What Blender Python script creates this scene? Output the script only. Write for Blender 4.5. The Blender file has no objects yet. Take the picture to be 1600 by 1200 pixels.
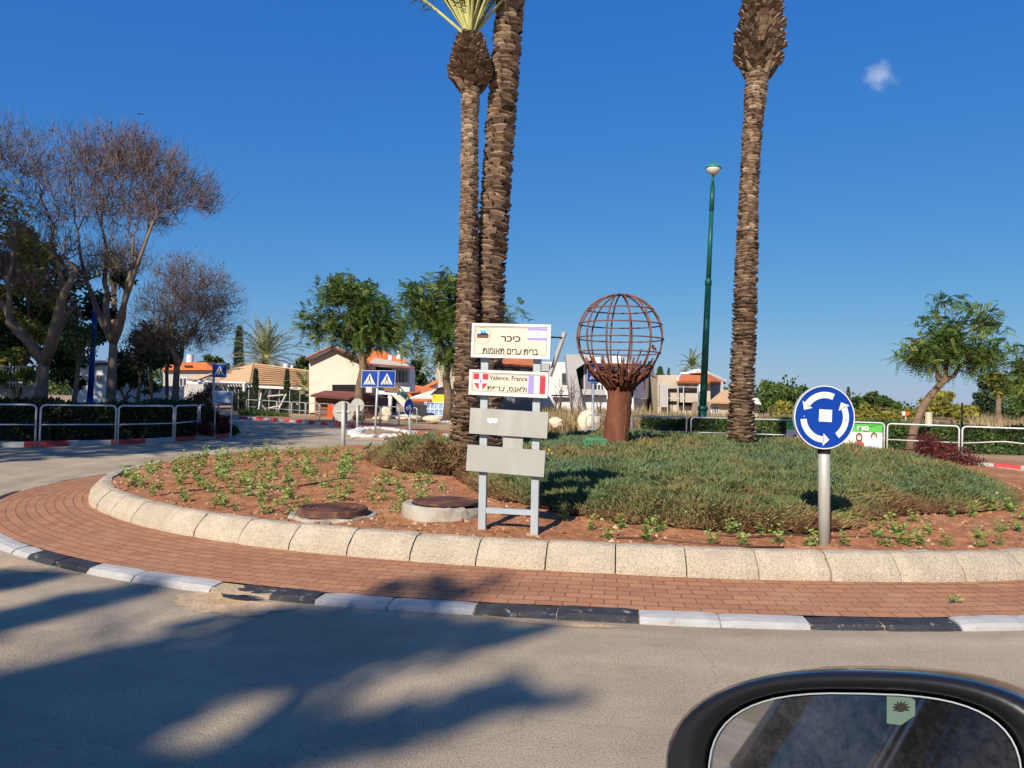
import bpy, math, random
import numpy as np
from mathutils import Vector, Matrix, noise

# ------------------------------------------------------------------ camera, sky, sun, exposure
SC = bpy.context.scene
COL = SC.collection
R = math.radians
CAM_H, F_PX, HOR, SLOPE = 1.6, 1202.0, 20.0, 0.026
PITCH, ROLL = math.atan(HOR / F_PX), math.atan(SLOPE)
cam_d = bpy.data.cameras.new('camera')
cam_d.sensor_width = 36.0
cam_d.lens = 36.0 * F_PX / 1600.0
cam_d.clip_start, cam_d.clip_end = 0.02, 2000
cam = bpy.data.objects.new('camera', cam_d)
COL.objects.link(cam)
CAM_ROT = Matrix.Rotation(math.pi / 2 + PITCH, 4, 'X') @ Matrix.Rotation(ROLL, 4, 'Z')
cam.matrix_world = Matrix.Translation((0, 0, CAM_H)) @ CAM_ROT
SC.camera = cam

SUN_AZ, SUN_EL = R(24), R(33)             # light travels to +y and a little to +x
LDIR = Vector((math.sin(SUN_AZ) * math.cos(SUN_EL), math.cos(SUN_AZ) * math.cos(SUN_EL), -math.sin(SUN_EL)))
w = bpy.data.worlds.new('World'); SC.world = w; w.use_nodes = True
nt = w.node_tree; nt.nodes.clear()
wo = nt.nodes.new('ShaderNodeOutputWorld'); bg = nt.nodes.new('ShaderNodeBackground')
sky = nt.nodes.new('ShaderNodeTexSky'); sky.sky_type = 'NISHITA'; sky.sun_disc = False
sky.sun_elevation = SUN_EL; sky.sun_rotation = math.pi + SUN_AZ
sky.air_density = 1.0; sky.dust_density = 0.2; sky.ozone_density = 3.0; sky.altitude = 50
hs = nt.nodes.new('ShaderNodeHueSaturation'); hs.inputs['Saturation'].default_value = 1.18; hs.inputs['Value'].default_value = 1.0
bg.inputs['Strength'].default_value = 0.10
nt.links.new(sky.outputs[0], hs.inputs['Color'])
gr = nt.nodes.new('ShaderNodeMix'); gr.data_type = 'RGBA'; gr.blend_type = 'MULTIPLY'; gr.inputs['Factor'].default_value = 1; gr.inputs['B'].default_value = (0.33, 0.57, 0.86, 1)   # the deep blue of clear winter air
nt.links.new(hs.outputs[0], gr.inputs['A'])
# one small cloud high on the right
geo = nt.nodes.new('ShaderNodeTexCoord')
def ray(px, py):
    u, v = (px - 800) / F_PX, (600 - py) / F_PX
    return (CAM_ROT.to_3x3() @ Vector((u, v, -1))).normalized()
cd = ray(1375, 119)
vs = nt.nodes.new('ShaderNodeVectorMath'); vs.operation = 'SUBTRACT'; vs.inputs[1].default_value = cd
vd = nt.nodes.new('ShaderNodeVectorMath'); vd.operation = 'MULTIPLY'; vd.inputs[1].default_value = (46, 46, 60)
vl = nt.nodes.new('ShaderNodeVectorMath'); vl.operation = 'LENGTH'
nz = nt.nodes.new('ShaderNodeTexNoise'); nz.inputs['Scale'].default_value = 55; nz.inputs['Detail'].default_value = 6
ma = nt.nodes.new('ShaderNodeMath'); ma.operation = 'MULTIPLY_ADD'; ma.inputs[1].default_value = 1.5
cr = nt.nodes.new('ShaderNodeMapRange'); cr.interpolation_type = 'SMOOTHSTEP'
cr.inputs['From Min'].default_value = 1.75; cr.inputs['From Max'].default_value = 0.75
cr.inputs['To Min'].default_value = 0; cr.inputs['To Max'].default_value = 0.6
mx = nt.nodes.new('ShaderNodeMix'); mx.data_type = 'RGBA'
nt.links.new(geo.outputs['Generated'], vs.inputs[0]); nt.links.new(vs.outputs[0], vd.inputs[0]); nt.links.new(vd.outputs[0], vl.inputs[0])
nt.links.new(geo.outputs['Generated'], nz.inputs['Vector'])
nt.links.new(nz.outputs[0], ma.inputs[0]); nt.links.new(vl.outputs['Value'], ma.inputs[2]); nt.links.new(ma.outputs[0], cr.inputs['Value'])
nt.links.new(cr.outputs[0], mx.inputs['Factor']); # per channel tone of the sky: keeps the zenith deep and the horizon from burning out
sp_ = nt.nodes.new('ShaderNodeSeparateColor'); cb_ = nt.nodes.new('ShaderNodeCombineColor'); nt.links.new(gr.outputs['Result'], sp_.inputs[0])
def mth(op, a, b):
    n = nt.nodes.new('ShaderNodeMath'); n.operation = op
    for i, v in enumerate((a, b)):
        if hasattr(v, 'links'): nt.links.new(v, n.inputs[i])
        else: n.inputs[i].default_value = v
    return n.outputs[0]
KE = 0.1414
for i, (A_, g_) in enumerate(((0.87, 0.97), (0.603, 0.64))):
    nt.links.new(mth('MULTIPLY', mth('POWER', mth('MULTIPLY', sp_.outputs[i], KE), g_), A_ / KE), cb_.inputs[i])
bd = mth('MULTIPLY', sp_.outputs[2], KE)
nt.links.new(mth('MULTIPLY', mth('DIVIDE', bd, mth('ADD', bd, 0.255)), 0.858 / KE), cb_.inputs[2])
nt.links.new(cb_.outputs[0], mx.inputs['A']); mx.inputs['B'].default_value = (4.4, 5.0, 6.0, 1)
nt.links.new(mx.outputs['Result'], bg.inputs['Color']); nt.links.new(bg.outputs[0], wo.inputs['Surface'])

sd = bpy.data.lights.new('sun', 'SUN'); sd.energy = 4.6; sd.angle = R(0.53); sd.color = (1.0, 0.9, 0.76)
sun = bpy.data.objects.new('sun', sd); COL.objects.link(sun)
sun.rotation_euler = LDIR.to_track_quat('-Z', 'Y').to_euler()
SC.view_settings.view_transform = 'Standard'; SC.view_settings.look = 'None'
SC.view_settings.exposure = 0.5; SC.view_settings.gamma = 1.0; SC.view_settings.use_curve_mapping = False
SC.cycles.max_bounces = 6; SC.cycles.transparent_max_bounces = 6

# ------------------------------------------------------------------ helpers
RNG = random.Random(7)
NR = np.random.default_rng(11)
def P(px, py, z=0.0):
    d = ray(px, py); t = (z - CAM_H) / d.z
    return Vector((d.x * t, d.y * t, z))
def at(px, py, D):
    d = ray(px, py); t = D / d.y
    return Vector((d.x * t, D, CAM_H + d.z * t))
def tag(o, label=None, cat=None, group=None, kind=None):
    if label: o['label'] = label
    if cat: o['category'] = cat
    if group: o['group'] = group
    if kind: o['kind'] = kind
    return o
def empty(name, loc, label, cat, group=None, rz=0):
    o = bpy.data.objects.new(name, None); o.empty_display_size = 0.2
    COL.objects.link(o); o.location = loc; o.rotation_euler = (0, 0, rz)
    return tag(o, label, cat, group)
def link(name, me, parent=None, loc=None):
    o = bpy.data.objects.new(name, me); COL.objects.link(o)
    if parent is not None:
        o.parent = parent
        o.matrix_parent_inverse = inv_of(parent)
    if loc is not None: o.location = loc
    return o
def inv_of(o):
    m = o.matrix_basis.copy()
    if o.parent is not None:
        m = o.parent.matrix_basis @ o.matrix_parent_inverse @ m if o.parent.parent is None else m
    return m.inverted()
# every mesh is modelled in world space and then parented with the inverse of its parent's matrix

class MB:
    def __init__(s): s.v, s.f, s.m, s.t = [], [], [], []
    def add(s, vs, fs, m=0, t=0.5):
        n = len(s.v); s.v.extend([tuple(v) for v in vs])
        for f in fs:
            s.f.append(tuple(i + n for i in f)); s.m.append(m); s.t.append(t)
        return s
    def box(s, c, size, rot=None, m=0, t=0.5, taper=1.0):
        sx, sy, sz = size[0] / 2, size[1] / 2, size[2] / 2
        vs = []
        for z, k in ((-sz, 1), (sz, taper)):
            for x, y in ((-sx, -sy), (sx, -sy), (sx, sy), (-sx, sy)):
                v = Vector((x * k, y * k, z))
                if rot is not None: v = rot @ v
                vs.append(v + Vector(c))
        return s.add(vs, [(3, 2, 1, 0), (4, 5, 6, 7), (0, 1, 5, 4), (1, 2, 6, 5), (2, 3, 7, 6), (3, 0, 4, 7)], m, t)
    def tube(s, pts, rad, n=8, m=0, t=0.5, cap=True, squash=1.0):
        pts = [Vector(p) for p in pts]
        if not hasattr(rad, '__len__'): rad = [rad] * len(pts)
        k = len(pts); vs, fs = [], []; ref = None
        for i in range(k):
            d = (pts[min(i + 1, k - 1)] - pts[max(i - 1, 0)])
            if d.length < 1e-9: d = Vector((0, 0, 1))
            d.normalize()
            if ref is None:
                ref = Vector((1, 0, 0)) if abs(d.x) < 0.8 else Vector((0, 1, 0))
            a = (ref - d * ref.dot(d))
            if a.length < 1e-6: a = d.orthogonal()
            a.normalize(); ref = a; b = d.cross(a)
            for j in range(n):
                th = 2 * math.pi * j / n
                vs.append(pts[i] + a * (math.cos(th) * rad[i]) + b * (math.sin(th) * rad[i] * squash))
        for i in range(k - 1):
            for j in range(n):
                j2 = (j + 1) % n
                fs.append((i * n + j, i * n + j2, (i + 1) * n + j2, (i + 1) * n + j))
        if cap:
            fs.append(tuple(range(n - 1, -1, -1))); fs.append(tuple((k - 1) * n + j for j in range(n)))
        return s.add(vs, fs, m, t)
    def prism(s, poly, off, m=0, t=0.5):
        """closed polygon of points pushed along the vector off"""
        poly = [Vector(p) for p in poly]; off = Vector(off); n = len(poly)
        nrm = Vector((0, 0, 0))
        for i in range(n): nrm += poly[i].cross(poly[(i + 1) % n])
        if nrm.dot(off) > 0: poly = poly[::-1]
        vs = poly + [p + off for p in poly]
        fs = [tuple(range(n)), tuple(range(2 * n - 1, n - 1, -1))]
        for i in range(n):
            j = (i + 1) % n; fs.append((j, i, n + i, n + j))
        return s.add(vs, fs, m, t)
    def build(s, name, mats, parent=None, smooth=False):
        me = bpy.data.meshes.new(name)
        me.from_pydata(s.v, [], s.f)
        if not isinstance(mats, (list, tuple)): mats = [mats]
        for m in mats: me.materials.append(m)
        me.polygons.foreach_set('material_index', np.array(s.m, dtype=np.int32))
        at_ = me.attributes.new('tint', 'FLOAT', 'FACE'); at_.data.foreach_set('value', np.array(s.t, dtype=np.float32))
        if smooth: me.polygons.foreach_set('use_smooth', np.ones(len(s.f), dtype=bool))
        me.update()
        return link(name, me, parent)

def quads(name, V, tint, mats, parent=None, extra=None, mi=None):
    """V (N,4,3) loose quads -> one mesh"""
    V = np.asarray(V, dtype=np.float32); n = len(V)
    me = bpy.data.meshes.new(name)
    me.vertices.add(n * 4); me.vertices.foreach_set('co', V.reshape(-1))
    me.loops.add(n * 4); me.loops.foreach_set('vertex_index', np.arange(n * 4, dtype=np.int32))
    me.polygons.add(n); me.polygons.foreach_set('loop_start', np.arange(0, n * 4, 4, dtype=np.int32))
    me.polygons.foreach_set('loop_total', np.full(n, 4, dtype=np.int32))
    if not isinstance(mats, (list, tuple)): mats = [mats]
    for m in mats: me.materials.append(m)
    if mi is not None: me.polygons.foreach_set('material_index', np.asarray(mi, dtype=np.int32))
    a = me.attributes.new('tint', 'FLOAT', 'FACE'); a.data.foreach_set('value', np.asarray(tint, dtype=np.float32))
    me.update(); me.validate()
    return link(name, me, parent)
def unit(a): return a / np.maximum(np.linalg.norm(a, axis=-1, keepdims=True), 1e-9)
def kites(p, d, L, W, bend=None):
    """narrow leaf quads: base p, direction d, length L, half width W"""
    n = len(p); r = NR.normal(size=(n, 3)); s_ = unit(np.cross(d, r))
    L = np.reshape(L, (-1, 1)); W = np.reshape(W, (-1, 1))
    mid = p + d * L * 0.5; tip = p + d * L
    if bend is not None: tip = tip + np.array([0, 0, -1.0]) * L * bend
    return np.stack([p, mid + s_ * W, tip, mid - s_ * W], 1)

# ------------------------------------------------------------------ materials
def mat(name, col, rough=0.8, metal=0.0, var=0.25, scale=4.0, bump=0.0, bscale=40.0, tints=None, spec=0.3,
        col2=None, c2scale=2.0, c2lo=0.5, c2hi=0.65, leaf=0.0, detail=5, speck=None, stretch=None, coat=0.0):
    m = bpy.data.materials.new(name); m.use_nodes = True
    t = m.node_tree; N, Lk = t.nodes, t.links
    b = N['Principled BSDF']; out = N['Material Output']
    b.inputs['Roughness'].default_value = rough; b.inputs['Metallic'].default_value = metal
    b.inputs['Specular IOR Level'].default_value = spec
    if coat: b.inputs['Coat Weight'].default_value = coat; b.inputs['Coat Roughness'].default_value = 0.08
    tc = N.new('ShaderNodeTexCoord'); vec = tc.outputs['Object']
    if stretch:
        mp = N.new('ShaderNodeMapping'); mp.inputs['Scale'].default_value = stretch; Lk.new(vec, mp.inputs['Vector']); vec = mp.outputs[0]
    def noise_(sc, det=5, ro=0.6):
        n = N.new('ShaderNodeTexNoise'); n.inputs['Scale'].default_value = sc; n.inputs['Detail'].default_value = det
        n.inputs['Roughness'].default_value = ro; Lk.new(vec, n.inputs['Vector']); return n.outputs[0]
    def mixc(fac, a, bb, blend='MIX'):
        x = N.new('ShaderNodeMix'); x.data_type = 'RGBA'; x.blend_type = blend
        for s_, v in (('Factor', fac), ('A', a), ('B', bb)):
            if hasattr(v, 'links'): Lk.new(v, x.inputs[s_])
            elif s_ == 'Factor': x.inputs[s_].default_value = v
            else: x.inputs[s_].default_value = (*v[:3], 1)
        return x.outputs['Result']
    def rng_(v, a, bb, lo=0, hi=1):
        r_ = N.new('ShaderNodeMapRange'); r_.inputs['From Min'].default_value = a; r_.inputs['From Max'].default_value = bb
        r_.inputs['To Min'].default_value = lo; r_.inputs['To Max'].default_value = hi; Lk.new(v, r_.inputs['Value']); return r_.outputs[0]
    if tints:
        a = N.new('ShaderNodeAttribute'); a.attribute_name = 'tint'
        cr_ = N.new('ShaderNodeValToRGB'); els = cr_.color_ramp.elements
        for i, c in enumerate(tints):
            e = els[i] if i < 2 else els.new(1.0)
            e.position = i / (len(tints) - 1); e.color = (*c, 1)
        for i, c in enumerate(tints):
            pass
        Lk.new(a.outputs['Fac'], cr_.inputs[0]); c = cr_.outputs[0]
    else:
        c = None
    nv = noise_(scale, detail)
    f = rng_(nv, 0.3, 0.7, 1 - var, 1 + var)
    if c is None:
        rgb = N.new('ShaderNodeRGB'); rgb.outputs[0].default_value = (*col, 1); c = rgb.outputs[0]
    if col2 is not None:
        c = mixc(rng_(noise_(c2scale, 6, 0.65), c2lo, c2hi), c, col2)
    if speck is not None:                       # speck = (scale, colour, amount)
        c = mixc(rng_(noise_(speck[0], 2), 0.5, 0.66, 0, speck[2]), c, speck[1])
    vm = N.new('ShaderNodeVectorMath'); vm.operation = 'SCALE'; Lk.new(c, vm.inputs[0]); Lk.new(f, vm.inputs['Scale'])
    Lk.new(vm.outputs[0], b.inputs['Base Color'])
    if bump:
        bp = N.new('ShaderNodeBump'); bp.inputs['Strength'].default_value = bump; bp.inputs['Distance'].default_value = 0.02
        Lk.new(noise_(bscale, 6), bp.inputs['Height']); Lk.new(bp.outputs[0], b.inputs['Normal'])
    if leaf:
        tr = N.new('ShaderNodeBsdfTranslucent'); Lk.new(vm.outputs[0], tr.inputs['Color'])
        ms = N.new('ShaderNodeMixShader'); ms.inputs[0].default_value = leaf
        Lk.new(b.outputs[0], ms.inputs[1]); Lk.new(tr.outputs[0], ms.inputs[2]); Lk.new(ms.outputs[0], out.inputs['Surface'])
    return m

M = {}
M['asphalt'] = mat('asphalt', (0.455, 0.367, 0.258), 0.9, var=0.2, scale=0.9, bump=0.7, bscale=90, speck=(90, (0.20, 0.16, 0.12), 0.7), col2=(0.51, 0.41, 0.285), c2scale=0.35, c2lo=0.45, c2hi=0.7)
M['ground'] = mat('dry_ground', (0.25, 0.18, 0.10), 0.95, var=0.3, scale=0.6, bump=0.5, bscale=12, col2=(0.13, 0.13, 0.05), c2scale=0.25)
M['soil'] = mat('red_soil', (0.36, 0.14, 0.06), 0.95, var=0.4, scale=6, bump=1.0, bscale=22, speck=(35, (0.50, 0.29, 0.15), 0.5), col2=(0.44, 0.22, 0.10), c2scale=1.2)
M['clod'] = mat('soil_lumps', (0.28, 0.12, 0.055), 0.95, var=0.3, scale=20, tints=[(0.2, 0.08, 0.035), (0.3, 0.14, 0.065), (0.45, 0.3, 0.18), (0.6, 0.5, 0.38)])
M['stone'] = mat('exposed_aggregate', (0.50, 0.425, 0.315), 0.9, var=0.13, scale=3, bump=1.0, bscale=55, speck=(75, (0.24, 0.17, 0.11), 0.6), col2=(0.56, 0.48, 0.37), c2scale=30)
M['kwhite'] = mat('worn_white_paint', (0.39, 0.385, 0.375), 0.6, var=0.08, scale=6, bump=0.3, bscale=40, col2=(0.33, 0.31, 0.28), c2scale=9, c2lo=0.60, c2hi=0.70)
M['kblack'] = mat('worn_black_paint', (0.035, 0.036, 0.042), 0.6, var=0.3, scale=6, bump=0.3, bscale=40, col2=(0.26, 0.23, 0.19), c2scale=12, c2lo=0.60, c2hi=0.72)
M['kred'] = mat('worn_red_paint', (0.52, 0.055, 0.05), 0.6, var=0.15, scale=4, bump=0.2, col2=(0.5, 0.3, 0.25), c2scale=8, c2lo=0.6, c2hi=0.75)
M['galv'] = mat('galvanised_steel', (0.50, 0.52, 0.53), 0.45, 0.35, var=0.12, scale=14)
M['dullpole'] = mat('weathered_zinc_pole', (0.46, 0.45, 0.40), 0.55, 0.25, var=0.18, scale=10, stretch=(1, 1, 0.2))
M['signgrey'] = mat('grey_painted_steel', (0.36, 0.40, 0.42), 0.5, 0.1, var=0.08, scale=5)
M['panelgrey'] = mat('bare_aluminium_panel', (0.36, 0.355, 0.32), 0.5, 0.15, var=0.07, scale=6, stretch=(1, 1, 0.25), col2=(0.41, 0.40, 0.365), c2scale=3)
M['white'] = mat('white_enamel', (0.66, 0.65, 0.63), 0.5, var=0.04)
M['cream'] = mat('cream_enamel', (0.66, 0.57, 0.44), 0.5, var=0.04)
M['ink'] = mat('black_print', (0.02, 0.018, 0.018), 0.5, var=0.05)
M['violet'] = mat('faded_blue_print', (0.30, 0.25, 0.62), 0.5, var=0.05)
M['redprint'] = mat('red_print', (0.74, 0.03, 0.05), 0.5, var=0.05)
M['blue'] = mat('blue_reflective_sheet', (0.003, 0.042, 0.29), 0.4, var=0.08, scale=3)
M['skyprint'] = mat('sky_blue_print', (0.10, 0.42, 0.75), 0.5)
M['brownprint'] = mat('brown_print', (0.16, 0.06, 0.04), 0.5)
M['white_rail'] = mat('white_painted_rail', (0.6, 0.6, 0.6), 0.45, var=0.08, scale=6)
M['grey_rail'] = mat('grey_painted_rail', (0.55, 0.57, 0.60), 0.45, 0.2, var=0.1, scale=6)
M['rust'] = mat('rusted_steel', (0.17, 0.060, 0.032), 0.75, 0.2, var=0.3, scale=7, bump=0.6, bscale=30, stretch=(1, 1, 0.22), col2=(0.36, 0.17, 0.085), c2scale=16, c2lo=0.58, c2hi=0.68)
M['rustrod'] = mat('rusted_rods', (0.20, 0.085, 0.055), 0.7, 0.25, var=0.3, scale=9, bump=0.3, bscale=60)
M['lid'] = mat('rusty_lid', (0.11, 0.05, 0.036), 0.8, 0.1, var=0.35, scale=6, bump=0.5, bscale=40, col2=(0.24, 0.11, 0.05), c2scale=3)
M['concrete'] = mat('concrete', (0.40, 0.36, 0.30), 0.9, var=0.18, scale=5, bump=0.4, bscale=30, col2=(0.22, 0.16, 0.10), c2scale=4, c2lo=0.48, c2hi=0.75)
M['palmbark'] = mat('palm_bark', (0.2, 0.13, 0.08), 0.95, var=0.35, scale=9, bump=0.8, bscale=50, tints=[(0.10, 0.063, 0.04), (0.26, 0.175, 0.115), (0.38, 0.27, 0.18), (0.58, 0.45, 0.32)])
M['bark'] = mat('grey_bark', (0.165, 0.122, 0.09), 0.9, var=0.3, scale=6, bump=0.5, bscale=25)
M['twig'] = mat('thin_twigs', (0.14, 0.097, 0.078), 0.9, var=0.3, scale=3)
M['darkbark'] = mat('brown_bark', (0.17, 0.115, 0.075), 0.9, var=0.3, scale=6, bump=0.5, bscale=25)
M['juniper'] = mat('juniper_needles', (0.1, 0.13, 0.06), 0.8, var=0.25, scale=3, leaf=0.2, tints=[(0.17, 0.08, 0.04), (0.29, 0.20, 0.09), (0.19, 0.195, 0.07), (0.125, 0.175, 0.07), (0.125, 0.19, 0.105)])
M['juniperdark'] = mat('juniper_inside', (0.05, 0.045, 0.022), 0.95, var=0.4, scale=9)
M['seedling'] = mat('bedding_leaves', (0.1, 0.17, 0.04), 0.6, var=0.2, scale=12, leaf=0.25, tints=[(0.09, 0.17, 0.035), (0.21, 0.31, 0.07), (0.38, 0.45, 0.14)])
M['jac'] = mat('feathery_leaves', (0.07, 0.13, 0.03), 0.55, var=0.25, scale=1.2, leaf=0.25, tints=[(0.032, 0.072, 0.016), (0.075, 0.14, 0.03), (0.15, 0.205, 0.042), (0.28, 0.25, 0.06)])
M['green'] = mat('tree_leaves', (0.06, 0.11, 0.03), 0.55, var=0.3, scale=0.6, leaf=0.25, tints=[(0.03, 0.065, 0.02), (0.07, 0.12, 0.03), (0.15, 0.19, 0.045)])
M['olive'] = mat('yellow_green_leaves', (0.15, 0.16, 0.03), 0.6, var=0.3, scale=0.6, leaf=0.25, tints=[(0.10, 0.105, 0.03), (0.24, 0.235, 0.045), (0.44, 0.38, 0.06)])
M['conifer'] = mat('conifer_leaves', (0.03, 0.055, 0.025), 0.7, var=0.3, scale=1, leaf=0.1, tints=[(0.02, 0.04, 0.018), (0.04, 0.07, 0.03), (0.07, 0.10, 0.05)])
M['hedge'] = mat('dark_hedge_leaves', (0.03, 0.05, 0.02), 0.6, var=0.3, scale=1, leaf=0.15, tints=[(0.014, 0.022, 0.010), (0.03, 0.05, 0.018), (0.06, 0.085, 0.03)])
M['redleaf'] = mat('dark_red_leaves', (0.1, 0.02, 0.02), 0.55, var=0.3, scale=5, leaf=0.25, tints=[(0.05, 0.012, 0.014), (0.13, 0.022, 0.025), (0.22, 0.05, 0.04)])
M['deadleaf'] = mat('dead_leaves', (0.15, 0.05, 0.03), 0.8, var=0.3, scale=2, leaf=0.2, tints=[(0.06, 0.035, 0.03), (0.11, 0.055, 0.04), (0.30, 0.06, 0.035)])
M['drygrass'] = mat('dry_grass', (0.35, 0.26, 0.13), 0.9, var=0.25, scale=1, leaf=0.2, tints=[(0.16, 0.15, 0.06), (0.36, 0.26, 0.13), (0.48, 0.38, 0.21)])
M['frond'] = mat('palm_leaflets', (0.1, 0.14, 0.05), 0.5, var=0.25, scale=1, leaf=0.2, tints=[(0.07, 0.11, 0.04), (0.17, 0.21, 0.09), (0.40, 0.36, 0.18)])
M['petiole'] = mat('palm_leaf_stalk', (0.48, 0.46, 0.17), 0.5, var=0.2, scale=5)
M['lampgreen'] = mat('dark_green_paint', (0.010, 0.085, 0.058), 0.4, var=0.1, scale=3)
M['lampblue'] = mat('blue_post_paint', (0.006, 0.035, 0.25), 0.4, var=0.1)
M['milk'] = mat('milky_lamp_cover', (0.62, 0.60, 0.52), 0.3, var=0.05)
M['plaster'] = mat('cream_plaster', (0.66, 0.58, 0.47), 0.9, var=0.08, scale=0.6, bump=0.1, col2=(0.58, 0.47, 0.35), c2scale=0.8, c2lo=0.55, c2hi=0.75)
M['whitewall'] = mat('white_plaster', (0.64, 0.63, 0.62), 0.85, var=0.05, scale=0.5)
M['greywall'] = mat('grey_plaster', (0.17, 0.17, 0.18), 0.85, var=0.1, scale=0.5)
M['lightgrey'] = mat('light_grey_cladding', (0.40, 0.39, 0.38), 0.8, var=0.08, scale=0.5)
M['rawconc'] = mat('raw_concrete_wall', (0.48, 0.41, 0.32), 0.95, var=0.15, scale=0.9, col2=(0.42, 0.36, 0.29), c2scale=0.6)
M['tan_tile'] = mat('tan_roof_tiles', (0.58, 0.37, 0.20), 0.9, var=0.1, scale=1.5)
M['tileline'] = mat('tile_course_shadow_gap', (0.33, 0.20, 0.11), 0.9)
M['orange_tile'] = mat('orange_roof_tiles', (0.55, 0.16, 0.055), 0.85, var=0.2, scale=2.0, bump=0.4, bscale=8)
M['maroon'] = mat('maroon_roofing', (0.22, 0.065, 0.05), 0.8, var=0.25, scale=1.2)
M['fascia'] = mat('dark_timber', (0.10, 0.045, 0.03), 0.8, var=0.3, scale=2)
M['slat'] = mat('brown_slats', (0.22, 0.12, 0.07), 0.85, var=0.3, scale=2)
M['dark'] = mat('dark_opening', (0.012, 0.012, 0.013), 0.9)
M['glass'] = mat('window_glass', (0.04, 0.05, 0.06), 0.08, var=0.1, spec=0.8)
M['boulder'] = mat('limestone_boulder', (0.6, 0.52, 0.39), 0.9, var=0.15, scale=3, bump=0.6, bscale=10, col2=(0.55, 0.40, 0.26), c2scale=2)
M['whitestone'] = mat('whitewashed_stone', (0.62, 0.61, 0.58), 0.85, var=0.12, scale=8, bump=0.4, bscale=20)
M['orange_plastic'] = mat('orange_plastic', (0.75, 0.09, 0.02), 0.5, var=0.1)
M['yellow'] = mat('yellow_fabric', (0.70, 0.52, 0.03), 0.6, var=0.1)
M['tarp'] = mat('black_tarpaulin', (0.03, 0.03, 0.035), 0.5, var=0.3)
M['container'] = mat('pale_blue_container', (0.25, 0.36, 0.55), 0.6, var=0.12, scale=1.5, col2=(0.45, 0.5, 0.56), c2scale=1.2)
M['crate'] = mat('green_plastic_crate', (0.06, 0.24, 0.12), 0.5, var=0.15)
M['banner_green'] = mat('green_banner_print', (0.08, 0.42, 0.06), 0.5, var=0.08)
M['banner_dark'] = mat('dark_green_banner_print', (0.02, 0.20, 0.05), 0.5)
M['skin'] = mat('printed_skin_tone', (0.55, 0.36, 0.26), 0.6)
M['hair'] = mat('printed_hair', (0.10, 0.055, 0.035), 0.6)
M['redshirt'] = mat('printed_red_shirt', (0.55, 0.05, 0.06), 0.6)
M['blueshirt'] = mat('printed_pale_blue_shirt', (0.50, 0.60, 0.75), 0.6)
M['feather'] = mat('pigeon_feathers', (0.045, 0.047, 0.055), 0.6, var=0.3, scale=20)
M['carpaint'] = mat('dark_blue_car_paint', (0.006, 0.008, 0.02), 0.22, var=0.05, spec=0.5, coat=0.5)
M['carglass'] = mat('dark_car_glass', (0.006, 0.007, 0.008), 0.12, var=0.1, spec=0.2)
M['carplastic'] = mat('black_car_plastic', (0.012, 0.012, 0.014), 0.35, var=0.1, spec=0.4)
M['rubber'] = mat('tyre_rubber', (0.02, 0.02, 0.02), 0.8)
M['alloy'] = mat('alloy_rim', (0.45, 0.45, 0.46), 0.35, 0.8)
M['mirror'] = mat('dusty_mirror', (0.42, 0.43, 0.45), 0.05, 1.0, var=0.05, scale=20)
M['palegreen'] = mat('pale_green', (0.10, 0.155, 0.125), 0.5, var=0.1, scale=20)
M['brickpave'] = None

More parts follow.
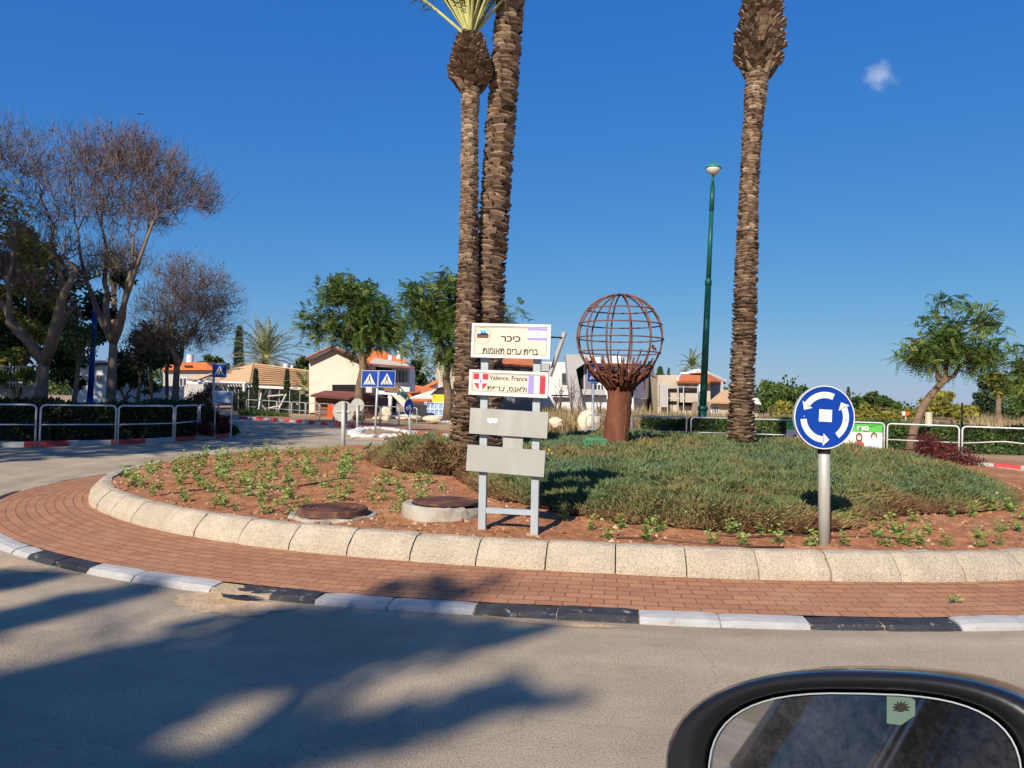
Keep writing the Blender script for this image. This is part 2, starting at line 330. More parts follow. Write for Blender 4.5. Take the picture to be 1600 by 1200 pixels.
def brick_mat():
    m = bpy.data.materials.new('red_brick_paving'); m.use_nodes = True
    N, L = m.node_tree.nodes, m.node_tree.links; b = N['Principled BSDF']; b.inputs['Roughness'].default_value = 0.9
    b.inputs['Specular IOR Level'].default_value = 0.2
    uv = N.new('ShaderNodeUVMap'); uv.uv_map = 'UVMap'
    br = N.new('ShaderNodeTexBrick'); br.inputs['Scale'].default_value = 1.0
    br.inputs['Brick Width'].default_value = 0.205; br.inputs['Row Height'].default_value = 0.102
    br.inputs['Mortar Size'].default_value = 0.006; br.inputs['Mortar Smooth'].default_value = 0.3; br.inputs['Bias'].default_value = 0.0
    br.inputs['Color1'].default_value = (0.42, 0.20, 0.108, 1); br.inputs['Color2'].default_value = (0.325, 0.148, 0.083, 1)
    br.inputs['Mortar'].default_value = (0.17, 0.095, 0.055, 1)
    wv = N.new('ShaderNodeTexNoise'); wv.inputs['Scale'].default_value = 3; wv.inputs['Detail'].default_value = 3
    L.new(uv.outputs[0], wv.inputs['Vector'])
    ad = N.new('ShaderNodeVectorMath'); ad.operation = 'SCALE'; ad.inputs['Scale'].default_value = 0.012; L.new(wv.outputs['Color'], ad.inputs[0])
    a2 = N.new('ShaderNodeVectorMath'); L.new(uv.outputs[0], a2.inputs[0]); L.new(ad.outputs[0], a2.inputs[1]); L.new(a2.outputs[0], br.inputs['Vector'])
    n1 = N.new('ShaderNodeTexNoise'); n1.inputs['Scale'].default_value = 1.3; n1.inputs['Detail'].default_value = 8; n1.inputs['Roughness'].default_value = 0.65
    L.new(uv.outputs[0], n1.inputs['Vector'])
    mr = N.new('ShaderNodeMapRange'); mr.inputs['From Min'].default_value = 0.48; mr.inputs['From Max'].default_value = 0.75; mr.inputs['To Max'].default_value = 0.55; L.new(n1.outputs[0], mr.inputs['Value'])
    mx = N.new('ShaderNodeMix'); mx.data_type = 'RGBA'; L.new(mr.outputs[0], mx.inputs['Factor']); L.new(br.outputs['Color'], mx.inputs['A']); mx.inputs['B'].default_value = (0.42, 0.25, 0.15, 1)
    n2 = N.new('ShaderNodeTexNoise'); n2.inputs['Scale'].default_value = 60; n2.inputs['Detail'].default_value = 4; L.new(uv.outputs[0], n2.inputs['Vector'])
    m2 = N.new('ShaderNodeMapRange'); m2.inputs['From Min'].default_value = 0.3; m2.inputs['From Max'].default_value = 0.7; m2.inputs['To Min'].default_value = 0.8; m2.inputs['To Max'].default_value = 1.2; L.new(n2.outputs[0], m2.inputs['Value'])
    sc = N.new('ShaderNodeVectorMath'); sc.operation = 'SCALE'; L.new(mx.outputs['Result'], sc.inputs[0]); L.new(m2.outputs[0], sc.inputs['Scale']); L.new(sc.outputs[0], b.inputs['Base Color'])
    bp = N.new('ShaderNodeBump'); bp.inputs['Strength'].default_value = 0.7; bp.inputs['Distance'].default_value = 0.006; bp.invert = True
    L.new(br.outputs['Fac'], bp.inputs['Height']); L.new(bp.outputs[0], b.inputs['Normal'])
    return m
M['brickpave'] = brick_mat()

def dusty_mirror():
    m = bpy.data.materials.new('dusty_mirror'); m.use_nodes = True; N, L = m.node_tree.nodes, m.node_tree.links
    b = N['Principled BSDF']; b.inputs['Metallic'].default_value = 1; b.inputs['Base Color'].default_value = (0.5, 0.52, 0.55, 1); b.inputs['Roughness'].default_value = 0.02
    d = N.new('ShaderNodeBsdfDiffuse'); d.inputs['Color'].default_value = (0.35, 0.35, 0.37, 1)
    tc = N.new('ShaderNodeTexCoord'); n1 = N.new('ShaderNodeTexNoise'); n1.inputs['Scale'].default_value = 150; n1.inputs['Detail'].default_value = 8; n1.inputs['Roughness'].default_value = 0.8; L.new(tc.outputs['Object'], n1.inputs['Vector'])
    n2 = N.new('ShaderNodeTexNoise'); n2.inputs['Scale'].default_value = 6; n2.inputs['Detail'].default_value = 3; L.new(tc.outputs['Object'], n2.inputs['Vector'])
    ml = N.new('ShaderNodeMath'); ml.operation = 'MULTIPLY'; L.new(n1.outputs[0], ml.inputs[0]); L.new(n2.outputs[0], ml.inputs[1])
    mr = N.new('ShaderNodeMapRange'); mr.inputs['From Min'].default_value = 0.16; mr.inputs['From Max'].default_value = 0.42; mr.inputs['To Min'].default_value = 0.02; mr.inputs['To Max'].default_value = 0.15; L.new(ml.outputs[0], mr.inputs['Value'])
    ms = N.new('ShaderNodeMixShader'); L.new(mr.outputs[0], ms.inputs[0]); L.new(b.outputs[0], ms.inputs[1]); L.new(d.outputs[0], ms.inputs[2]); L.new(ms.outputs[0], N['Material Output'].inputs['Surface'])
    return m
M['mirror'] = dusty_mirror()
def road_mat():
    """worn asphalt: fine grain, tyre polished bands that follow the ring, repairs and hairline cracks"""
    m = M['asphalt']; N, L = m.node_tree.nodes, m.node_tree.links; b = N['Principled BSDF']
    src = b.inputs['Base Color'].links[0].from_socket; tc = N.new('ShaderNodeTexCoord')
    sub_ = N.new('ShaderNodeVectorMath'); sub_.operation = 'SUBTRACT'; sub_.inputs[1].default_value = (2.0, 15.3, 0); L.new(tc.outputs['Object'], sub_.inputs[0])
    ln = N.new('ShaderNodeVectorMath'); ln.operation = 'LENGTH'; L.new(sub_.outputs[0], ln.inputs[0])
    nz_ = N.new('ShaderNodeTexNoise'); nz_.inputs['Scale'].default_value = 0.5; nz_.inputs['Detail'].default_value = 4; L.new(tc.outputs['Object'], nz_.inputs['Vector'])
    cx = N.new('ShaderNodeCombineXYZ'); L.new(ln.outputs['Value'], cx.inputs[0]); L.new(nz_.outputs[0], cx.inputs[1])
    bn = N.new('ShaderNodeTexNoise'); bn.inputs['Scale'].default_value = 2.2; bn.inputs['Detail'].default_value = 5; L.new(cx.outputs[0], bn.inputs['Vector'])
    r1 = N.new('ShaderNodeMapRange'); r1.inputs['From Min'].default_value = .3; r1.inputs['From Max'].default_value = .7; r1.inputs['To Min'].default_value = .80; r1.inputs['To Max'].default_value = 1.14; L.new(bn.outputs[0], r1.inputs['Value'])
    vo = N.new('ShaderNodeTexVoronoi'); vo.feature = 'DISTANCE_TO_EDGE'; vo.inputs['Scale'].default_value = 0.42
    dn = N.new('ShaderNodeTexNoise'); dn.inputs['Scale'].default_value = 1.6; dn.inputs['Detail'].default_value = 6; L.new(tc.outputs['Object'], dn.inputs['Vector'])
    ds = N.new('ShaderNodeVectorMath'); ds.operation = 'SCALE'; ds.inputs['Scale'].default_value = 1.3; L.new(dn.outputs['Color'], ds.inputs[0])
    da = N.new('ShaderNodeVectorMath'); L.new(tc.outputs['Object'], da.inputs[0]); L.new(ds.outputs[0], da.inputs[1]); L.new(da.outputs[0], vo.inputs['Vector'])
    r2 = N.new('ShaderNodeMapRange'); r2.inputs['From Min'].default_value = .0; r2.inputs['From Max'].default_value = .009; r2.inputs['To Min'].default_value = .86; r2.inputs['To Max'].default_value = 1.0; L.new(vo.outputs['Distance'], r2.inputs['Value'])
    st = N.new('ShaderNodeTexNoise'); st.inputs['Scale'].default_value = 1.1; st.inputs['Detail'].default_value = 3; L.new(tc.outputs['Object'], st.inputs['Vector'])
    r3 = N.new('ShaderNodeMapRange'); r3.inputs['From Min'].default_value = .66; r3.inputs['From Max'].default_value = .74; r3.inputs['To Min'].default_value = 1.0; r3.inputs['To Max'].default_value = .78; L.new(st.outputs[0], r3.inputs['Value'])
    m1 = N.new('ShaderNodeMath'); m1.operation = 'MULTIPLY'; L.new(r1.outputs[0], m1.inputs[0]); L.new(r2.outputs[0], m1.inputs[1])
    m2 = N.new('ShaderNodeMath'); m2.operation = 'MULTIPLY'; L.new(m1.outputs[0], m2.inputs[0]); L.new(r3.outputs[0], m2.inputs[1])
    sc = N.new('ShaderNodeVectorMath'); sc.operation = 'SCALE'; L.new(src, sc.inputs[0]); L.new(m2.outputs[0], sc.inputs['Scale']); L.new(sc.outputs[0], b.inputs['Base Color'])
road_mat()

# ------------------------------------------------------------------ the roundabout island and roads
CX, CY = 2.0, 15.3
_KA = np.array([-180, -167, -155, -141, -125, -115, -103, -90, -75, -40, 0, 45, 90, 120, 150, 161, 180.0])
_KR = np.array([7.5, 8.35, 8.9, 9.25, 9.24, 9.07, 8.86, 8.85, 8.95, 9.1, 9.2, 8.0, 6.2, 6.0, 6.2, 6.6, 7.5])
def k_r(a):
    a = (math.degrees(a) + 180) % 360 - 180
    # smoothed table
    return float(np.mean(np.interp([(a + o + 180) % 360 - 180 for o in (-6, -3, 0, 3, 6)], _KA, _KR)))
def o_r(a):
    d = (math.degrees(a) + 180) % 360 - 180
    return k_r(a) + float(np.interp(d, [-180, -168, -155, -130, -110, -100, -80, 0, 180], [1.0, 1.15, 1.25, 1.2, 1.12, 0.99, 0.92, 0.95, 1.0]))
def pol(a, r, z): return (CX + math.cos(a) * r, CY + math.sin(a) * r, z)
def soil_z(x, y):
    r = math.hypot(x - CX, y - CY)
    b = 0.325 + 0.10 * max(0.0, 1 - (r / 8.7) ** 2)
    return b + 0.035 * noise.noise((x * 0.8, y * 0.8, 1.0)) + 0.02 * noise.noise((x * 3, y * 3, 2.0)) + 0.012 * noise.noise((x * 9, y * 9, 4.0))
def on_soil(px, py):
    d = ray(px, py); t = 4.0; p = None
    while t < 40:
        p = Vector((0, 0, CAM_H)) + d * t
        if p.z < soil_z(p.x, p.y): break
        t += 0.02
    return p
def sheet(name, pts, z, m, kind='structure'):
    b = MB(); b.add([(p[0], p[1], z) for p in pts], [tuple(range(len(pts)))])
    return tag(b.build(name, m), kind=kind)

def big_sheet(name, x0, x1, y0, y1, z, m, n=1):
    b = MB(); b.add([(x0, y0, z), (x1, y0, z), (x1, y1, z), (x0, y1, z)], [(0, 1, 2, 3)])
    return tag(b.build(name, m), kind='structure')
big_sheet('ground', -900, 900, -300, 1500, -0.02, M['ground'])
big_sheet('road', -70, 70, -12, 60, 0.0, M['asphalt'])

# soil bed of the island
def soil_mesh():
    b = MB(); na, nr = 420, 62
    vs = []
    for i in range(nr + 1):
        k = (i / nr) ** 0.7
        for j in range(na):
            a = 2 * math.pi * j / na; r = (k_r(a) - 0.2) * max(k, 0.002)
            x, y, _ = pol(a, r, 0); vs.append((x, y, soil_z(x, y)))
    fs = [(i * na + j, (i + 1) * na + j, (i + 1) * na + (j + 1) % na, i * na + (j + 1) % na) for i in range(nr) for j in range(na)]
    b.add(vs, fs)
    return tag(b.build('soil_bed', M['soil'], smooth=True), kind='structure')
soil_mesh()
def clods():
    b = MB(); rr = random.Random(3)
    for i in range(9000):
        a = R(rr.uniform(-185, -20)); u = rr.random()
        r = (k_r(a) - 0.3) * (0.55 + 0.45 * u ** 0.6)
        x, y, _ = pol(a, r, 0); s_ = 0.006 + 0.030 * rr.random() ** 3.0
        c = Vector((x, y, soil_z(x, y) + s_ * 0.2))
        t = rr.random() ** 2 * 0.75 + (0.25 if rr.random() < 0.06 else 0)
        q = Matrix.Rotation(rr.random() * 6, 3, 'Z') @ Matrix.Rotation(rr.uniform(-.5, .5), 3, 'X')
        vs = [c + q @ Vector((math.cos(k * 1.2566) * s_ * rr.uniform(.7, 1.3), math.sin(k * 1.2566) * s_ * rr.uniform(.7, 1.3), -s_ * .3)) for k in range(5)]
        vs += [c + q @ Vector((rr.uniform(-.4, .4) * s_, rr.uniform(-.4, .4) * s_, s_ * rr.uniform(.5, .9)))]
        b.add(vs, [(k, (k + 1) % 5, 5) for k in range(5)], 0, t)
    return tag(b.build('soil_lumps', M['clod']), kind='stuff')
clods()

# brick apron
def apron():
    na, nr = 720, 5
    vs, uvs = [], []; s_ = 0.0; prev = None
    for j in range(na + 1):
        a = 2 * math.pi * j / na - math.pi / 2 + math.pi
        r0, r1 = k_r(a) - 0.05, o_r(a) - 0.15
        p = Vector(pol(a, r1, 0))
        if prev is not None: s_ += (p - prev).length
        prev = p
        for i in range(nr + 1):
            r = r0 + (r1 - r0) * i / nr
            x, y, _ = pol(a, r, 0)
            vs.append((x, y, 0.132 - 0.070 * i / nr + 0.006 * noise.noise((x * 1.2, y * 1.2, 9))))
            uvs.append((s_, r1 - r))
    fs = [(j * (nr + 1) + i, j * (nr + 1) + i + 1, (j + 1) * (nr + 1) + i + 1, (j + 1) * (nr + 1) + i) for j in range(na) for i in range(nr)]
    me = bpy.data.meshes.new('brick_apron'); me.from_pydata(vs, [], fs); me.materials.append(M['brickpave'])
    ul = me.uv_layers.new(name='UVMap')
    for l in me.loops: ul.data[l.index].uv = uvs[l.vertex_index]
    me.polygons.foreach_set('use_smooth', np.ones(len(fs), dtype=bool))
    return tag(link('brick_apron', me), kind='structure')
apron()

def swept_stones(b, a0, a1, rf, prof, gap, seed, mi, rough=0.0, nseg=4, skip=0.0, tt=0.5):
    """one kerb stone between angles a0..a1; prof = [(inward offset, z)]"""
    rr = random.Random(seed)
    g = gap; vs, fs = [], []; n = len(prof)
    dz, dr = rr.uniform(-.006, .006) if rough else 0, rr.uniform(-.008, .008) if rough else 0
    for i in range(nseg + 1):
        k = i / nseg; a = a0 + g + (a1 - a0 - 2 * g) * k
        edge = 1.0 if 0 < i < nseg else 0.0
        for j, (o, z) in enumerate(prof):
            r = rf(a) - o - dr
            jx = (1 - edge) * (0.010 if 0 < j < n - 1 else 0)
            nz_ = rough * noise.noise((a * 90, j * 3.1, seed * 1.7))
            vs.append(pol(a, r - jx, z + dz + (nz_ if 0 < j < n - 1 else 0) - jx * 0.8))
    for i in range(nseg):
        for j in range(n - 1):
            fs.append((i * n + j, (i + 1) * n + j, (i + 1) * n + j + 1, i * n + j + 1))
    fs.append(tuple(range(n))); fs.append(tuple(nseg * n + j for j in range(n - 1, -1, -1)))
    b.add(vs, fs, mi, tt)

def stone_kerb():
    b = MB(); a = R(-250); i = 0
    prof = [(-0.005, 0.08), (0.0, 0.15), (0.010, 0.20), (0.05, 0.252), (0.10, 0.305), (0.132, 0.332), (0.155, 0.344), (0.20, 0.349), (0.26, 0.345), (0.275, 0.30)]
    while a < R(100):
        L = 0.605 + RNG.uniform(-.01, .01)
        a1 = a + L / k_r(a)
        swept_stones(b, a, a1, k_r, prof, 0.006 / 9, i, 0, rough=0.010, nseg=6); a = a1; i += 1
    # dark bedding that shows in the joints
    return tag(b.build('stone_kerb', M['stone'], smooth=False), kind='structure')
stone_kerb()
def joint_bed(name, rf, o0, o1, z, m):
    b = MB(); na = 360; vs = []
    for j in range(na):
        a = 2 * math.pi * j / na
        vs += [pol(a, rf(a) - o0, 0.0), pol(a, rf(a) - o0, z * 0.6), pol(a, rf(a) - o1, z)]
    fs = []
    for j in range(na):
        k = (j + 1) % na
        fs += [(j * 3, k * 3, k * 3 + 1, j * 3 + 1), (j * 3 + 1, k * 3 + 1, k * 3 + 2, j * 3 + 2)]
    b.add(vs, fs); return tag(b.build(name, m), kind='structure')
joint_bed('kerb_bedding', k_r, 0.06, 0.2, 0.30, M['ground'])
joint_bed('painted_kerb_bedding', o_r, 0.035, 0.17, 0.046, M['asphalt'])

def painted_kerb():
    b = MB()
    prof = [(0.0, -0.01), (0.004, 0.022), (0.026, 0.044), (0.08, 0.057), (0.145, 0.064), (0.165, 0.04)]
    # joints measured along the front, then regular stones round the back
    joints = [P(x, y, 0.03) for x, y in ((0, 862), (40, 868), (88, 878), (138, 890), (207, 903), (325, 921), (410, 934), (493, 937), (606, 945), (737, 957), (866, 968), (1000, 975), (1135, 985), (1282, 988), (1405, 990), (1533, 992))]
    an = [math.atan2(p.y - CY, p.x - CX) for p in joints]
    cols = [0, 1, 1, 0, 0, 1, 1, 0, 0, 1, 1, 0, 0, 1, 1]
    st = [(an[i], an[i + 1], cols[i], 1) for i in range(len(an) - 1)]
    a, i = an[-1], 0
    while a < R(180) + an[0] + R(165):
        a1 = a + 0.56 / o_r(a); st.append((a, a1, (i // 2) % 2, 1)); a = a1; i += 1
    a, i = an[0], 0
    while i < 28:
        a1 = a - 0.58 / o_r(a); st.append((a1, a, (i // 2 + (i % 2 == 0) * 0) % 2, 1)); a = a1; i += 1
    for q, (a0, a1, c, _) in enumerate(st):
        if q == 5:      # broken stone: only a low worn remnant is left
            pr = [(0.02, -0.01), (0.04, 0.015), (0.08, 0.04), (0.11, 0.035), (0.15, 0.056), (0.165, 0.05)]
            swept_stones(b, a0 + (a1 - a0) * 0.35, a1, o_r, pr, 0.001, q, c, rough=0.02, nseg=6); continue
        swept_stones(b, a0, a1, o_r, prof, 0.0006, q + 100, c, rough=0.007, nseg=6)
    return tag(b.build('painted_kerb', [M['kwhite'], M['kblack']]), kind='structure')
painted_kerb()

# ------------------------------------------------------------------ verges beyond the ring road
def smooth_pts(pts, n=3):
    pts = [Vector((p[0], p[1], 0)) for p in pts]
    for _ in range(n):
        q = [pts[0]]
        for i in range(len(pts) - 1):
            q += [pts[i] * .75 + pts[i + 1] * .25, pts[i] * .25 + pts[i + 1] * .75]
        q.append(pts[-1]); pts = q
    return pts
def resample(pts, step):
    out = [pts[0].copy()]; acc = 0.0
    for i in range(len(pts) - 1):
        a, c = pts[i], pts[i + 1]; L = (c - a).length; t = step - acc
        while t <= L:
            out.append(a + (c - a) * (t / L)); t += step
        acc = (acc + L) % step if L + acc >= step else acc + L
    return out
left_edge = smooth_pts([(-45, 13.5), (-22, 18.0)] + [P(x, y) for x, y in ((0, 700), (75, 698), (140, 696), (195, 695), (245, 692), (290, 689), (330, 686), (362, 683), (373, 677), (366, 670), (340, 664), (300, 658))] + [(-32, 42), (-60, 47)], 2)
far_edge = smooth_pts([(-70, 54), (-34, 47.5)] + [P(x, y) for x, y in ((300, 649), (365, 654.5), (420, 657), (480, 662), (560, 669), (640, 678), (700, 684.5))] + [(0.0, 26.6), (2.6, 25.0), (5.5, 24.4), (8.2, 23.2), (10.6, 22.4), (12.6, 21.3), (13.8, 19.9), (15.2, 17.4), (18.5, 13.5), (27, 9.5), (70, 5)], 2)
VZ = 0.125
def verge(name, edge, close, m):
    pts = [p for p in edge] + [Vector(c) for c in close]
    b = MB(); n = len(pts)
    b.add([(p[0], p[1], VZ) for p in pts], [tuple(range(n))])
    import bmesh
    o = b.build(name, m); bm = bmesh.new(); bm.from_mesh(o.data)
    bmesh.ops.triangulate(bm, faces=bm.faces[:])
    for f in bm.faces:
        if f.normal.z < 0: f.normal_flip()
    bm.to_mesh(o.data); bm.free()
    return tag(o, kind='structure')
def inset(edge, d):
    out = []
    for i, p in enumerate(edge):
        t = (edge[min(i + 1, len(edge) - 1)] - edge[max(i - 1, 0)]).normalized()
        out.append(p + Vector((-t.y, t.x, 0)) * d)
    return out
M['verge_l'] = mat('dark_verge_soil', (0.11, 0.075, 0.045), 0.95, var=0.4, scale=2, bump=0.5, bscale=15)
M['verge_f'] = mat('dusty_verge', (0.40, 0.28, 0.17), 0.95, var=0.2, scale=1.5, bump=0.4, bscale=20, col2=(0.33, 0.16, 0.10), c2scale=0.5)
verge('left_verge', inset(left_edge, 0.19), [(-70, 46), (-70, 12)], M['verge_l'])
verge('far_verge', inset(far_edge, 0.19), [(120, 5), (120, 110), (-120, 110), (-120, 54)], M['verge_f'])
def road_kerb(name, edge, seg, per, h=0.13, wd=0.18, phase=0):
    b = MB(); pts = resample(edge, seg)
    for i in range(len(pts) - 1):
        a, c = pts[i], pts[i + 1]; t = (c - a).normalized(); nn = Vector((-t.y, t.x, 0)); g = t * 0.006
        a = a + g; c = c - g; j = RNG.uniform(-.004, .004)
        q = [a, a + nn * .005 + Vector((0, 0, h - .02)), a + nn * .025 + Vector((0, 0, h)), a + nn * wd + Vector((0, 0, h)), a + nn * wd]
        q2 = [p + (c - a) for p in q]
        q = [p + Vector((0, 0, j)) for p in q]; q2 = [p + Vector((0, 0, j)) for p in q2]
        n = 5
        b.add(q + q2, [(k, n + k, n + k + 1, k + 1) for k in range(n - 1)] + [(0, 1, 2, 3, 4), (9, 8, 7, 6, 5)], 0 if ((i + phase) // per) % 2 else 1)
    return tag(b.build(name, [M['kwhite'], M['kred']]), kind='structure')
road_kerb('left_road_kerb', left_edge, 0.52, 2, h=0.135)
road_kerb('far_road_kerb', far_edge, 0.62, 1, h=0.14)
# red brick pavement along the far kerb
def strip(name, edge, d0, d1, z, m):
    A, B_ = inset(edge, d0), inset(edge, d1); b = MB(); n = len(A); s_ = 0; uvs = []
    for i in range(n):
        if i: s_ += (A[i] - A[i - 1]).length
        uvs += [(s_, 0), (s_, d1 - d0)]
    vs = []
    for p, q in zip(A, B_): vs += [(p.x, p.y, z), (q.x, q.y, z)]
    me = bpy.data.meshes.new(name); me.from_pydata(vs, [], [(2 * i, 2 * i + 2, 2 * i + 3, 2 * i + 1) for i in range(n - 1)]); me.materials.append(m)
    ul = me.uv_layers.new(name='UVMap')
    for l in me.loops: ul.data[l.index].uv = uvs[l.vertex_index]
    return tag(link(name, me), kind='structure')
strip('pavement', far_edge, 0.2, 1.9, VZ + 0.005, M['brickpave'])
# painted lines round the splitter island
def line_paint(pts, wd, name='road_marking'):
    b = MB()
    for i in range(len(pts) - 1):
        a, c = Vector(pts[i]), Vector(pts[i + 1]); t = (c - a).normalized(); n = Vector((-t.y, t.x, 0)) * wd / 2
        b.add([(q.x, q.y, 0.004) for q in (a - n, c - n, c + n, a + n)], [(0, 1, 2, 3)])
    return tag(b.build(name, M['kwhite']), kind='structure')
line_paint([P(506, 674), P(527, 680), P(541, 690)], 0.16)
line_paint([P(541, 690), P(600, 689)], 0.12)
line_paint([P(527, 680), P(560, 671)], 0.12)
def dirt_patch(name, pts, m, z):
    b = MB(); P_ = [P(x, y, z) for x, y in pts]; c = sum(P_, Vector()) / len(P_); out = []
    for i in range(len(P_)):
        a, q = P_[i], P_[(i + 1) % len(P_)]
        for k in range(7):
            p = a.lerp(q, k / 7); w_ = 1 + .22 * noise.noise((p.x * 6, p.y * 6, 3)) + .12 * noise.noise((p.x * 17, p.y * 17, 5)); out.append((c.x + (p.x - c.x) * w_, c.y + (p.y - c.y) * w_, z))
    n = len(out); b.add(out + [(c.x, c.y, z)], [(i, (i + 1) % n, n) for i in range(n)]); return tag(b.build(name, m), kind='structure')
M['dirt'] = mat('sandy_dirt', (0.55, 0.40, 0.25), 0.95, var=0.25, scale=8, bump=0.6, bscale=50, speck=(60, (0.25, 0.17, 0.1), 0.5))
dirt_patch('gutter_dirt', [(285, 930), (330, 922), (400, 940), (470, 944), (440, 955), (380, 966), (310, 955), (270, 945)], M['dirt'], 0.004)
dirt_patch('gutter_dirt', [(-60, 872), (20, 874), (90, 887), (130, 897), (60, 896), (-60, 884)], M['dirt'], 0.004)
dirt_patch('gutter_dirt', [(330, 917), (360, 919), (400, 928), (370, 930), (330, 924)], M['dirt'], 0.072)
dirt_patch('gutter_dirt', [(760, 962), (900, 973), (1000, 981), (900, 980), (800, 971)], M['dirt'], 0.004)
M['patch'] = mat('asphalt_repair', (0.17, 0.155, 0.14), 0.9, var=0.2, scale=3, bump=0.4, bscale=80)

# ------------------------------------------------------------------ plant builders
def pts_in_poly(poly, n, rng=NR):
    poly = np.array(poly, float); lo, hi = poly.min(0), poly.max(0); out = []
    cnt = 0
    while cnt < n:
        p = rng.uniform(lo, hi, size=(n, 2)); ins = np.zeros(len(p), bool); j = len(poly) - 1
        for i in range(len(poly)):
            a, b = poly[i], poly[j]
            c = ((a[1] > p[:, 1]) != (b[1] > p[:, 1])) & (p[:, 0] < (b[0] - a[0]) * (p[:, 1] - a[1]) / (b[1] - a[1] + 1e-12) + a[0])
            ins ^= c; j = i
        out.append(p[ins]); cnt += ins.sum()
    return np.concatenate(out)[:n]
def poly_dist(p, poly):
    poly = np.array(poly, float); d = np.full(len(p), 1e9)
    for i in range(len(poly)):
        a, b = poly[i], poly[(i + 1) % len(poly)]; ab = b - a
        t = np.clip(((p - a) @ ab) / (ab @ ab), 0, 1)
        d = np.minimum(d, np.linalg.norm(p - a - t[:, None] * ab, axis=1))
    return d
def nz(p, s, o=0.0): return np.array([noise.noise((x * s + o, y * s, o)) for x, y in p])

def juniper(name, poly, hmax, dens, label, seed, edge=0.4, brown=1.0, mix=0.0):
    rng = np.random.default_rng(seed)
    area = 0.5 * abs(sum(poly[i][0] * poly[(i + 1) % len(poly)][1] - poly[(i + 1) % len(poly)][0] * poly[i][1] for i in range(len(poly))))
    def height(p, d):
        return hmax * (1 - np.exp(-d / edge)) * (1 + 0.40 * nz(p, 1.1, 3) + 0.38 * nz(p, 3.0, 5)) + 0.02
    n = int(area * dens); p = pts_in_poly(poly, n, rng)
    # nearer the camera the sprigs are denser and finer
    D = p[:, 1]; keep = rng.random(n) < np.clip(8.5 / D, 0.25, 1.0) ** 1.2
    p = p[keep]; D = D[keep]; d = poly_dist(p, poly); h = height(p, d)
    gz = np.array([soil_z(x, y) for x, y in p])
    k = 5; p3 = np.concatenate([np.c_[p, gz + h * rng.uniform(0.55, 1.0, len(p))] for _ in range(k)])
    Dk = np.tile(D, k); dk = np.tile(d, k); hk = np.tile(h, k)
    # outward direction from the nearest edge makes the rim lean out
    e = 0.08; gx = (poly_dist(p + [e, 0], poly) - poly_dist(p - [e, 0], poly)); gy = (poly_dist(p + [0, e], poly) - poly_dist(p - [0, e], poly))
    out = -np.c_[gx, gy] / (2 * e); out = np.tile(out, (k, 1)) * np.exp(-dk / edge)[:, None]
    dirs = rng.normal(size=(len(p3), 3)) * [0.5, 0.5, 0.3]; dirs[:, 2] += 0.62
    clump = np.stack([nz(p, 2.2, 11), nz(p, 2.2, 17)], 1); dirs[:, :2] += np.tile(clump, (k, 1)) * 1.2 + out * 0.9
    dirs = unit(dirs); sc = np.clip(Dk / 8.5, 1.0, 1.9)
    V = kites(p3, dirs, rng.uniform(0.05, 0.115, len(p3)) * sc, rng.uniform(0.0045, 0.0085, len(p3)) * sc, 0.05)
    n1 = np.tile(nz(p, 0.55, 21) , k); n2 = np.tile(nz(p, 1.7, 31), k)
    low = np.exp(-dk / 0.24)
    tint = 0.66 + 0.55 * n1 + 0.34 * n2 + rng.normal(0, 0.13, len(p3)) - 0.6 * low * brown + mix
    V2 = V
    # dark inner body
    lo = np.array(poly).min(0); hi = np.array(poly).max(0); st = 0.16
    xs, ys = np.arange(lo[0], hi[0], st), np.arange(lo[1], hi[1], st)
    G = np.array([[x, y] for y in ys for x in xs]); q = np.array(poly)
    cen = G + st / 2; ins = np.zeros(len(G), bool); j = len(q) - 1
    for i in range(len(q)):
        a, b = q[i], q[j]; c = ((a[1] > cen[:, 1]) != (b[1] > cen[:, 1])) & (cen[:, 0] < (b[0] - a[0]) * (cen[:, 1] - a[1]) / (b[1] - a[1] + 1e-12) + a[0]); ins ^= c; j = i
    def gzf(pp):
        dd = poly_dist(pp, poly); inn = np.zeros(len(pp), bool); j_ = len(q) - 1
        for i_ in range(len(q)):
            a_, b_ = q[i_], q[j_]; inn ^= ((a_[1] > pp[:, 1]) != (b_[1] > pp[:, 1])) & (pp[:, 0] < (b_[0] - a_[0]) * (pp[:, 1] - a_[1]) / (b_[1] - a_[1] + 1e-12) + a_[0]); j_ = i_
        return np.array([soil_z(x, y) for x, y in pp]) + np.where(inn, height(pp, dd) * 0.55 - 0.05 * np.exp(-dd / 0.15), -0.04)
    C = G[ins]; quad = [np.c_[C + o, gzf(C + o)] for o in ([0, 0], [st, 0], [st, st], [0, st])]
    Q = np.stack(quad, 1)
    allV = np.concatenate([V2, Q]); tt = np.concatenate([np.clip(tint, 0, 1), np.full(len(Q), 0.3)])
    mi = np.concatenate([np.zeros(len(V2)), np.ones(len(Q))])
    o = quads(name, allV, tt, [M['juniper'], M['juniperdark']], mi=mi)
    return o

def leafballs(centres, radii, n, L, W, flat=0.8, rng=NR, droop=0.0, tlo=0.25, thi=0.75):
    """leaf quads spread through a set of clumps; returns quads and tints"""
    centres = np.array(centres, float); radii = np.array(radii, float)
    pr = radii ** 2 / np.sum(radii ** 2); idx = rng.choice(len(centres), n, p=pr)
    u = unit(rng.normal(size=(n, 3))); rad = radii[idx] * (rng.random(n) ** 0.45)
    off = u * rad[:, None]; off[:, 2] *= flat; p = centres[idx] + off
    d = unit(u * 0.7 + rng.normal(size=(n, 3)) * 0.8 - np.array([0, 0, droop]))
    V = kites(p, d, L * rng.uniform(0.7, 1.3, n), W * rng.uniform(0.7, 1.3, n), droop * 0.3)
    ct = rng.uniform(tlo, thi, len(centres))
    return V, np.clip(ct[idx] + rng.normal(0, 0.14, n), 0, 1)

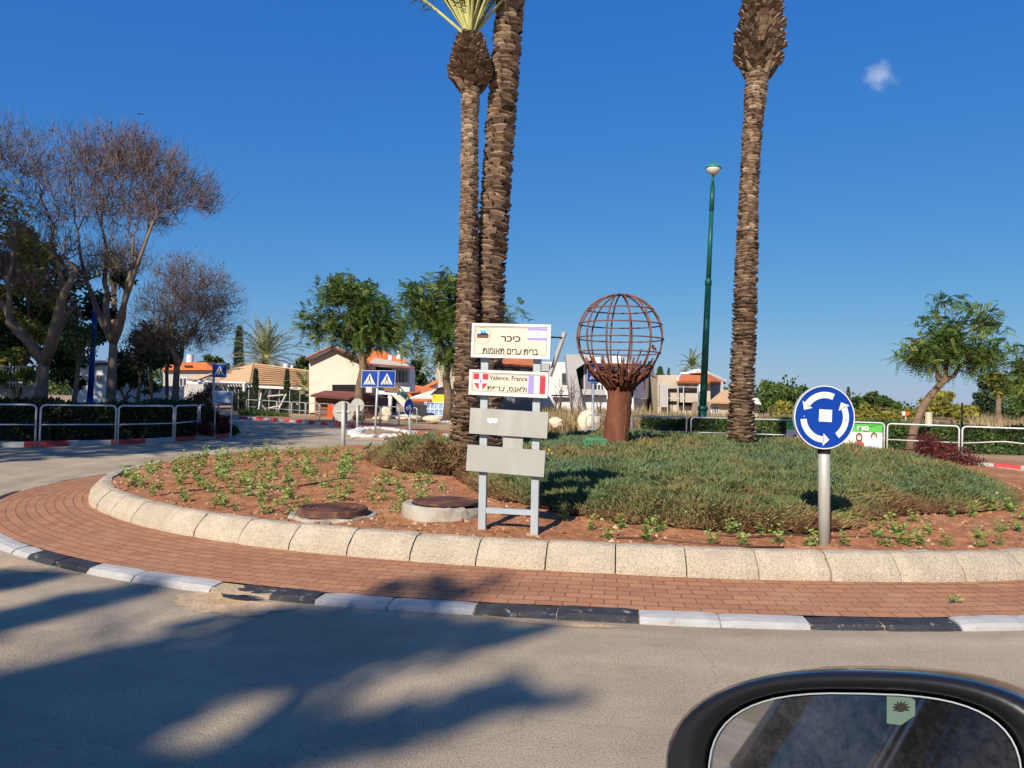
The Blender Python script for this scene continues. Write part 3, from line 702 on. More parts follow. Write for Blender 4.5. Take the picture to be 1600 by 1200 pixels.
def kmeans(pts, k, rr):
    c = pts[rr.choice(len(pts), k, replace=False)]
    for _ in range(5):
        l = np.argmin(((pts[:, None] - c[None]) ** 2).sum(2), 1)
        for i in range(k):
            if (l == i).any(): c[i] = pts[l == i].mean(0)
    return l
def skeleton(mb, root, pts, r0, rr, level=0, wig=0.10, n0=None, frac=0.5, rmin=0.006, mthin=0, rthin=0.0, sides=None):
    """limbs that split again and again until they reach every point"""
    n = len(pts); n0 = n0 or n
    r = max(r0 * (n / n0) ** 0.5, rmin)
    def limb(a, b, ra, rb):
        a, b = np.array(a), np.array(b); L = np.linalg.norm(b - a); k = 4 if L > 0.5 else 3
        ps = []
        for i in range(k):
            t = i / (k - 1); q = a + (b - a) * t
            if 0 < i < k - 1: q = q + rr.normal(size=3) * L * wig + np.array([0, 0, L * 0.04])
            ps.append(q)
        s_ = sides or (8 if ra > 0.06 else 5 if ra > 0.02 else 3)
        mb.tube(ps, list(np.linspace(ra, rb, k)), s_, m=1 if (mthin and ra < rthin) else 0, cap=False)
    if n <= 1:
        limb(root, pts[0], r, rmin * 0.6); return
    k = 2 if n < 8 or level > 0 and rr.random() < 0.6 else 3
    k = min(k, n); l = kmeans(pts, k, rr)
    for i in range(k):
        sub = pts[l == i]
        if len(sub) == 0: continue
        c = sub.mean(0)
        if len(sub) == n:
            sub = pts
            for q in sub: limb(root, q, rmin * 1.5, rmin * 0.6)
            return
        f = frac if len(sub) > 1 else 1.0
        nd = root + (c - root) * f
        rs = max(r0 * (len(sub) / n0) ** 0.5, rmin)
        if len(sub) == 1: limb(root, sub[0], rs, rmin * 0.6)
        else:
            limb(root, nd, min(r, rs * 1.3), rs); skeleton(mb, nd, sub, r0, rr, level + 1, wig, n0, frac, rmin, mthin, rthin, sides)

def ellipsoids(n, parts, rr, shell=0.35):
    """points in a union of ellipsoids ((cx,cy,cz),(rx,ry,rz))"""
    vol = np.array([np.prod(b) ** 0.7 for a, b in parts]); idx = rr.choice(len(parts), n, p=vol / vol.sum())
    u = unit(rr.normal(size=(n, 3))); rad = rr.random(n) ** shell
    return np.array([np.array(parts[i][0]) + u[j] * rad[j] * np.array(parts[i][1]) for j, i in enumerate(idx)])

def pinnate(p, d, L, rng, pairs=5, w=0.22, droop=0.35):
    """feathery compound leaf: leaflets along a drooping midrib"""
    d = unit(d); out = []
    side = unit(np.cross(d, rng.normal(size=3) * 0.4 + np.array([0, 0, 1.0])))
    for i in range(1, pairs + 1):
        t = i / pairs; q = p + d * L * t + np.array([0, 0, -1]) * L * droop * t * t
        ll = L * w * (1.25 - 0.55 * t)
        for s_ in (-1, 1):
            dd = unit(side * s_ + d * 0.55 + np.array([0, 0, -0.35])); ww = d * ll * 0.40
            out.append([q, q + dd * ll * 0.5 + ww, q + dd * ll, q + dd * ll * 0.5 - ww])
    return out

def broad_tree(name, label, trunk, r_trunk, fork, ell, ntips, seed, group=None, per_tip=3, leafL=0.35, mbark='darkbark', mleaf='jac', cat='tree', pairs=5, shell=0.4, fork_r=None):
    rr = np.random.default_rng(seed)
    e = empty(name, trunk[0], label, cat, group)
    cc = ellipsoids(max(8, ntips // 9), ell, rr, shell); tips = np.repeat(cc, 9, 0)[:ntips]; tips = tips + rr.normal(size=tips.shape) * leafL * np.array([.8, .8, .5])
    b = MB(); tr = [Vector(p) for p in trunk]
    rad = np.linspace(r_trunk, (fork_r or r_trunk * 0.72), len(tr)); rad[0] *= 1.18
    b.tube(tr, list(rad), 10)
    skeleton(b, np.array(tr[-1]), tips, (fork_r or r_trunk * 0.72), rr, rmin=0.008, wig=0.08)
    b.build('trunk', M[mbark], e, smooth=True)
    Q, T = [], []
    cen = tips.mean(0)
    for t in tips:
        tb = rr.uniform(0.15, 0.75)
        for _ in range(per_tip):
            d = rr.normal(size=3) + unit(t - cen) * 0.7 + np.array([0, 0, 0.15])
            q = pinnate(t + rr.normal(size=3) * leafL * 0.35, d, leafL * rr.uniform(0.7, 1.25), rr, pairs)
            Q += q; T += [np.clip(tb + rr.normal(0, 0.1), 0, 1)] * len(q)
    quads('crown', np.array(Q), np.array(T), M[mleaf], e)
    return e

def bushy_tree(name, label, base, trunk_h, r_trunk, clumps, nleaf, L, W, mleaf, seed, group=None, cat='tree', droop=0.1, mbark='darkbark'):
    rng = np.random.default_rng(seed); e = empty(name, base, label, cat, group)
    cs = np.array([c[0] for c in clumps]); rs = np.array([c[1] for c in clumps])
    # break every clump into smaller ones so that the outline is uneven and gaps show
    sub, sr = [], []
    for c, r in zip(cs, rs):
        for _ in range(9):
            u = unit(rng.normal(size=3)); sub.append(c + u * r * rng.uniform(0.35, 0.95) * np.array([1, 1, 0.85])); sr.append(r * rng.uniform(0.22, 0.48))
    V, T = leafballs(sub, sr, nleaf, L, W, 0.85, rng, droop)
    b = MB(); top = np.array(base) + np.array([0, 0, trunk_h])
    b.tube([base, tuple(top)], [r_trunk * 1.2, r_trunk * 0.8], 7)
    skeleton(b, top, np.array(sub), r_trunk * 0.7, rng, rmin=0.012)
    b.build('trunk', M[mbark], e, smooth=True)
    quads('crown', V, T, M[mleaf], e)
    return e

def hedge(name, label, path, width, z0, h, n, mleaf, seed, L=0.09, W=0.03, core=True, cat='hedge', group=None, wob=0.2, mcore='hedge'):
    rng = np.random.default_rng(seed); path = [Vector((p[0], p[1], 0)) for p in path]
    seg = [(path[i], path[i + 1]) for i in range(len(path) - 1)]; ln = np.array([(b - a).length for a, b in seg]); idx = rng.choice(len(seg), n, p=ln / ln.sum())
    t = rng.random(n); A = np.array([seg[i][0] for i in idx]); B = np.array([seg[i][1] for i in idx]); c = A + (B - A) * t[:, None]
    dr = unit(B - A); nn = np.c_[-dr[:, 1], dr[:, 0], np.zeros(n)]
    hv = h * (1 + wob * np.array([noise.noise((x * .9, y * .9, seed)) for x, y, _ in c]))
    u = rng.uniform(-1, 1, n); v = rng.random(n) ** 0.6
    sh = rng.random(n) < 0.55; u = np.where(sh, np.sign(u) * rng.uniform(.8, 1.05, n), u); v = np.where(~sh, rng.uniform(.75, 1.05, n), v)
    p = c + nn * (u * width / 2 * (1 - 0.25 * v ** 3))[:, None]; p[:, 2] = z0 + v * hv
    d = unit(nn * u[:, None] * 0.6 + rng.normal(size=(n, 3)) * 0.7 + np.array([0, 0, 0.4]))
    V = kites(p, d, L * rng.uniform(.7, 1.4, n), W * rng.uniform(.7, 1.4, n))
    T = np.clip(0.5 + 0.35 * np.array([noise.noise((x * 1.5, y * 1.5, z * 2)) for x, y, z in p]) + rng.normal(0, .15, n), 0, 1)
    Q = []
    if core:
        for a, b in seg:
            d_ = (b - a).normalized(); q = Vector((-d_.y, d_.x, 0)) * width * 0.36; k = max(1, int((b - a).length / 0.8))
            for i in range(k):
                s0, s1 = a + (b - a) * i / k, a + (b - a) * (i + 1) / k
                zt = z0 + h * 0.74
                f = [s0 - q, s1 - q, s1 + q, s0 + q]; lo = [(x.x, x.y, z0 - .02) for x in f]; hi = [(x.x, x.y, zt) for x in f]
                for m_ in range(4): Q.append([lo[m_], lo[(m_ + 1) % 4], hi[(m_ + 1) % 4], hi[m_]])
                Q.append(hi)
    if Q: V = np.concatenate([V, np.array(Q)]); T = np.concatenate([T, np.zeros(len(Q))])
    o = quads(name, V, T, M[mleaf]); return tag(o, label, cat, group)

# ------------------------------------------------------------------ palms
def palm_trunk(b, path, rads, pitch, per, rr, out=0.22, thick=0.5, dark=0.0, lo_light=0.0):
    """stack of old leaf bases spiralling up a trunk"""
    path = [Vector(p) for p in path]; cum = [0]
    for i in range(len(path) - 1): cum.append(cum[-1] + (path[i + 1] - path[i]).length)
    Ltot = cum[-1]; s_ = 0.0; k = 0
    def ev(s):
        s = min(max(s, 0), Ltot); i = max(j for j in range(len(cum)) if cum[j] <= s + 1e-9); i = min(i, len(path) - 2)
        t = (s - cum[i]) / (cum[i + 1] - cum[i]); return path[i].lerp(path[i + 1], t), rads[i] + (rads[i + 1] - rads[i]) * t, (path[i + 1] - path[i]).normalized()
    core = [ev(Ltot * i / 40) for i in range(41)]
    b.tube([c[0] for c in core], [c[1] * 0.86 for c in core], 14, t=0.05)
    while s_ < Ltot:
        c, r, ax = ev(s_); x = ax.orthogonal().normalized(); x = (Vector((1, 0, 0)) - ax * ax.x).normalized(); y = ax.cross(x)
        n = per + rr.choice((-1, 0, 0, 1)); a0 = rr.random() * 6.28; band = rr.uniform(-.18, .18)
        for i in range(n):
            a = a0 + 2 * math.pi * (i + rr.uniform(-.18, .18)) / n
            wd = 2 * math.pi * r / n * rr.uniform(0.5, 0.66); h = pitch * rr.uniform(.7, 1.25); o = r * out * .50 * rr.uniform(.3, 1.35)
            zb = rr.uniform(-.35, .35) * pitch
            er = Vector(x * math.cos(a) + y * math.sin(a)); et = ax.cross(er)
            base = c + ax * zb
            q = []
            sk = rr.uniform(-.25, .25) * h
            for (du, dz, dr) in ((-.75, 0, .80), (.75, 0, .80), (1, h * .72, 1.0 + o / r * .75), (0.35, h, 1.02 + o / r), (-.35, h * .97, 1.02 + o / r), (-1, h * .7, 1.0 + o / r * .75)):
                q.append(base + er * r * dr + et * du * wd + ax * (dz + sk * du))
            inn = [base + er * r * .78 + et * du * wd + ax * (dz - h * .12) for du, dz in ((1, h * .72), (.35, h), (-.35, h), (-1, h * .72))]
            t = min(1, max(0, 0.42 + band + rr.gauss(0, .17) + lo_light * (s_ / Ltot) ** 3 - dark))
            b.add(q + inn, [(0, 1, 2, 5), (5, 2, 3, 4), (2, 6, 7, 3), (3, 7, 8, 4), (4, 8, 9, 5)], 0, t)
        s_ += pitch * rr.uniform(.75, 1.15); k += 1

def frond(base, d, L, rng, droop=0.5, pairs=40, lw=0.42, up=0.35, wleaf=0.016, stiff=0.5, bare=0.18):
    """one feather palm leaf; returns rachis points and leaflet quads"""
    d = unit(np.array(d, float)); pts = []; q = np.array(base, float); dd = d.copy(); n = 14
    for i in range(n + 1):
        pts.append(q.copy()); dd = unit(dd + np.array([0, 0, -droop / n * (0.4 + 1.6 * i / n)])); q = q + dd * L / n
    pts = np.array(pts); Q = []
    for i in range(pairs):
        t = bare + (1 - bare) * (i + 0.5) / pairs; f = t * n; k = min(int(f), n - 1); p = pts[k] + (pts[k + 1] - pts[k]) * (f - k)
        tg = unit(pts[k + 1] - pts[k]); sd_ = unit(np.cross(tg, [0, 0, 1.0]) + 1e-6); un = np.cross(sd_, tg)
        ll = lw * L * 0.5 * (math.sin(math.pi * min(1, 0.18 + 0.8 * t)) * 0.9 + 0.15)
        for s_ in (-1, 1):
            dl = unit(sd_ * s_ * rng.uniform(.8, 1) + tg * rng.uniform(.45, .75) + un * up * rng.uniform(.5, 1.3) + rng.normal(size=3) * .05)
            w_ = tg * wleaf; Q.append([p - w_ * .5, p + dl * ll * .45 + w_, p + dl * ll + np.array([0, 0, -.12 * ll]), p + dl * ll * .45 - w_])
    return pts, Q

# ------------------------------------------------------------------ island planting
JUN_R = [(-.75, 11.0), (-.35, 9.5), (.2, 8.75), (.55, 8.2), (1.0, 7.85), (1.6, 7.5), (2.2, 7.36), (2.9, 7.4), (3.4, 7.7), (4.1, 8.4), (5.0, 9.0), (6.3, 9.6), (6.9, 10.4), (7.5, 11.8), (7.9, 13.4), (7.9, 15.2), (7.2, 17.8), (5, 20.0), (2.5, 20.3), (0.4, 18.6), (-.6, 16), (-.7, 13.5)]
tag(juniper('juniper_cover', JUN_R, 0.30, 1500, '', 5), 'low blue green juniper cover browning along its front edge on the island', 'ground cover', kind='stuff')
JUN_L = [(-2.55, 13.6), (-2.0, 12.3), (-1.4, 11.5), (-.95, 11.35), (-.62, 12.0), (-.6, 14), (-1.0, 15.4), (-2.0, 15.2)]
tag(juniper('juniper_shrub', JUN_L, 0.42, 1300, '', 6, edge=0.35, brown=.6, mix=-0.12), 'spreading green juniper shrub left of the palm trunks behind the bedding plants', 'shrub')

def seedling_mesh(seed):
    rng = np.random.default_rng(seed); V, T = [], []
    for s_ in range(rng.integers(3, 6)):
        a = rng.random() * 6.28; lean = rng.uniform(0.1, 0.5); top = np.array([math.cos(a) * lean * .13, math.sin(a) * lean * .13, rng.uniform(.085, .165)]); o = np.array([math.cos(a), math.sin(a), 0]) * .015
        for k in range(11):
            t = (k + 1) / 11; p = o + top * t; b = k * 2.4 + a
            d = unit(np.array([math.cos(b), math.sin(b), rng.uniform(0.05, .75)])); L = rng.uniform(.028, .048) * (1.25 - .45 * t)
            V.append(kites(p[None], d[None], L, L * .30, .15)[0]); T.append(np.clip(.25 + .5 * t + rng.normal(0, .13), 0, 1))
    V = np.array(V); T = np.array(T); me = quads('bedding_plant', V, T, M['seedling'])
    m = me.data; bpy.data.objects.remove(me); return m
SEED = [seedling_mesh(40 + i) for i in range(6)]
def plant_at(x, y, label, group, s):
    o = bpy.data.objects.new('bedding_plant', RNG.choice(SEED)); COL.objects.link(o)
    o.location = (x, y, soil_z(x, y) - .005); o.rotation_euler = (RNG.uniform(-.1, .1), RNG.uniform(-.1, .1), RNG.random() * 6.28); o.scale = (s, s, s * RNG.uniform(.85, 1.15))
    tag(o, label, 'plant', group)
MAN = [(520, 806, .35), (692, 803, .43)]
MANP = [on_soil(a, b) for a, b, _ in MAN]
cnt = 0; taken = []
# rows that follow the curve of the kerb on the left
for ri, rr_ in enumerate((0.42, 0.95, 1.5, 2.1, 2.75, 3.4)):
    a = R(-184 + 3 * (ri % 2))
    while a < R(-105 - 1.5 * ri):
        a += RNG.uniform(.20, .40) / (k_r(a) - rr_) * (0.85 if ri in (1, 2) else 1.0)
        if RNG.random() < .04: continue
        r = k_r(a) - .2 - rr_ + RNG.gauss(0, .09); x, y, _ = pol(a, r, 0)
        if any((x - q.x) ** 2 + (y - q.y) ** 2 < .45 ** 2 for q in MANP) or (x > -1.0 and y < 8.7) or (x > -.85) or (x > -2.3 and y > 11.2) or (y < 7.95): continue
        plant_at(x, y, 'small leafy bedding plant growing in the open red soil left of the sign board', 'bedding plants in the red soil on the left', RNG.uniform(.85, 1.45)); taken.append((x, y))
for (px, py) in ((880, 815), (922, 829), (948, 842), (975, 826), (1008, 845), (1029, 830), (1078, 825), (1113, 852), (1139, 835), (1162, 853), (1192, 838), (1216, 850), (1248, 834), (1265, 853), (1318, 855), (1370, 840), (1380, 853), (1404, 835), (1424, 815), (1413, 852), (1438, 853), (1450, 835), (1484, 855), (1486, 808), (1520, 808), (1530, 842), (1532, 856), (1548, 800), (1564, 832), (1566, 853), (1580, 800), (1590, 830), (1598, 812)):
    q = on_soil(px, py); plant_at(q.x, q.y, 'small leafy bedding plant in the soil strip between the juniper and the stone kerb', 'bedding plants along the kerb on the right', RNG.uniform(.9, 1.3))

def frond_crown(name, e, c, n, L, seed, elev=(10, 80), droop=0.8, pairs=36, wleaf=.018, petiole=0.03, lw=.42, tshift=0.0, stalk='petiole', extra=()):
    rng = np.random.default_rng(seed); b = MB(); Q, T = [], []
    for i in range(n + len(extra)):
        az = i * 2.39996 + rng.normal(0, .15); el = R(elev[0] + (elev[1] - elev[0]) * ((i + .5) / n) ** 0.8)
        if i >= n: az, el = extra[i - n]
        d = (math.cos(az) * math.cos(el), math.sin(az) * math.cos(el), math.sin(el))
        pts, q = frond(np.array(c) + np.array(d) * .05, d, L * rng.uniform(.85, 1.1), rng, droop * rng.uniform(.7, 1.2), pairs, lw=lw, wleaf=wleaf)
        b.tube(pts, list(np.linspace(petiole, petiole * .18, len(pts))), 5, t=.5, cap=False, squash=.6)
        Q += q; t0 = .45 + tshift + rng.normal(0, .16) + (.3 if el < R(15) else 0); T += list(np.clip(t0 + rng.normal(0, .07, len(q)), 0, 1))
    b.build('leaf_stalks', M[stalk], e, smooth=True)
    return quads(name, np.array(Q), np.array(T), M['frond'], e)

def boot_crown(b, c0, c1, r0, r1, r2, rr, ncirc=13, rows=21, t0=.4):
    """shaggy bulb of cut leaf stalks under a palm crown"""
    c0, c1 = Vector(c0), Vector(c1); ax = (c1 - c0).normalized(); x = (Vector((1, 0, 0)) - ax * ax.x).normalized(); y = ax.cross(x); L = (c1 - c0).length
    prof = [(0.0, r0), (.05, r1 * .72), (.12, r1 * .97), (.30, r1), (.55, r1 * .88), (.8, r1 * .74), (1.0, r2)]
    def rad(t):
        for (a, ra), (bb, rb) in zip(prof, prof[1:]):
            if t <= bb: return ra + (rb - ra) * (t - a) / (bb - a)
        return r2
    b.tube([c0 + ax * L * t for t, _ in prof], [r * .84 for _, r in prof], 14, t=.05)
    for k in range(rows):
        t = k / rows; n = int(ncirc * (0.75 + .35 * rad(t) / r1))
        for i in range(n):
            a = 2 * math.pi * (i + .5 * (k % 2) + rr.uniform(-.2, .2)) / n; er = x * math.cos(a) + y * math.sin(a); et = ax.cross(er)
            r = rad(t); tt = t + rr.uniform(-.02, .02); h = L / rows * rr.uniform(.6, 1.2); wd = math.pi * r / n * rr.uniform(.75, 1.15); o = r * rr.uniform(.0, .16)
            c = c0 + ax * L * tt; sk = rr.uniform(-.3, .3) * h
            q = [c + er * r * .8 - et * wd * .8, c + er * r * .8 + et * wd * .8, c + er * (rad(min(1, tt + h / L)) + o) + et * (wd * .8) + ax * (h + sk), c + er * (rad(min(1, tt + h / L)) + o) - et * wd * .8 + ax * (h - sk)]
            q2 = [p - er * .05 for p in q[2:]]
            b.add(q + q2, [(0, 1, 2, 3), (3, 2, 4, 5), (1, 4, 2), (0, 3, 5)], 0, min(1, max(0, t0 + rr.gauss(0, .16))))
    # ragged stumps that hang out at the lower rim
    for i in range(13):
        a = rr.random() * 6.28; er = x * math.cos(a) + y * math.sin(a); c = c0 + ax * L * rr.uniform(.0, .16); r = rad(.05)
        p0 = c + er * r * .7 - ax * .12; p1 = c + er * r1 * rr.uniform(.75, .98) + ax * L * rr.uniform(.1, .16)
        b.tube([p0, p0.lerp(p1, .6), p1], [.05, .055, .03], 5, t=rr.uniform(.1, .35), squash=.5)

def island_palm(name, label, path_px, D, rads, pitch, per, seed, boot=None, boot_r=None, crown=None, light=0.3, ncirc=13):
    rr = random.Random(seed); path = [at(x, y, D) for x, y in path_px]
    path[0].z = soil_z(path[0].x, path[0].y) - .05
    e = empty(name, path[0], label, 'palm tree')
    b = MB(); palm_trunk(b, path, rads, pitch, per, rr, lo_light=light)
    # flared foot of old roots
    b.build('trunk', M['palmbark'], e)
    if boot:
        b = MB(); boot_crown(b, at(*boot[0], D), at(*boot[1], D), *boot_r, rr, ncirc=ncirc); b.build('leaf_base_bulb', M['palmbark'], e)
    if crown: frond_crown('crown', e, at(*crown[0], D), *crown[1:])
    return e
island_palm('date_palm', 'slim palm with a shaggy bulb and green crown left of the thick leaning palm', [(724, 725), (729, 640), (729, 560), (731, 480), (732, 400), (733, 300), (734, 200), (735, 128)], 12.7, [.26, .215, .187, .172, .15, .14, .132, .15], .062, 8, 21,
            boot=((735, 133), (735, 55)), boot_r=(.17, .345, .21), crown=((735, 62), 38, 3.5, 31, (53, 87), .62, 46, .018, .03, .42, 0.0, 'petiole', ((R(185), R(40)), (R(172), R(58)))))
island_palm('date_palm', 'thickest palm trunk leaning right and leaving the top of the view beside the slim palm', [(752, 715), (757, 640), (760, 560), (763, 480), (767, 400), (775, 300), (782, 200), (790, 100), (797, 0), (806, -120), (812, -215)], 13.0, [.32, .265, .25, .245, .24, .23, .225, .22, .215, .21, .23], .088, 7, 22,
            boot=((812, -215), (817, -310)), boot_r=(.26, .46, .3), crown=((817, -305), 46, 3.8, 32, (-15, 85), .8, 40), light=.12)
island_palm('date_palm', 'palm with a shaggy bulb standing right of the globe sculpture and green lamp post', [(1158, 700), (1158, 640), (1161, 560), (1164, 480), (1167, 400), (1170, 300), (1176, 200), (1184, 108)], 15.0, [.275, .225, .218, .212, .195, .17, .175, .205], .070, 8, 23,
            boot=((1183, 112), (1195, -40)), boot_r=(.23, .465, .27), crown=((1196, -42), 36, 3.7, 33, (42, 86), .7, 40), ncirc=14)

# ------------------------------------------------------------------ the sign board
def text_mesh(name, s, size, m, parent, origin, ux, uy, un, width=None, align='CENTER', bold=0.0, xs=1.0):
    cu = bpy.data.curves.new(name, 'FONT'); cu.body = s; cu.size = size; cu.align_x = align; cu.align_y = 'CENTER'; cu.offset = bold; cu.extrude = 0.0008; cu.resolution_u = 3
    o = bpy.data.objects.new(name, cu); COL.objects.link(o); bpy.context.view_layer.update()
    dg = bpy.context.evaluated_depsgraph_get(); me = bpy.data.meshes.new_from_object(o.evaluated_get(dg)); bpy.data.objects.remove(o); bpy.data.curves.remove(cu)
    me.name = name
    n = len(me.vertices); co = np.zeros(n * 3); me.vertices.foreach_get('co', co); co = co.reshape(-1, 3)
    if n:
        lo, hi = co.min(0), co.max(0)
        if width: xs = width / (hi[0] - lo[0])
        cx = (hi[0] + lo[0]) / 2 if align == 'CENTER' else 0
        co[:, 0] = (co[:, 0] - cx) * xs; co[:, 1] -= (hi[1] + lo[1]) / 2
        Wd = np.array(origin) + co[:, :1] * np.array(ux) + co[:, 1:2] * np.array(uy) + co[:, 2:] * np.array(un)
        me.vertices.foreach_set('co', Wd.reshape(-1)); me.update()
    me.materials.clear(); me.materials.append(m)
    return link(name, me, parent)
heb = lambda s: s[::-1]

def main_sign():
    base = on_soil(792, 834); D0 = base.y
    e = empty('street_sign', base, 'tall sign stand naming a twin towns square with two blank grey boards below', 'sign')
    yaw = R(-11); lean = R(-0.5)
    ux = Vector((math.cos(yaw), math.sin(yaw), 0)); un = Vector((math.sin(yaw), -math.cos(yaw), 0)); uz = Vector((math.sin(lean), 0.0, 1)).normalized()
    # ux: along the board to the right, un: out of the board to the viewer
    k = D0 / F_PX
    def W(x, z, n=0.0): return base + ux * x + uz * z + un * n
    def fromY(py): return (P_z(792 + (834 - py) * .03, py) - base.z)
    def P_z(px, py):
        d = ray(px, py); return CAM_H + d.z * (base.y / d.y)
    def bar(x, z0, z1, wd=.07, dp=.06, n=-.06):
        b = MB(); q = [W(x - wd / 2, z0, n), W(x + wd / 2, z0, n), W(x + wd / 2, z0, n - dp), W(x - wd / 2, z0, n - dp)]
        b.prism(q, uz * (z1 - z0)); return b
    ztop = fromY(514)
    for x in (-.257, .247): bar(x, -.06, ztop).build('post', M['signgrey'], e)
    b = MB(); zc = fromY(801); q = [W(-.221, zc - .025, -.065), W(.211, zc - .025, -.065), W(.211, zc - .025, -.115), W(-.221, zc - .025, -.115)]; b.prism(q, uz * .05); b.build('crossbar', M['signgrey'], e)
    # slanted struts left over from an older panel
    for (x0, z0, x1, z1) in ((-.335, fromY(518), -.27, fromY(582)), (.50, fromY(517), .365, fromY(586))):
        b = MB(); b.tube([W(x1, z1, -.115), W(x0, z0, -.13)], .022, 4); b.build('strut', M['dullpole'], e)
        b = MB(); xm = x0 + (x1 - x0) * .12; zm = z0 + (z1 - z0) * .12; b.tube([W(xm, zm, -.12), W(.33 if x0 > 0 else -.31, zm, -.05)], .008, 5); b.build('bracket', M['dark'], e)
    def board(name, xc, pyc, w_, h, m, thick=.03, frame=True, tilt=0.0):
        z = fromY(pyc); rux = (ux + uz * tilt).normalized(); ruz = uz - rux * uz.dot(rux); c = W(xc, z, 0)
        b = MB(); q = [c + rux * sx * w_ / 2 + ruz * sz * h / 2 - un * .028 for sx, sz in ((-1, -1), (1, -1), (1, 1), (-1, 1))]
        b.prism(q, un * .028, m=0)
        if frame:
            for (x, y, ww, hh) in ((0, h / 2 - .012, w_, .024), (0, -h / 2 + .012, w_, .024), (-w_ / 2 + .012, 0, .024, h - .048), (w_ / 2 - .012, 0, .024, h - .048)):
                q = [c + rux * (x + sx * ww / 2) + ruz * (y + sz * hh / 2) for sx, sz in ((-1, -1), (1, -1), (1, 1), (-1, 1))]; b.prism(q, un * .008, m=1)
            l = .003                            # thin printed border
            for (x, y, ww, hh) in ((0, h / 2 - .036, w_ - .07, l), (0, -h / 2 + .036, w_ - .07, l), (-w_ / 2 + .036, 0, l, h - .075), (w_ / 2 - .036, 0, l, h - .075)):
                q = [c + rux * (x + sx * ww / 2) + ruz * (y + sz * hh / 2) for sx, sz in ((-1, -1), (1, -1), (1, 1), (-1, 1))]; b.prism(q, un * .001, m=2)
        o = b.build(name, [m, M['white'], M['ink']], e)
        return o, c, rux, ruz
    def flat(name, o, c, rx, rz, poly, m, n0=.0, t=.0012):
        b = MB(); b.prism([c + rx * x + rz * y + un * n0 for x, y in poly], un * t); return b.build(name, m, o)
    rect = lambda x, y, ww, hh: [(x - ww / 2, y - hh / 2), (x + ww / 2, y - hh / 2), (x + ww / 2, y + hh / 2), (x - ww / 2, y + hh / 2)]
    disc = lambda x, y, r, n=28, a0=0, a1=2 * math.pi: [(x + r * math.cos(a0 + (a1 - a0) * i / n), y + r * math.sin(a0 + (a1 - a0) * i / n)) for i in range(n if a1 - a0 > 6.2 else n + 1)]
    # top board
    o, c, rx, rz = board('name_board', .005, 533, .755, .322, M['cream'], tilt=-.012)
    o['label'] = 'cream top board with emblem, flag and two lines of lettering'
    s_ = .755 / 1005
    def L(px, py): return ((px - 818) * s_, -(py - 425 - (px - 818) * .017) * s_)
    x, y = L(458, 362); r = 105 * s_
    em = flat('emblem', o, c, rx, rz, disc(x, y, r), M['ink'], 0, .0008)
    flat('emblem_face', o, c, rx, rz, disc(x, y, r * .965), M['cream'], 0, .0012)
    flat('emblem_ring', o, c, rx, rz, disc(x, y, r * .80), M['brownprint'], 0, .0015); flat('emblem_centre', o, c, rx, rz, disc(x, y, r * .785), M['cream'], 0, .0018)
    flat('emblem_sky', o, c, rx, rz, disc(x, y + r * .05, r * .68, 20, R(8), R(172)), M['skyprint'], 0, .0021)
    flat('emblem_cloud', o, c, rx, rz, disc(x - r * .38, y + r * .38, r * .13), M['white'], 0, .0024); flat('emblem_cloud', o, c, rx, rz, disc(x + r * .42, y + r * .36, r * .11), M['white'], 0, .0024)
    flat('emblem_hills', o, c, rx, rz, [(x - r * .7, y - .02 * r), (x - r * .7, y + r * .25), (x - r * .4, y + r * .22), (x - r * .15, y + r * .42), (x + r * .1, y + r * .34), (x + r * .3, y + r * .42), (x + r * .7, y + r * .2), (x + r * .7, y - .02 * r)], M['ink'], 0, .0027)
    flat('emblem_band', o, c, rx, rz, rect(x, y - r * .1, r * 1.42, r * .32), M['brownprint'], 0, .0030)
    # flag of two stripes and a six pointed star
    fx, fy = L(1152, 338); fw, fh = 245 * s_, 150 * s_
    flat('flag', o, c, rx, rz, rect(fx, fy, fw, fh), M['white'], 0, .0008)
    for dy in (.40, -.40): flat('flag_stripe', o, c, rx, rz, rect(fx, fy + dy * fh, fw, fh * .2), M['violet'], 0, .0014)
    def star(R_, wd):
        for a0 in (90, 270):
            p = [(fx + R_ * math.cos(R(a0 + 120 * i)), fy + R_ * math.sin(R(a0 + 120 * i))) for i in range(3)]
            b = MB()
            for i in range(3):
                a_, b_ = Vector((*p[i], 0)), Vector((*p[(i + 1) % 3], 0)); d = (b_ - a_).normalized(); n_ = Vector((-d.y, d.x, 0)) * wd / 2
                b.prism([c + rx * q.x + rz * q.y for q in (a_ - n_ - d * wd * .4, b_ - n_ + d * wd * .4, b_ + n_ + d * wd * .4, a_ + n_ - d * wd * .4)], un * (.0014 if a0 == 90 else .0017))
            b.build('flag_star', M['signgrey'], o)
    star(27 * s_, 5 * s_)
    x, y = L(815, 398); text_mesh('lettering', heb('כיכר'), .085, M['ink'], o, c + rx * x + rz * y + un * .001, rx, rz, un, width=250 * s_, bold=.0016)
    x, y = L(815, 555); text_mesh('lettering', heb('ברית ערים תאומות'), .085, M['ink'], o, c + rx * x + rz * y + un * .001, rx, rz, un, width=705 * s_, bold=.0016)
    # second board
    o, c, rx, rz = board('name_board', -.012, 599.5, .755, .238, M['cream'], tilt=-.020)
    o['label'] = 'cream second board with shield, town name and three colour flag'
    s2 = .755 / 1000
    def L2(px, py): return ((px - 783) * s2, -(py - 968 - (px - 783) * .03) * s2)
    x, y = L2(432, 950); sw, sh = 190 * s2, 205 * s2
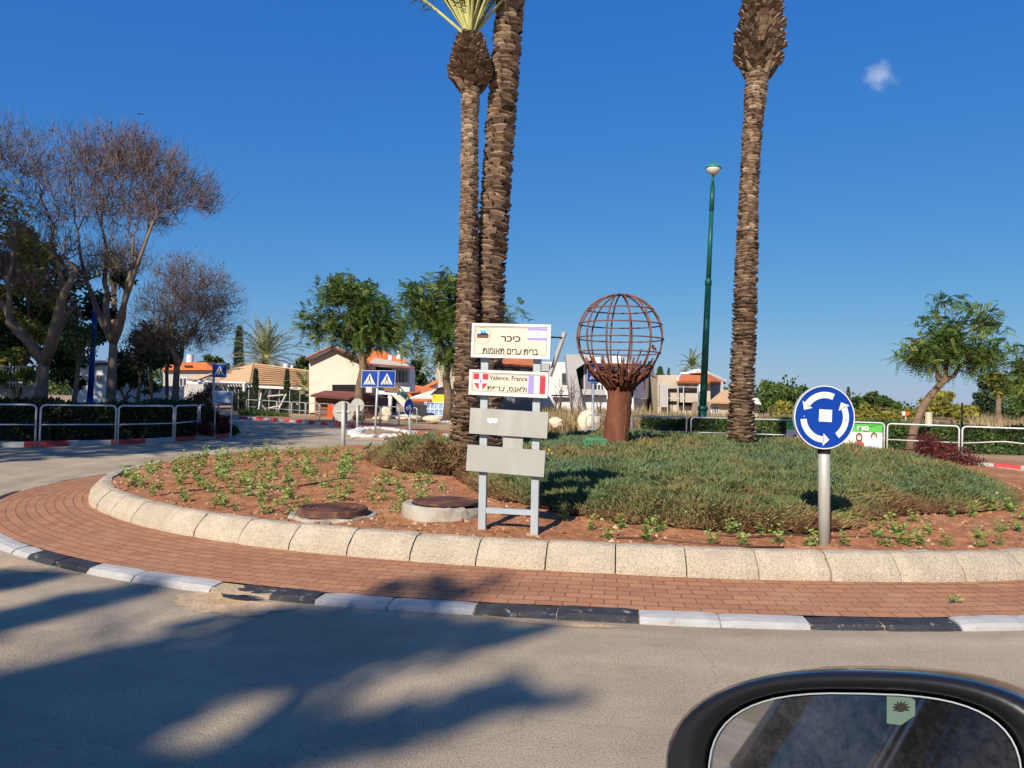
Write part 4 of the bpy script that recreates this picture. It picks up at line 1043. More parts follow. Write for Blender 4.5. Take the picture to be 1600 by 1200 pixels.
    shield = [(x - sw / 2, y + sh / 2), (x - sw / 2, y)] + [(x - sw / 2 + sw * .5 * t, y - sh * .5 * (1 - (1 - t) ** 1.8)) for t in (.2, .4, .6, .8, 1.0)] + [(x + sw / 2 - sw * .5 * t, y - sh * .5 * (1 - (1 - t) ** 1.8)) for t in (.8, .6, .4, .2)] + [(x + sw / 2, y), (x + sw / 2, y + sh / 2)]
    flat('shield', o, c, rx, rz, shield, M['redprint'], 0, .0008)
    flat('shield_cross', o, c, rx, rz, rect(x, y, sw * .22, sh), M['white'], 0, .0013); flat('shield_cross', o, c, rx, rz, rect(x, y + sh * .03, sw, sh * .22), M['white'], 0, .0016)
    flat('shield_charge', o, c, rx, rz, rect(x, y + sh * .03, sw * .14, sh * .26), M['violet'], 0, .0020)
    x, y = L2(782, 905); text_mesh('lettering', 'Valence, France', .062, M['ink'], o, c + rx * x + rz * y + un * .001, rx, rz, un, width=480 * s2, bold=.0006)
    x, y = L2(768, 1035); text_mesh('lettering', heb('ולאנס, צרפת'), .066, M['ink'], o, c + rx * x + rz * y + un * .001, rx, rz, un, width=500 * s2, bold=.001)
    x, y = L2(1143, 980); fw, fh = 215 * s2, 218 * s2
    flat('flag', o, c, rx, rz, rect(x, y, fw, fh), M['white'], 0, .0008)
    flat('flag_stripe', o, c, rx, rz, rect(x - fw / 3, y, fw / 3, fh), M['violet'], 0, .0013); flat('flag_stripe', o, c, rx, rz, rect(x + fw / 3, y, fw / 3, fh), M['redprint'], 0, .0013)
    # two blank boards and the small plate between them
    o, c, rx, rz = board('blank_board', -.005, 661, .745, .243, M['panelgrey'], frame=False, tilt=-.030); o['label'] = 'upper blank grey board with a torn white sticker'
    flat('torn_sticker', o, c, rx, rz, [(-.205, .035), (-.10, .035), (-.105, .0), (-.13, -.012), (-.155, .0), (-.165, -.02), (-.19, -.008), (-.2, .01)], M['white'], 0, .001)
    o, c, rx, rz = board('blank_board', -.028, 720, .745, .246, M['panelgrey'], frame=False, tilt=-.040); o['label'] = 'lowest blank grey board'
    arc = [(.245 + .035 * math.cos(t), -.02 + .05 * math.sin(t)) for t in np.linspace(-1.1, 1.1, 9)]; flat('scratch', o, c, rx, rz, arc + [(.245 + .028 * math.cos(t), -.02 + .046 * math.sin(t)) for t in np.linspace(1.0, -1.0, 9)], M['signgrey'], 0, .001)
    o, c, rx, rz = board('blank_plate', .035, 691.5, .19, .13, M['panelgrey'], frame=False, tilt=-.03)
    for v in o.data.vertices: v.co -= un * .032
    return e
main_sign()

# ------------------------------------------------------------------ round blue sign
def round_sign_face(e, c, rx, rz, un, Rr, face, back, name='sign_disc', arrows=True, sticker=True):
    disc = lambda r, n=48: [(r * math.cos(2 * math.pi * i / n), r * math.sin(2 * math.pi * i / n)) for i in range(n)]
    b = MB(); b.prism([c + rx * x + rz * y - un * .012 for x, y in disc(Rr)], un * .012, m=0)
    b.prism([c + rx * x + rz * y for x, y in disc(Rr * .965)], un * .0012, m=1)
    # turned back rim
    n = 48; vs = []
    for i in range(n):
        a = 2 * math.pi * i / n
        for rr_, dn in ((Rr * 1.004, .002), (Rr * 1.004, -.03), (Rr * .985, -.03)): vs.append(c + rx * rr_ * math.cos(a) + rz * rr_ * math.sin(a) + un * dn)
    b.add(vs, [(i * 3 + j, ((i + 1) % n) * 3 + j, ((i + 1) % n) * 3 + j + 1, i * 3 + j + 1) for i in range(n) for j in range(2)], 2)
    o = b.build(name, [M['white'], face, back], e)
    def flat(nm, poly, m, h):
        bb = MB(); bb.prism([c + rx * x * Rr + rz * y * Rr for x, y in poly], un * h); return bb.build(nm, m, o)
    if arrows:
        for a0, a1 in ((68, 150), (-52, 30), (187, 271)):
            ri, ro = .60, .80; n = 16
            outer = [(ro * math.cos(R(a0 + (a1 - a0) * i / n)), ro * math.sin(R(a0 + (a1 - a0) * i / n))) for i in range(n + 1)]
            inner = [(ri * math.cos(R(a0 + (a1 - a0) * i / n)), ri * math.sin(R(a0 + (a1 - a0) * i / n))) for i in range(n, -1, -1)]
            bb = MB(); k = n + 1
            vs = [c + rx * x * Rr + rz * y * Rr + un * .0024 for x, y in outer + inner]
            bb.add(vs, [(i, i + 1, 2 * k - 2 - i, 2 * k - 1 - i) for i in range(n)])
            hd = [(r * math.cos(R(a)), r * math.sin(R(a))) for r, a in ((.50, a1 - 3), (.72, a1 + 14), (.90, a1 - 3))]
            bb.add([c + rx * x * Rr + rz * y * Rr + un * .0024 for x, y in hd], [(2, 1, 0)])
            bb.build('arrow', M['white'], o)
    if sticker:
        flat('sticker', [(-.19, -.14), (.235, -.14), (.235, .245), (-.19, .245)], M['white'], .003)
        b3 = MB()
        for (x0, y0, x1, y1) in ((-.10, .20, -.09, .12), (-.02, .20, .03, .19), (.03, .19, .03, .12), (.12, .20, .16, .20), (.16, .2, .17, .12), (-.06, .06, 0, .05), (.04, .06, .10, .05)):
            a_, c_ = Vector((x0, y0, 0)), Vector((x1, y1, 0)); d = (c_ - a_).normalized(); q = Vector((-d.y, d.x, 0)) * .008
            b3.prism([c + rx * v.x * Rr + rz * v.y * Rr + un * .003 for v in (a_ - q, c_ - q, c_ + q, a_ + q)], un * .0008)
        b3.build('scribble', M['signgrey'], o)
        flat('bolt', [(-.68 + .02 * math.cos(t), -.0 + .02 * math.sin(t)) for t in np.linspace(0, 5.5, 8)], M['galv'], .004)
        flat('bolt', [(.70 + .02 * math.cos(t), -.06 + .02 * math.sin(t)) for t in np.linspace(0, 5.5, 8)], M['brownprint'], .004)
    return o
def round_sign():
    base = on_soil(1288, 852); k = base.y / F_PX
    e = empty('roundabout_sign', base, 'round blue sign with three white arrows on a zinc post in the front soil strip', 'sign')
    top = at(1287.5, 640, base.y + .05)
    b = MB(); b.tube([base - Vector((0, 0, .1)), top], .0515, 20); b.build('post', M['dullpole'], e, smooth=True)
    c = at(1288.5, 652, base.y - .04); yaw = R(6)
    rx = Vector((math.cos(yaw), math.sin(yaw), 0)); un = Vector((math.sin(yaw), -math.cos(yaw), 0)); rz = Vector((0, 0, 1))
    a = R(-1.5); rx, rz = (rx * math.cos(a) + rz * math.sin(a)), (rz * math.cos(a) - rx * math.sin(a))
    round_sign_face(e, c, rx, rz, un, 49.5 * k, M['blue'], M['galv'])
    b = MB(); b.box(c - un * .02 + Vector((0, 0, -.0)), (.16, .02, .05), Matrix.Rotation(yaw, 3, 'Z')); b.build('clamp', M['dark'], e)
    b = MB(); q = base + (top - base) * ((850 - 705) / (850 - 640.0)); b.tube([q + Vector((0, 0, -.02)), q + Vector((0, 0, .03))], .056, 16); b.build('clamp', M['dark'], e)
round_sign()

# ------------------------------------------------------------------ globe sculpture
def sculpture():
    D = 14.5; k = D / F_PX; base = at(961, 700, D); base.z = soil_z(base.x, base.y) - .02
    e = empty('globe_sculpture', base, 'rusty steel globe of thin rods held up by a tree trunk shaped base', 'sculpture')
    topz = at(968, 602, D).z; rr = random.Random(5); b = MB(); n, m_ = 36, 26; vs = []
    tc = at(969, 602, D)
    for i in range(m_ + 1):
        t = i / m_; c = base.lerp(Vector((tc.x, D, topz)), t); rad = .238 - .014 * t + .03 * max(0, t - .85) / .15
        for j in range(n):
            a = 2 * math.pi * j / n; q = noise.noise((math.cos(a) * 3.2, math.sin(a) * 3.2, t * 2.2)) * .03 + noise.noise((math.cos(a) * 9, math.sin(a) * 9, t * 3)) * .012
            notch = 0.0
            hgt = t
            if i == m_: hgt = 1.0 + .06 * noise.noise((a * 2, 3, 1)) - (.16 if -2.2 < a - math.pi * 1.45 + math.pi < -1.2 else 0)
            cc = base.lerp(Vector((tc.x, D, topz)), hgt); vs.append(cc + Vector((math.cos(a), math.sin(a), 0)) * (rad + q))
    b.add(vs, [(i * n + j, i * n + (j + 1) % n, (i + 1) * n + (j + 1) % n, (i + 1) * n + j) for i in range(m_) for j in range(n)])
    b.build('trunk_base', M['rust'], e, smooth=True)
    gc = at(968.5, 527.5, D); G = 67.5 * k
    for i in range(6):
        a = R(5 + 180 / 6 * i); pts = [gc + Vector((math.cos(a) * math.cos(t), math.sin(a) * math.cos(t), math.sin(t))) * G for t in np.linspace(-math.pi, math.pi, 49)]
        bb = MB(); bb.tube(pts, .0165, 6, cap=False); bb.build('meridian_hoop', M['rustrod'], e, smooth=True)
    for py in (484, 507, 529.5, 551, 571):
        z = (527.5 - py) * k; r = math.sqrt(max(G * G - z * z, 0)); bb = MB(); bb.tube([gc + Vector((math.cos(t) * r, math.sin(t) * r, z)) for t in np.linspace(0, 2 * math.pi, 49)], .014, 6, cap=False); bb.build('parallel_hoop', M['rustrod'], e, smooth=True)
    # limbs that open out of the trunk and carry the globe, with curled twigs between them
    b = MB()
    for i in range(15):
        a = 2 * math.pi * i / 15 + rr.uniform(-.15, .15); u = Vector((math.cos(a), math.sin(a), 0)); lat = rr.uniform(-.62, -.45)
        tgt = gc + (u * math.cos(lat) + Vector((0, 0, math.sin(lat)))) * G * .99; p0 = Vector((tc.x, D, topz - .10)) + u * .19
        p1 = p0 + u * .10 + Vector((0, 0, .12)); p2 = p0.lerp(tgt, .62) + u * .05 - Vector((0, 0, .03))
        b.tube([p0, p1, p2, tgt], [.055, .045, .032, .015], 6)
        for q in range(3):
            s0 = p1.lerp(p2, rr.random()); v = Vector((rr.gauss(0, 1), rr.gauss(0, 1), rr.uniform(.2, 1.4))).normalized(); s1 = s0 + v * rr.uniform(.08, .2); s2 = s1 + Vector((rr.gauss(0, 1), rr.gauss(0, 1), rr.uniform(-.6, .8))).normalized() * .12; s3 = s2 + Vector((rr.gauss(0, 1), rr.gauss(0, 1), -.6)).normalized() * .07
            b.tube([s0, s1, s2, s3], [.022, .017, .012, .007], 5)
    for i in range(34):
        a = rr.random() * 6.28; r = .25 * math.sqrt(rr.random()); s0 = Vector((tc.x + math.cos(a) * r, D + math.sin(a) * r, topz - .06)); s1 = s0 + Vector((math.cos(a) * rr.uniform(0, .2), math.sin(a) * rr.uniform(0, .2), rr.uniform(.12, .36))); s2 = s1 + Vector((rr.gauss(0, .08), rr.gauss(0, .08), rr.uniform(-.04, .12))); s3 = s2 + Vector((rr.gauss(0, .06), rr.gauss(0, .06), rr.uniform(-.1, .03)))
        b.tube([s0, s1, s2, s3], [.03, .022, .014, .006], 5)
    for s_ in (at(964, 566, D), at(1000, 562, D)): b.tube([Vector((tc.x, D, topz)), Vector((tc.x, D, topz)).lerp(s_, .6) + Vector((.02, 0, 0)), s_ + Vector((0, 0, .12)), s_ + Vector((.03, 0, .22))], [.03, .02, .014, .005], 5)
    b.build('branches', M['rust'], e, smooth=True)
    # little bird on the lowest hoop
    py = 551; z = (527.5 - py) * k; r = math.sqrt(G * G - z * z); bp = gc + Vector((math.cos(R(-44)) * r, math.sin(R(-44)) * r, z + .014)); b = MB()
    b.tube([bp + Vector((.05, .0, .02)), bp + Vector((.015, 0, .04)), bp + Vector((-.015, 0, .075)), bp + Vector((-.02, 0, .10)), bp + Vector((-.02, 0, .115))], [.008, .028, .03, .02, .006], 8); b.tube([bp + Vector((0, 0, -.004)), bp + Vector((0, 0, .035))], .005, 5); b.build('bird_figure', M['rust'], e, smooth=True)
sculpture()

# ------------------------------------------------------------------ small things on the island
def manholes():
    q = MANP[0]; e = empty('manhole_cover', q, 'low rusty round manhole cover in the soil nearer the front left kerb', 'manhole')
    z = soil_z(q.x, q.y)
    def ring(rad, z0, z1, m, nm, bev=.012, wob=0.0, n=40):
        b = MB(); vs = []; prof = [(rad * 1.01, z0), (rad, z1 - bev), (rad - bev, z1), (rad * .86, z1 - .002), (rad * .84, z1 - .012), (.001, z1 - .010)]
        for i in range(n):
            a = 2 * math.pi * i / n
            for r, zz in prof:
                w_ = wob * noise.noise((math.cos(a) * 2, math.sin(a) * 2, zz * 9)); vs.append((q.x + math.cos(a) * r * (1 + w_), q.y + math.sin(a) * r * (1 + w_), z + zz + wob * .1 * noise.noise((math.cos(a) * 4, math.sin(a) * 4, 7))))
        k = len(prof); b.add(vs, [(i * k + j, ((i + 1) % n) * k + j, ((i + 1) % n) * k + j + 1, i * k + j + 1) for i in range(n) for j in range(k - 1)]); return b.build(nm, m, e, smooth=False)
    ring(.44, -.06, .022, M['concrete'], 'collar', wob=.14); ring(.355, .02, .088, M['lid'], 'lid')
    b = MB()
    for r in (.24, .15):
        pts = [(q.x + math.cos(t) * r, q.y + math.sin(t) * r, z + .079) for t in np.linspace(0, 6.283, 30)]; b.tube(pts, .008, 5, cap=False)
    b.build('cast_pattern', M['lid'], e)
    q = MANP[1]; e = empty('manhole_cover', q, 'raised pale concrete manhole with a broken rim and rusty lid beside the sign', 'manhole'); z = soil_z(q.x, q.y)
    b = MB(); n = 48; vs = []
    for i in range(n):
        a = 2 * math.pi * i / n; br = .025 * noise.noise((math.cos(a) * 5, math.sin(a) * 5, 2)) - (.05 if math.cos(a - R(-20)) > .86 else 0)
        for r, zz in ((.44, -.08), (.43, .03), (.425, .095 + br), (.395, .115 + br), (.33, .11 + br * .5), (.32, .08)):
            w_ = 1 + .03 * noise.noise((math.cos(a) * 3, math.sin(a) * 3, zz * 4)); vs.append((q.x + math.cos(a) * r * w_, q.y + math.sin(a) * r * w_, z + zz))
    b.add(vs, [(i * 6 + j, ((i + 1) % n) * 6 + j, ((i + 1) % n) * 6 + j + 1, i * 6 + j + 1) for i in range(n) for j in range(5)]); b.build('concrete_ring', M['concrete'], e)
    b = MB(); rim = [(q.x + .03 + math.cos(t) * .35, q.y + .05 + math.sin(t) * .33, z + .112) for t in np.linspace(0, 6.283, 33)[:-1]]; b.prism(rim, (0, 0, .022)); b.build('lid', M['lid'], e)
manholes()
def box_thing(name, label, cat, c, size, m, rz=0.0, group=None):
    b = MB(); b.box(c, size, Matrix.Rotation(rz, 3, 'Z')); return tag(b.build(name, m), label, cat, group)
q = at(771, 702, 11.5); q.z = soil_z(q.x, q.y)
e = empty('warning_post', q, 'orange plastic warning post half hidden behind the sign boards', 'bollard')
b = MB(); b.tube([q - Vector((0, 0, .05)), q + Vector((0, 0, .22)), q + Vector((0, 0, .27))], [.065, .062, .03], 14); b.build('tube', M['orange_plastic'], e, smooth=True)
b = MB()
for dz in (.05, .12, .19): b.tube([q + Vector((0, 0, dz)), q + Vector((0, 0, dz + .02))], .068, 14)
b.build('band', M['redprint'], e)
# crate
q = at(929, 690, 13.2); q.z = soil_z(q.x, q.y) + .36
e = empty('plastic_crate', q, 'green slotted plastic crate left of the sculpture trunk in the juniper', 'crate')
b = MB(); w_, h_, d_ = .34, .24, .25
for i in range(7):
    x = -w_ / 2 + w_ * i / 6
    for y in (-d_ / 2, d_ / 2): b.box(q + Vector((x, y, 0)), (.022, .014, h_))
for i in range(4):
    z = -h_ / 2 + h_ * i / 3
    for y in (-d_ / 2, d_ / 2): b.box(q + Vector((0, y + (.01 if y > 0 else -.01), z)), (w_ + .03, .012, .026))
    for x in (-w_ / 2, w_ / 2): b.box(q + Vector((x, 0, z)), (.014, d_, .026))
b.build('slotted_side', M['crate'], e); b = MB(); b.box(q + Vector((0, 0, -h_ / 2 - .012)), (w_, d_, .012)); b.build('bottom', M['crate'], e)
# small flowering plant and litter right of the sign
q = at(862, 706, 11.6); q.z = soil_z(q.x, q.y) + .30
e = empty('flower_bunch', q, 'little bunch of white and yellow flowers just right of the lowest sign board', 'flowers')
rng = np.random.default_rng(8); pp = rng.normal(size=(40, 3)) * [.07, .05, .05] + np.array(q); V = kites(pp, unit(rng.normal(size=(40, 3))), .05, .02); quads('petals', V[:24], np.full(24, .5), M['white'], e); quads('yellow_blooms', V[24:32], np.full(8, .5), M['yellow'], e); quads('leaves', V[32:], np.full(8, .5), M['seedling'], e)
# pigeon on the bed
q = on_soil(575, 706) + Vector((0, 1.0, .0)); q = at(575, 703.5, 15.2)
e = empty('pigeon', q, 'dark pigeon standing on the far left edge of the flower bed', 'bird')
b = MB(); S = .62
b.tube([q + Vector((x * S, 0, z * S)) for x, z in ((-.17, .02), (-.10, .06), (-.03, .10), (.04, .145), (.075, .19), (.085, .225), (.10, .245), (.13, .24), (.15, .235))], [.012 * S, .04 * S, .065 * S, .062 * S, .035 * S, .026 * S, .028 * S, .012 * S, .004], 10, squash=.85)
b.build('body', M['feather'], e, smooth=True)
b = MB()
for dy in (-.015, .015): b.tube([q + Vector((.01, dy, -.06)), q + Vector((.0, dy, .06))], .005, 5)
b.build('legs', M['redprint'], e)
# two flat stones where the far post stands, and pebbles along the kerb
STONES = []
def rock_mesh(seed, n=3, sq=0.7):
    import bmesh
    bm = bmesh.new(); bmesh.ops.create_icosphere(bm, subdivisions=n, radius=1.0); rr = random.Random(seed); o = Vector((rr.random() * 9, rr.random() * 9, rr.random() * 9))
    for v in bm.verts:
        k = 1 + .35 * noise.noise(v.co * .9 + o) + .16 * noise.noise(v.co * 2.2 + o) + .05 * noise.noise(v.co * 6 + o); v.co *= k; v.co.z *= sq
    me = bpy.data.meshes.new('rock'); bm.to_mesh(me); bm.free(); return me
ROCKS = [rock_mesh(i, 2) for i in range(6)]
BIGROCKS = [rock_mesh(20 + i, 3, .8) for i in range(6)]
def rock(name, me, loc, s, m, label, cat, group=None, rz=None):
    me2 = me
    if not me.materials: me.materials.append(m)
    elif me.materials[0] != m: me2 = me.copy(); me2.materials.clear(); me2.materials.append(m)
    o = bpy.data.objects.new(name, me2); COL.objects.link(o); o.location = loc; o.scale = s if hasattr(s, '__len__') else (s, s, s); o.rotation_euler = (0, 0, RNG.random() * 6.28 if rz is None else rz)
    return tag(o, label, cat, group)
q = at(533, 706, 17.3); rock('stone_block', ROCKS[0], q, (.13, .1, .06), M['boulder'], 'pale flat stone left of the post foot at the far edge of the bed', 'stone'); q = at(546, 706, 17.2); rock('stone_block', ROCKS[1], q, (.11, .1, .06), M['boulder'], 'pale flat stone right of the post foot at the far edge of the bed', 'stone')
# grass tuft in the paving
q = P(1487, 938, .11); pp = np.tile(np.array(q), (26, 1)) + NR.normal(size=(26, 3)) * [.03, .02, 0]; quadso = quads('grass_tuft', kites(pp, unit(NR.normal(size=(26, 3)) * [.9, .9, .2] + [0, 0, .5]), NR.uniform(.05, .11, 26), .004), NR.random(26), M['seedling']); tag(quadso, 'small green grass tuft growing in the brick apron on the right', 'grass tuft')

def drip(name, pts, label):
    b = MB(); q = [on_soil(x, y) + Vector((0, 0, .012)) for x, y in pts]; b.tube(q, .009, 6); return tag(b.build(name, M['dripline'], smooth=True), label, 'pipe')
M['dripline'] = mat('brown_drip_pipe', (0.085, 0.04, 0.025), 0.6, var=.3, scale=9)
drip('drip_line', [(960, 842), (1010, 843), (1060, 849), (1110, 853), (1170, 856), (1225, 857)], 'brown drip pipe lying on the soil strip left of the round sign')
drip('drip_line', [(1120, 838), (1180, 841), (1240, 838), (1300, 842), (1370, 840), (1440, 846)], 'brown drip pipe lying behind the round sign post')
drip('drip_line', [(250, 775), (300, 768), (360, 762), (420, 765), (470, 760), (540, 748)], 'brown drip pipe between the bedding plants on the left')
def straw():
    rng = np.random.default_rng(12); P3, Dr = [], []
    for (px, py, n, sx, sy) in ((600, 828, 420, 110, 8), (700, 838, 260, 60, 6), (480, 815, 160, 60, 8), (900, 836, 120, 60, 8), (350, 800, 120, 90, 10), (1100, 848, 160, 200, 6), (1450, 840, 120, 100, 8)):
        for _ in range(n):
            q = on_soil_fast(px + rng.normal() * sx, min(862, py + rng.normal() * sy))
            if (q.x - CX) ** 2 + (q.y - CY) ** 2 < (k_r(math.atan2(q.y - CY, q.x - CX)) - .27) ** 2: P3.append((q.x, q.y, soil_z(q.x, q.y) + .006))
    P3 = np.array(P3); n = len(P3); a = rng.random(n) * 6.283
    d = unit(np.c_[np.cos(a), np.sin(a), rng.normal(0, .18, n)]); tag(quads('dry_straw', kites(P3, d, rng.uniform(.03, .10, n), rng.uniform(.0015, .0035, n)), rng.random(n), M['drygrass']), 'dry straw and leaf litter scattered on the red soil', 'litter', kind='stuff')
def on_soil_fast(px, py):
    p = P(px, py, .36); return P(px, py, soil_z(p.x, p.y))
straw()

# ------------------------------------------------------------------ guard rails
def guard_rail(p0, p1, m, label, group, h=.95, mid=.46, r=.024, bow=0.0):
    p0, p1 = Vector(p0), Vector(p1); t = (p1 - p0); L = t.length; t.normalize(); up = Vector((0, 0, 1)); c = .11
    e = empty('guard_rail', p0, label, 'guard rail', group)
    pts = [p0 - up * .1, p0 + up * (h - c)]
    for k in range(1, 6):
        a = math.pi / 2 * k / 5; pts.append(p0 + up * (h - c + c * math.sin(a)) + t * (c - c * math.cos(a)))
    q = [p1 - t * 0 + up * (h - c)]
    pts2 = []
    for k in range(0, 6):
        a = math.pi / 2 * k / 5; pts2.append(p1 - t * (c - c * math.sin(a)) + up * (h - c + c * math.cos(a)))
    b = MB(); b.tube(pts + pts2 + [p1 - up * .1], r, 7); b.build('frame', m, e, smooth=True)
    b = MB(); b.tube([p0 + up * mid, p0.lerp(p1, .5) + up * (mid + bow), p1 + up * mid], r * .75, 6); b.build('middle_rail', m, e, smooth=True)
GL = 'white guard rail panel by the left hedge, '
for (a, b_, t) in (((-62, 693.5), (55, 692), 'cut off by the picture edge'), ((62, 692), (180, 690), 'widest one, second from the edge'), ((184, 690), (270, 686.5), 'third from the left edge'), ((273, 686), (308, 681), 'narrow one second from the info board'), ((311, 680.5), (341, 673), 'narrowest one ending at the info board')):
    guard_rail(P(*a, VZ), P(*b_, VZ), M['grey_rail'], GL + t, 'guard rails along the left hedge', h=.96)
FX = [(384, 645.5), (408, 647.5), (432, 650), (455, 652), (477, 654), (499, 656), (521, 658), (544, 659.5), (566, 661), (594, 663), (623, 665), (652, 667)]
ORD = ['leftmost', 'second', 'third', 'fourth', 'fifth', 'sixth', 'seventh', 'eighth', 'ninth', 'tenth', 'last']
for i in range(len(FX) - 1):
    a, b_ = P(*FX[i], VZ), P(*FX[i + 1], VZ); d = (b_ - a).normalized() * .05
    guard_rail(a + d, b_ - d, M['galv'], 'silver guard rail panel on the far red and white kerb, %s from the left' % ORD[i], 'guard rails along the far kerb', h=.86, mid=.42)
MR = [((915, 693), (983, 694.5), 'at the big pale boulder left of the sculpture'), ((988, 695), (1072, 696), 'just right of the sculpture trunk'), ((1079, 697), (1168, 699), 'in front of the green lamp post'), ((1176, 700), (1276, 703), 'right of the right hand palm'), ((1282, 704), (1381, 708), 'almost covered by the banner behind the round sign'), ((1386, 710), (1498, 716), 'crossed by the leaning trunk behind the red shrub'), ((1503, 717), (1640, 724), 'with a bent middle rail')]
for a, b_, t in MR:
    guard_rail(P(*a, VZ), P(*b_, VZ), M['white_rail'] if a[0] > 1270 else M['galv'], 'rail panel beyond the island, ' + t, 'guard rails beyond the island', bow=.10 if a[0] == 1503 else 0)

# election style banner tied to the rails
def banner():
    z0 = VZ + .10; A = P(1228, 701.5, VZ); B_ = P(1378, 708, VZ); t = (B_ - A); L = t.length; t.normalize(); n = Vector((t.y, -t.x, 0)) * .045
    e = empty('banner', A, 'printed cloth banner with a green top band tied to the rails behind the round sign', 'banner')
    H = .80; up = Vector((0, 0, 1)); ox = A + n
    def W(u, v, k=0.0): return ox + t * (u * L) + up * (z0 + v * H - VZ) + n * (k / .045) + n * (.25 * math.sin(u * 19) * (v - .5))
    def patch(nm, u0, u1, v0, v1, m, k, top=None):
        b = MB(); N = 16; vs = []
        for i in range(N + 1):
            u = u0 + (u1 - u0) * i / N; hi = v1 if top is None else top(u); vs += [W(u, v0, k), W(u, hi, k)]
        b.add(vs, [(2 * i, 2 * i + 2, 2 * i + 3, 2 * i + 1) for i in range(N)]); return b.build(nm, m, e)
    b = MB(); N = 24; vs = []
    for i in range(N + 1):
        for v in np.linspace(0, 1, 5): vs.append(W(i / N, v))
    b.add(vs, [(i * 5 + j, (i + 1) * 5 + j, (i + 1) * 5 + j + 1, i * 5 + j + 1) for i in range(N) for j in range(4)]); b.build('cloth', M['white'], e)
    patch('green_band', 0, 1, .68, 1.0, M['banner_green'], .003)
    def poly(nm, pts, m, k):
        b = MB(); b.add([W(u, v, k) for u, v in pts], [tuple(range(len(pts)))]); return b.build(nm, m, e)
    poly('dark_swoosh', [(.62, 1), (.74, .90), (.82, .86), (.9, .9), (.98, 1), (.9, .95), (.82, .93)], M['banner_dark'], .005); poly('pale_swoosh', [(.70, .98), (.80, .82), (.88, .68), (.83, .68), (.76, .8)], M['palegreen'], .005)
    poly('leaf_mark', [(.02, .85), (.07, .95), (.13, .86), (.07, .78)], M['banner_dark'], .005); poly('leaf_mark', [(.045, .82), (.09, .92), (.14, .80), (.1, .75)], M['skyprint'], .006)
    text_mesh('lettering', 'סוום', .20, M['white'], e, W(.80, .83, .006), t, up, n.normalized(), width=L * .12, bold=.008)
    for (u, s_, shirt, long) in ((.765, 1.25, 'redshirt', True), (.915, 1.4, 'blueshirt', False), (.09, .75, 'blueshirt', False), (.2, .7, 'cream', True), (.56, .7, 'blueshirt', False), (.45, .8, 'cream', True)):
        hv = .20 + .20 * s_; asp = L / H
        ell = lambda cu, cv, ru, rv, n_=14, a0=0, a1=6.283: [(cu + ru / asp * math.cos(a0 + (a1 - a0) * i / n_), cv + rv * math.sin(a0 + (a1 - a0) * i / n_)) for i in range(n_ + (a1 < 6))]
        poly('printed_hair', ell(u, hv + .05, .085 * s_, .11 * s_) if not long else ell(u, hv + .0, .10 * s_, .16 * s_), M['hair'], .004)
        poly('printed_torso', [(u - .15 * s_ / asp, 0), (u + .15 * s_ / asp, 0), (u + .155 * s_ / asp, .17 * s_), (u + .10 * s_ / asp, .24 * s_), (u - .10 * s_ / asp, .24 * s_), (u - .155 * s_ / asp, .17 * s_)], M[shirt], .0055)
        poly('printed_face', ell(u, hv + .015, .06 * s_, .085 * s_), M['skin'], .007); poly('printed_mask', ell(u, hv - .02, .058 * s_, .05 * s_), M['white'], .0085)
banner()

# ------------------------------------------------------------------ lamp posts and distant signs
def lamp_green():
    D = 27.0; base = at(1097.5, 668, D); base.z = VZ; k = D / F_PX
    e = empty('street_lamp', base, 'tall dark green street lamp with a domed head behind the rails', 'street lamp')
    p = lambda y: at(1097.5 + (650 - y) * .0445, y, D)
    b = MB(); b.tube([base, p(668)], [.16, .155], 14); b.tube([p(668), p(641)], [.155, .15], 14); b.tube([p(641), p(637), p(634)], [.185, .185, .15], 14); b.build('base', M['lampgreen'], e, smooth=True)
    b = MB(); b.tube([p(635), p(441)], [.128, .105], 14); b.build('lower_post', M['lampgreen'], e, smooth=True)
    b = MB(); b.tube([p(446), p(443), p(438), p(434)], [.115, .125, .12, .07], 14); b.build('joint_ring', M['lampgreen'], e, smooth=True)
    b = MB(); b.tube([p(435), p(330)], [.09, .075], 10); b.tube([p(330), p(290)], [.085, .085], 10); b.tube([p(290), p(274)], [.05, .045], 10); b.build('upper_post', M['lampgreen'], e, smooth=True)
    c = p(263); ax = (p(250) - p(270)).normalized()
    b = MB(); b.tube([c - ax * .24, c - ax * .20, c - ax * .08, c + ax * .0], [.06, .16, .245, .265], 20); b.build('lamp_cover', M['milk'], e, smooth=True)
    b = MB(); b.tube([c - ax * .005, c + ax * .012, c + ax * .10, c + ax * .165, c + ax * .19], [.285, .285, .22, .10, .02], 20); b.tube([c + ax * .18, c + ax * .33], [.02, .012], 6); b.build('lamp_hood', mat('weathered_green_hood', (0.035, 0.20, 0.13), 0.45, var=.15), e, smooth=True)
lamp_green()
def lamp_blue():
    D = 27.5; base = at(139, 668, D); base.z = VZ; e = empty('painted_post', base, 'tall blue painted post among the bare trees on the left', 'post')
    p = lambda y: at(140 + (640 - y) * .052, y, D)
    b = MB(); b.tube([base, p(630), p(620)], [.15, .14, .10], 12); b.build('base', M['lampblue'], e, smooth=True)
    b = MB(); b.tube([p(621), p(488)], [.10, .085], 12); b.build('lower_post', M['lampblue'], e, smooth=True)
    b = MB(); b.tube([p(490), p(487), p(484)], [.11, .115, .07], 12); b.build('joint_ring', M['lampblue'], e, smooth=True); b = MB(); b.tube([p(485), p(480), p(478)], [.07, .06, .02], 10); b.build('cap', M['lampblue'], e, smooth=True)
lamp_blue()

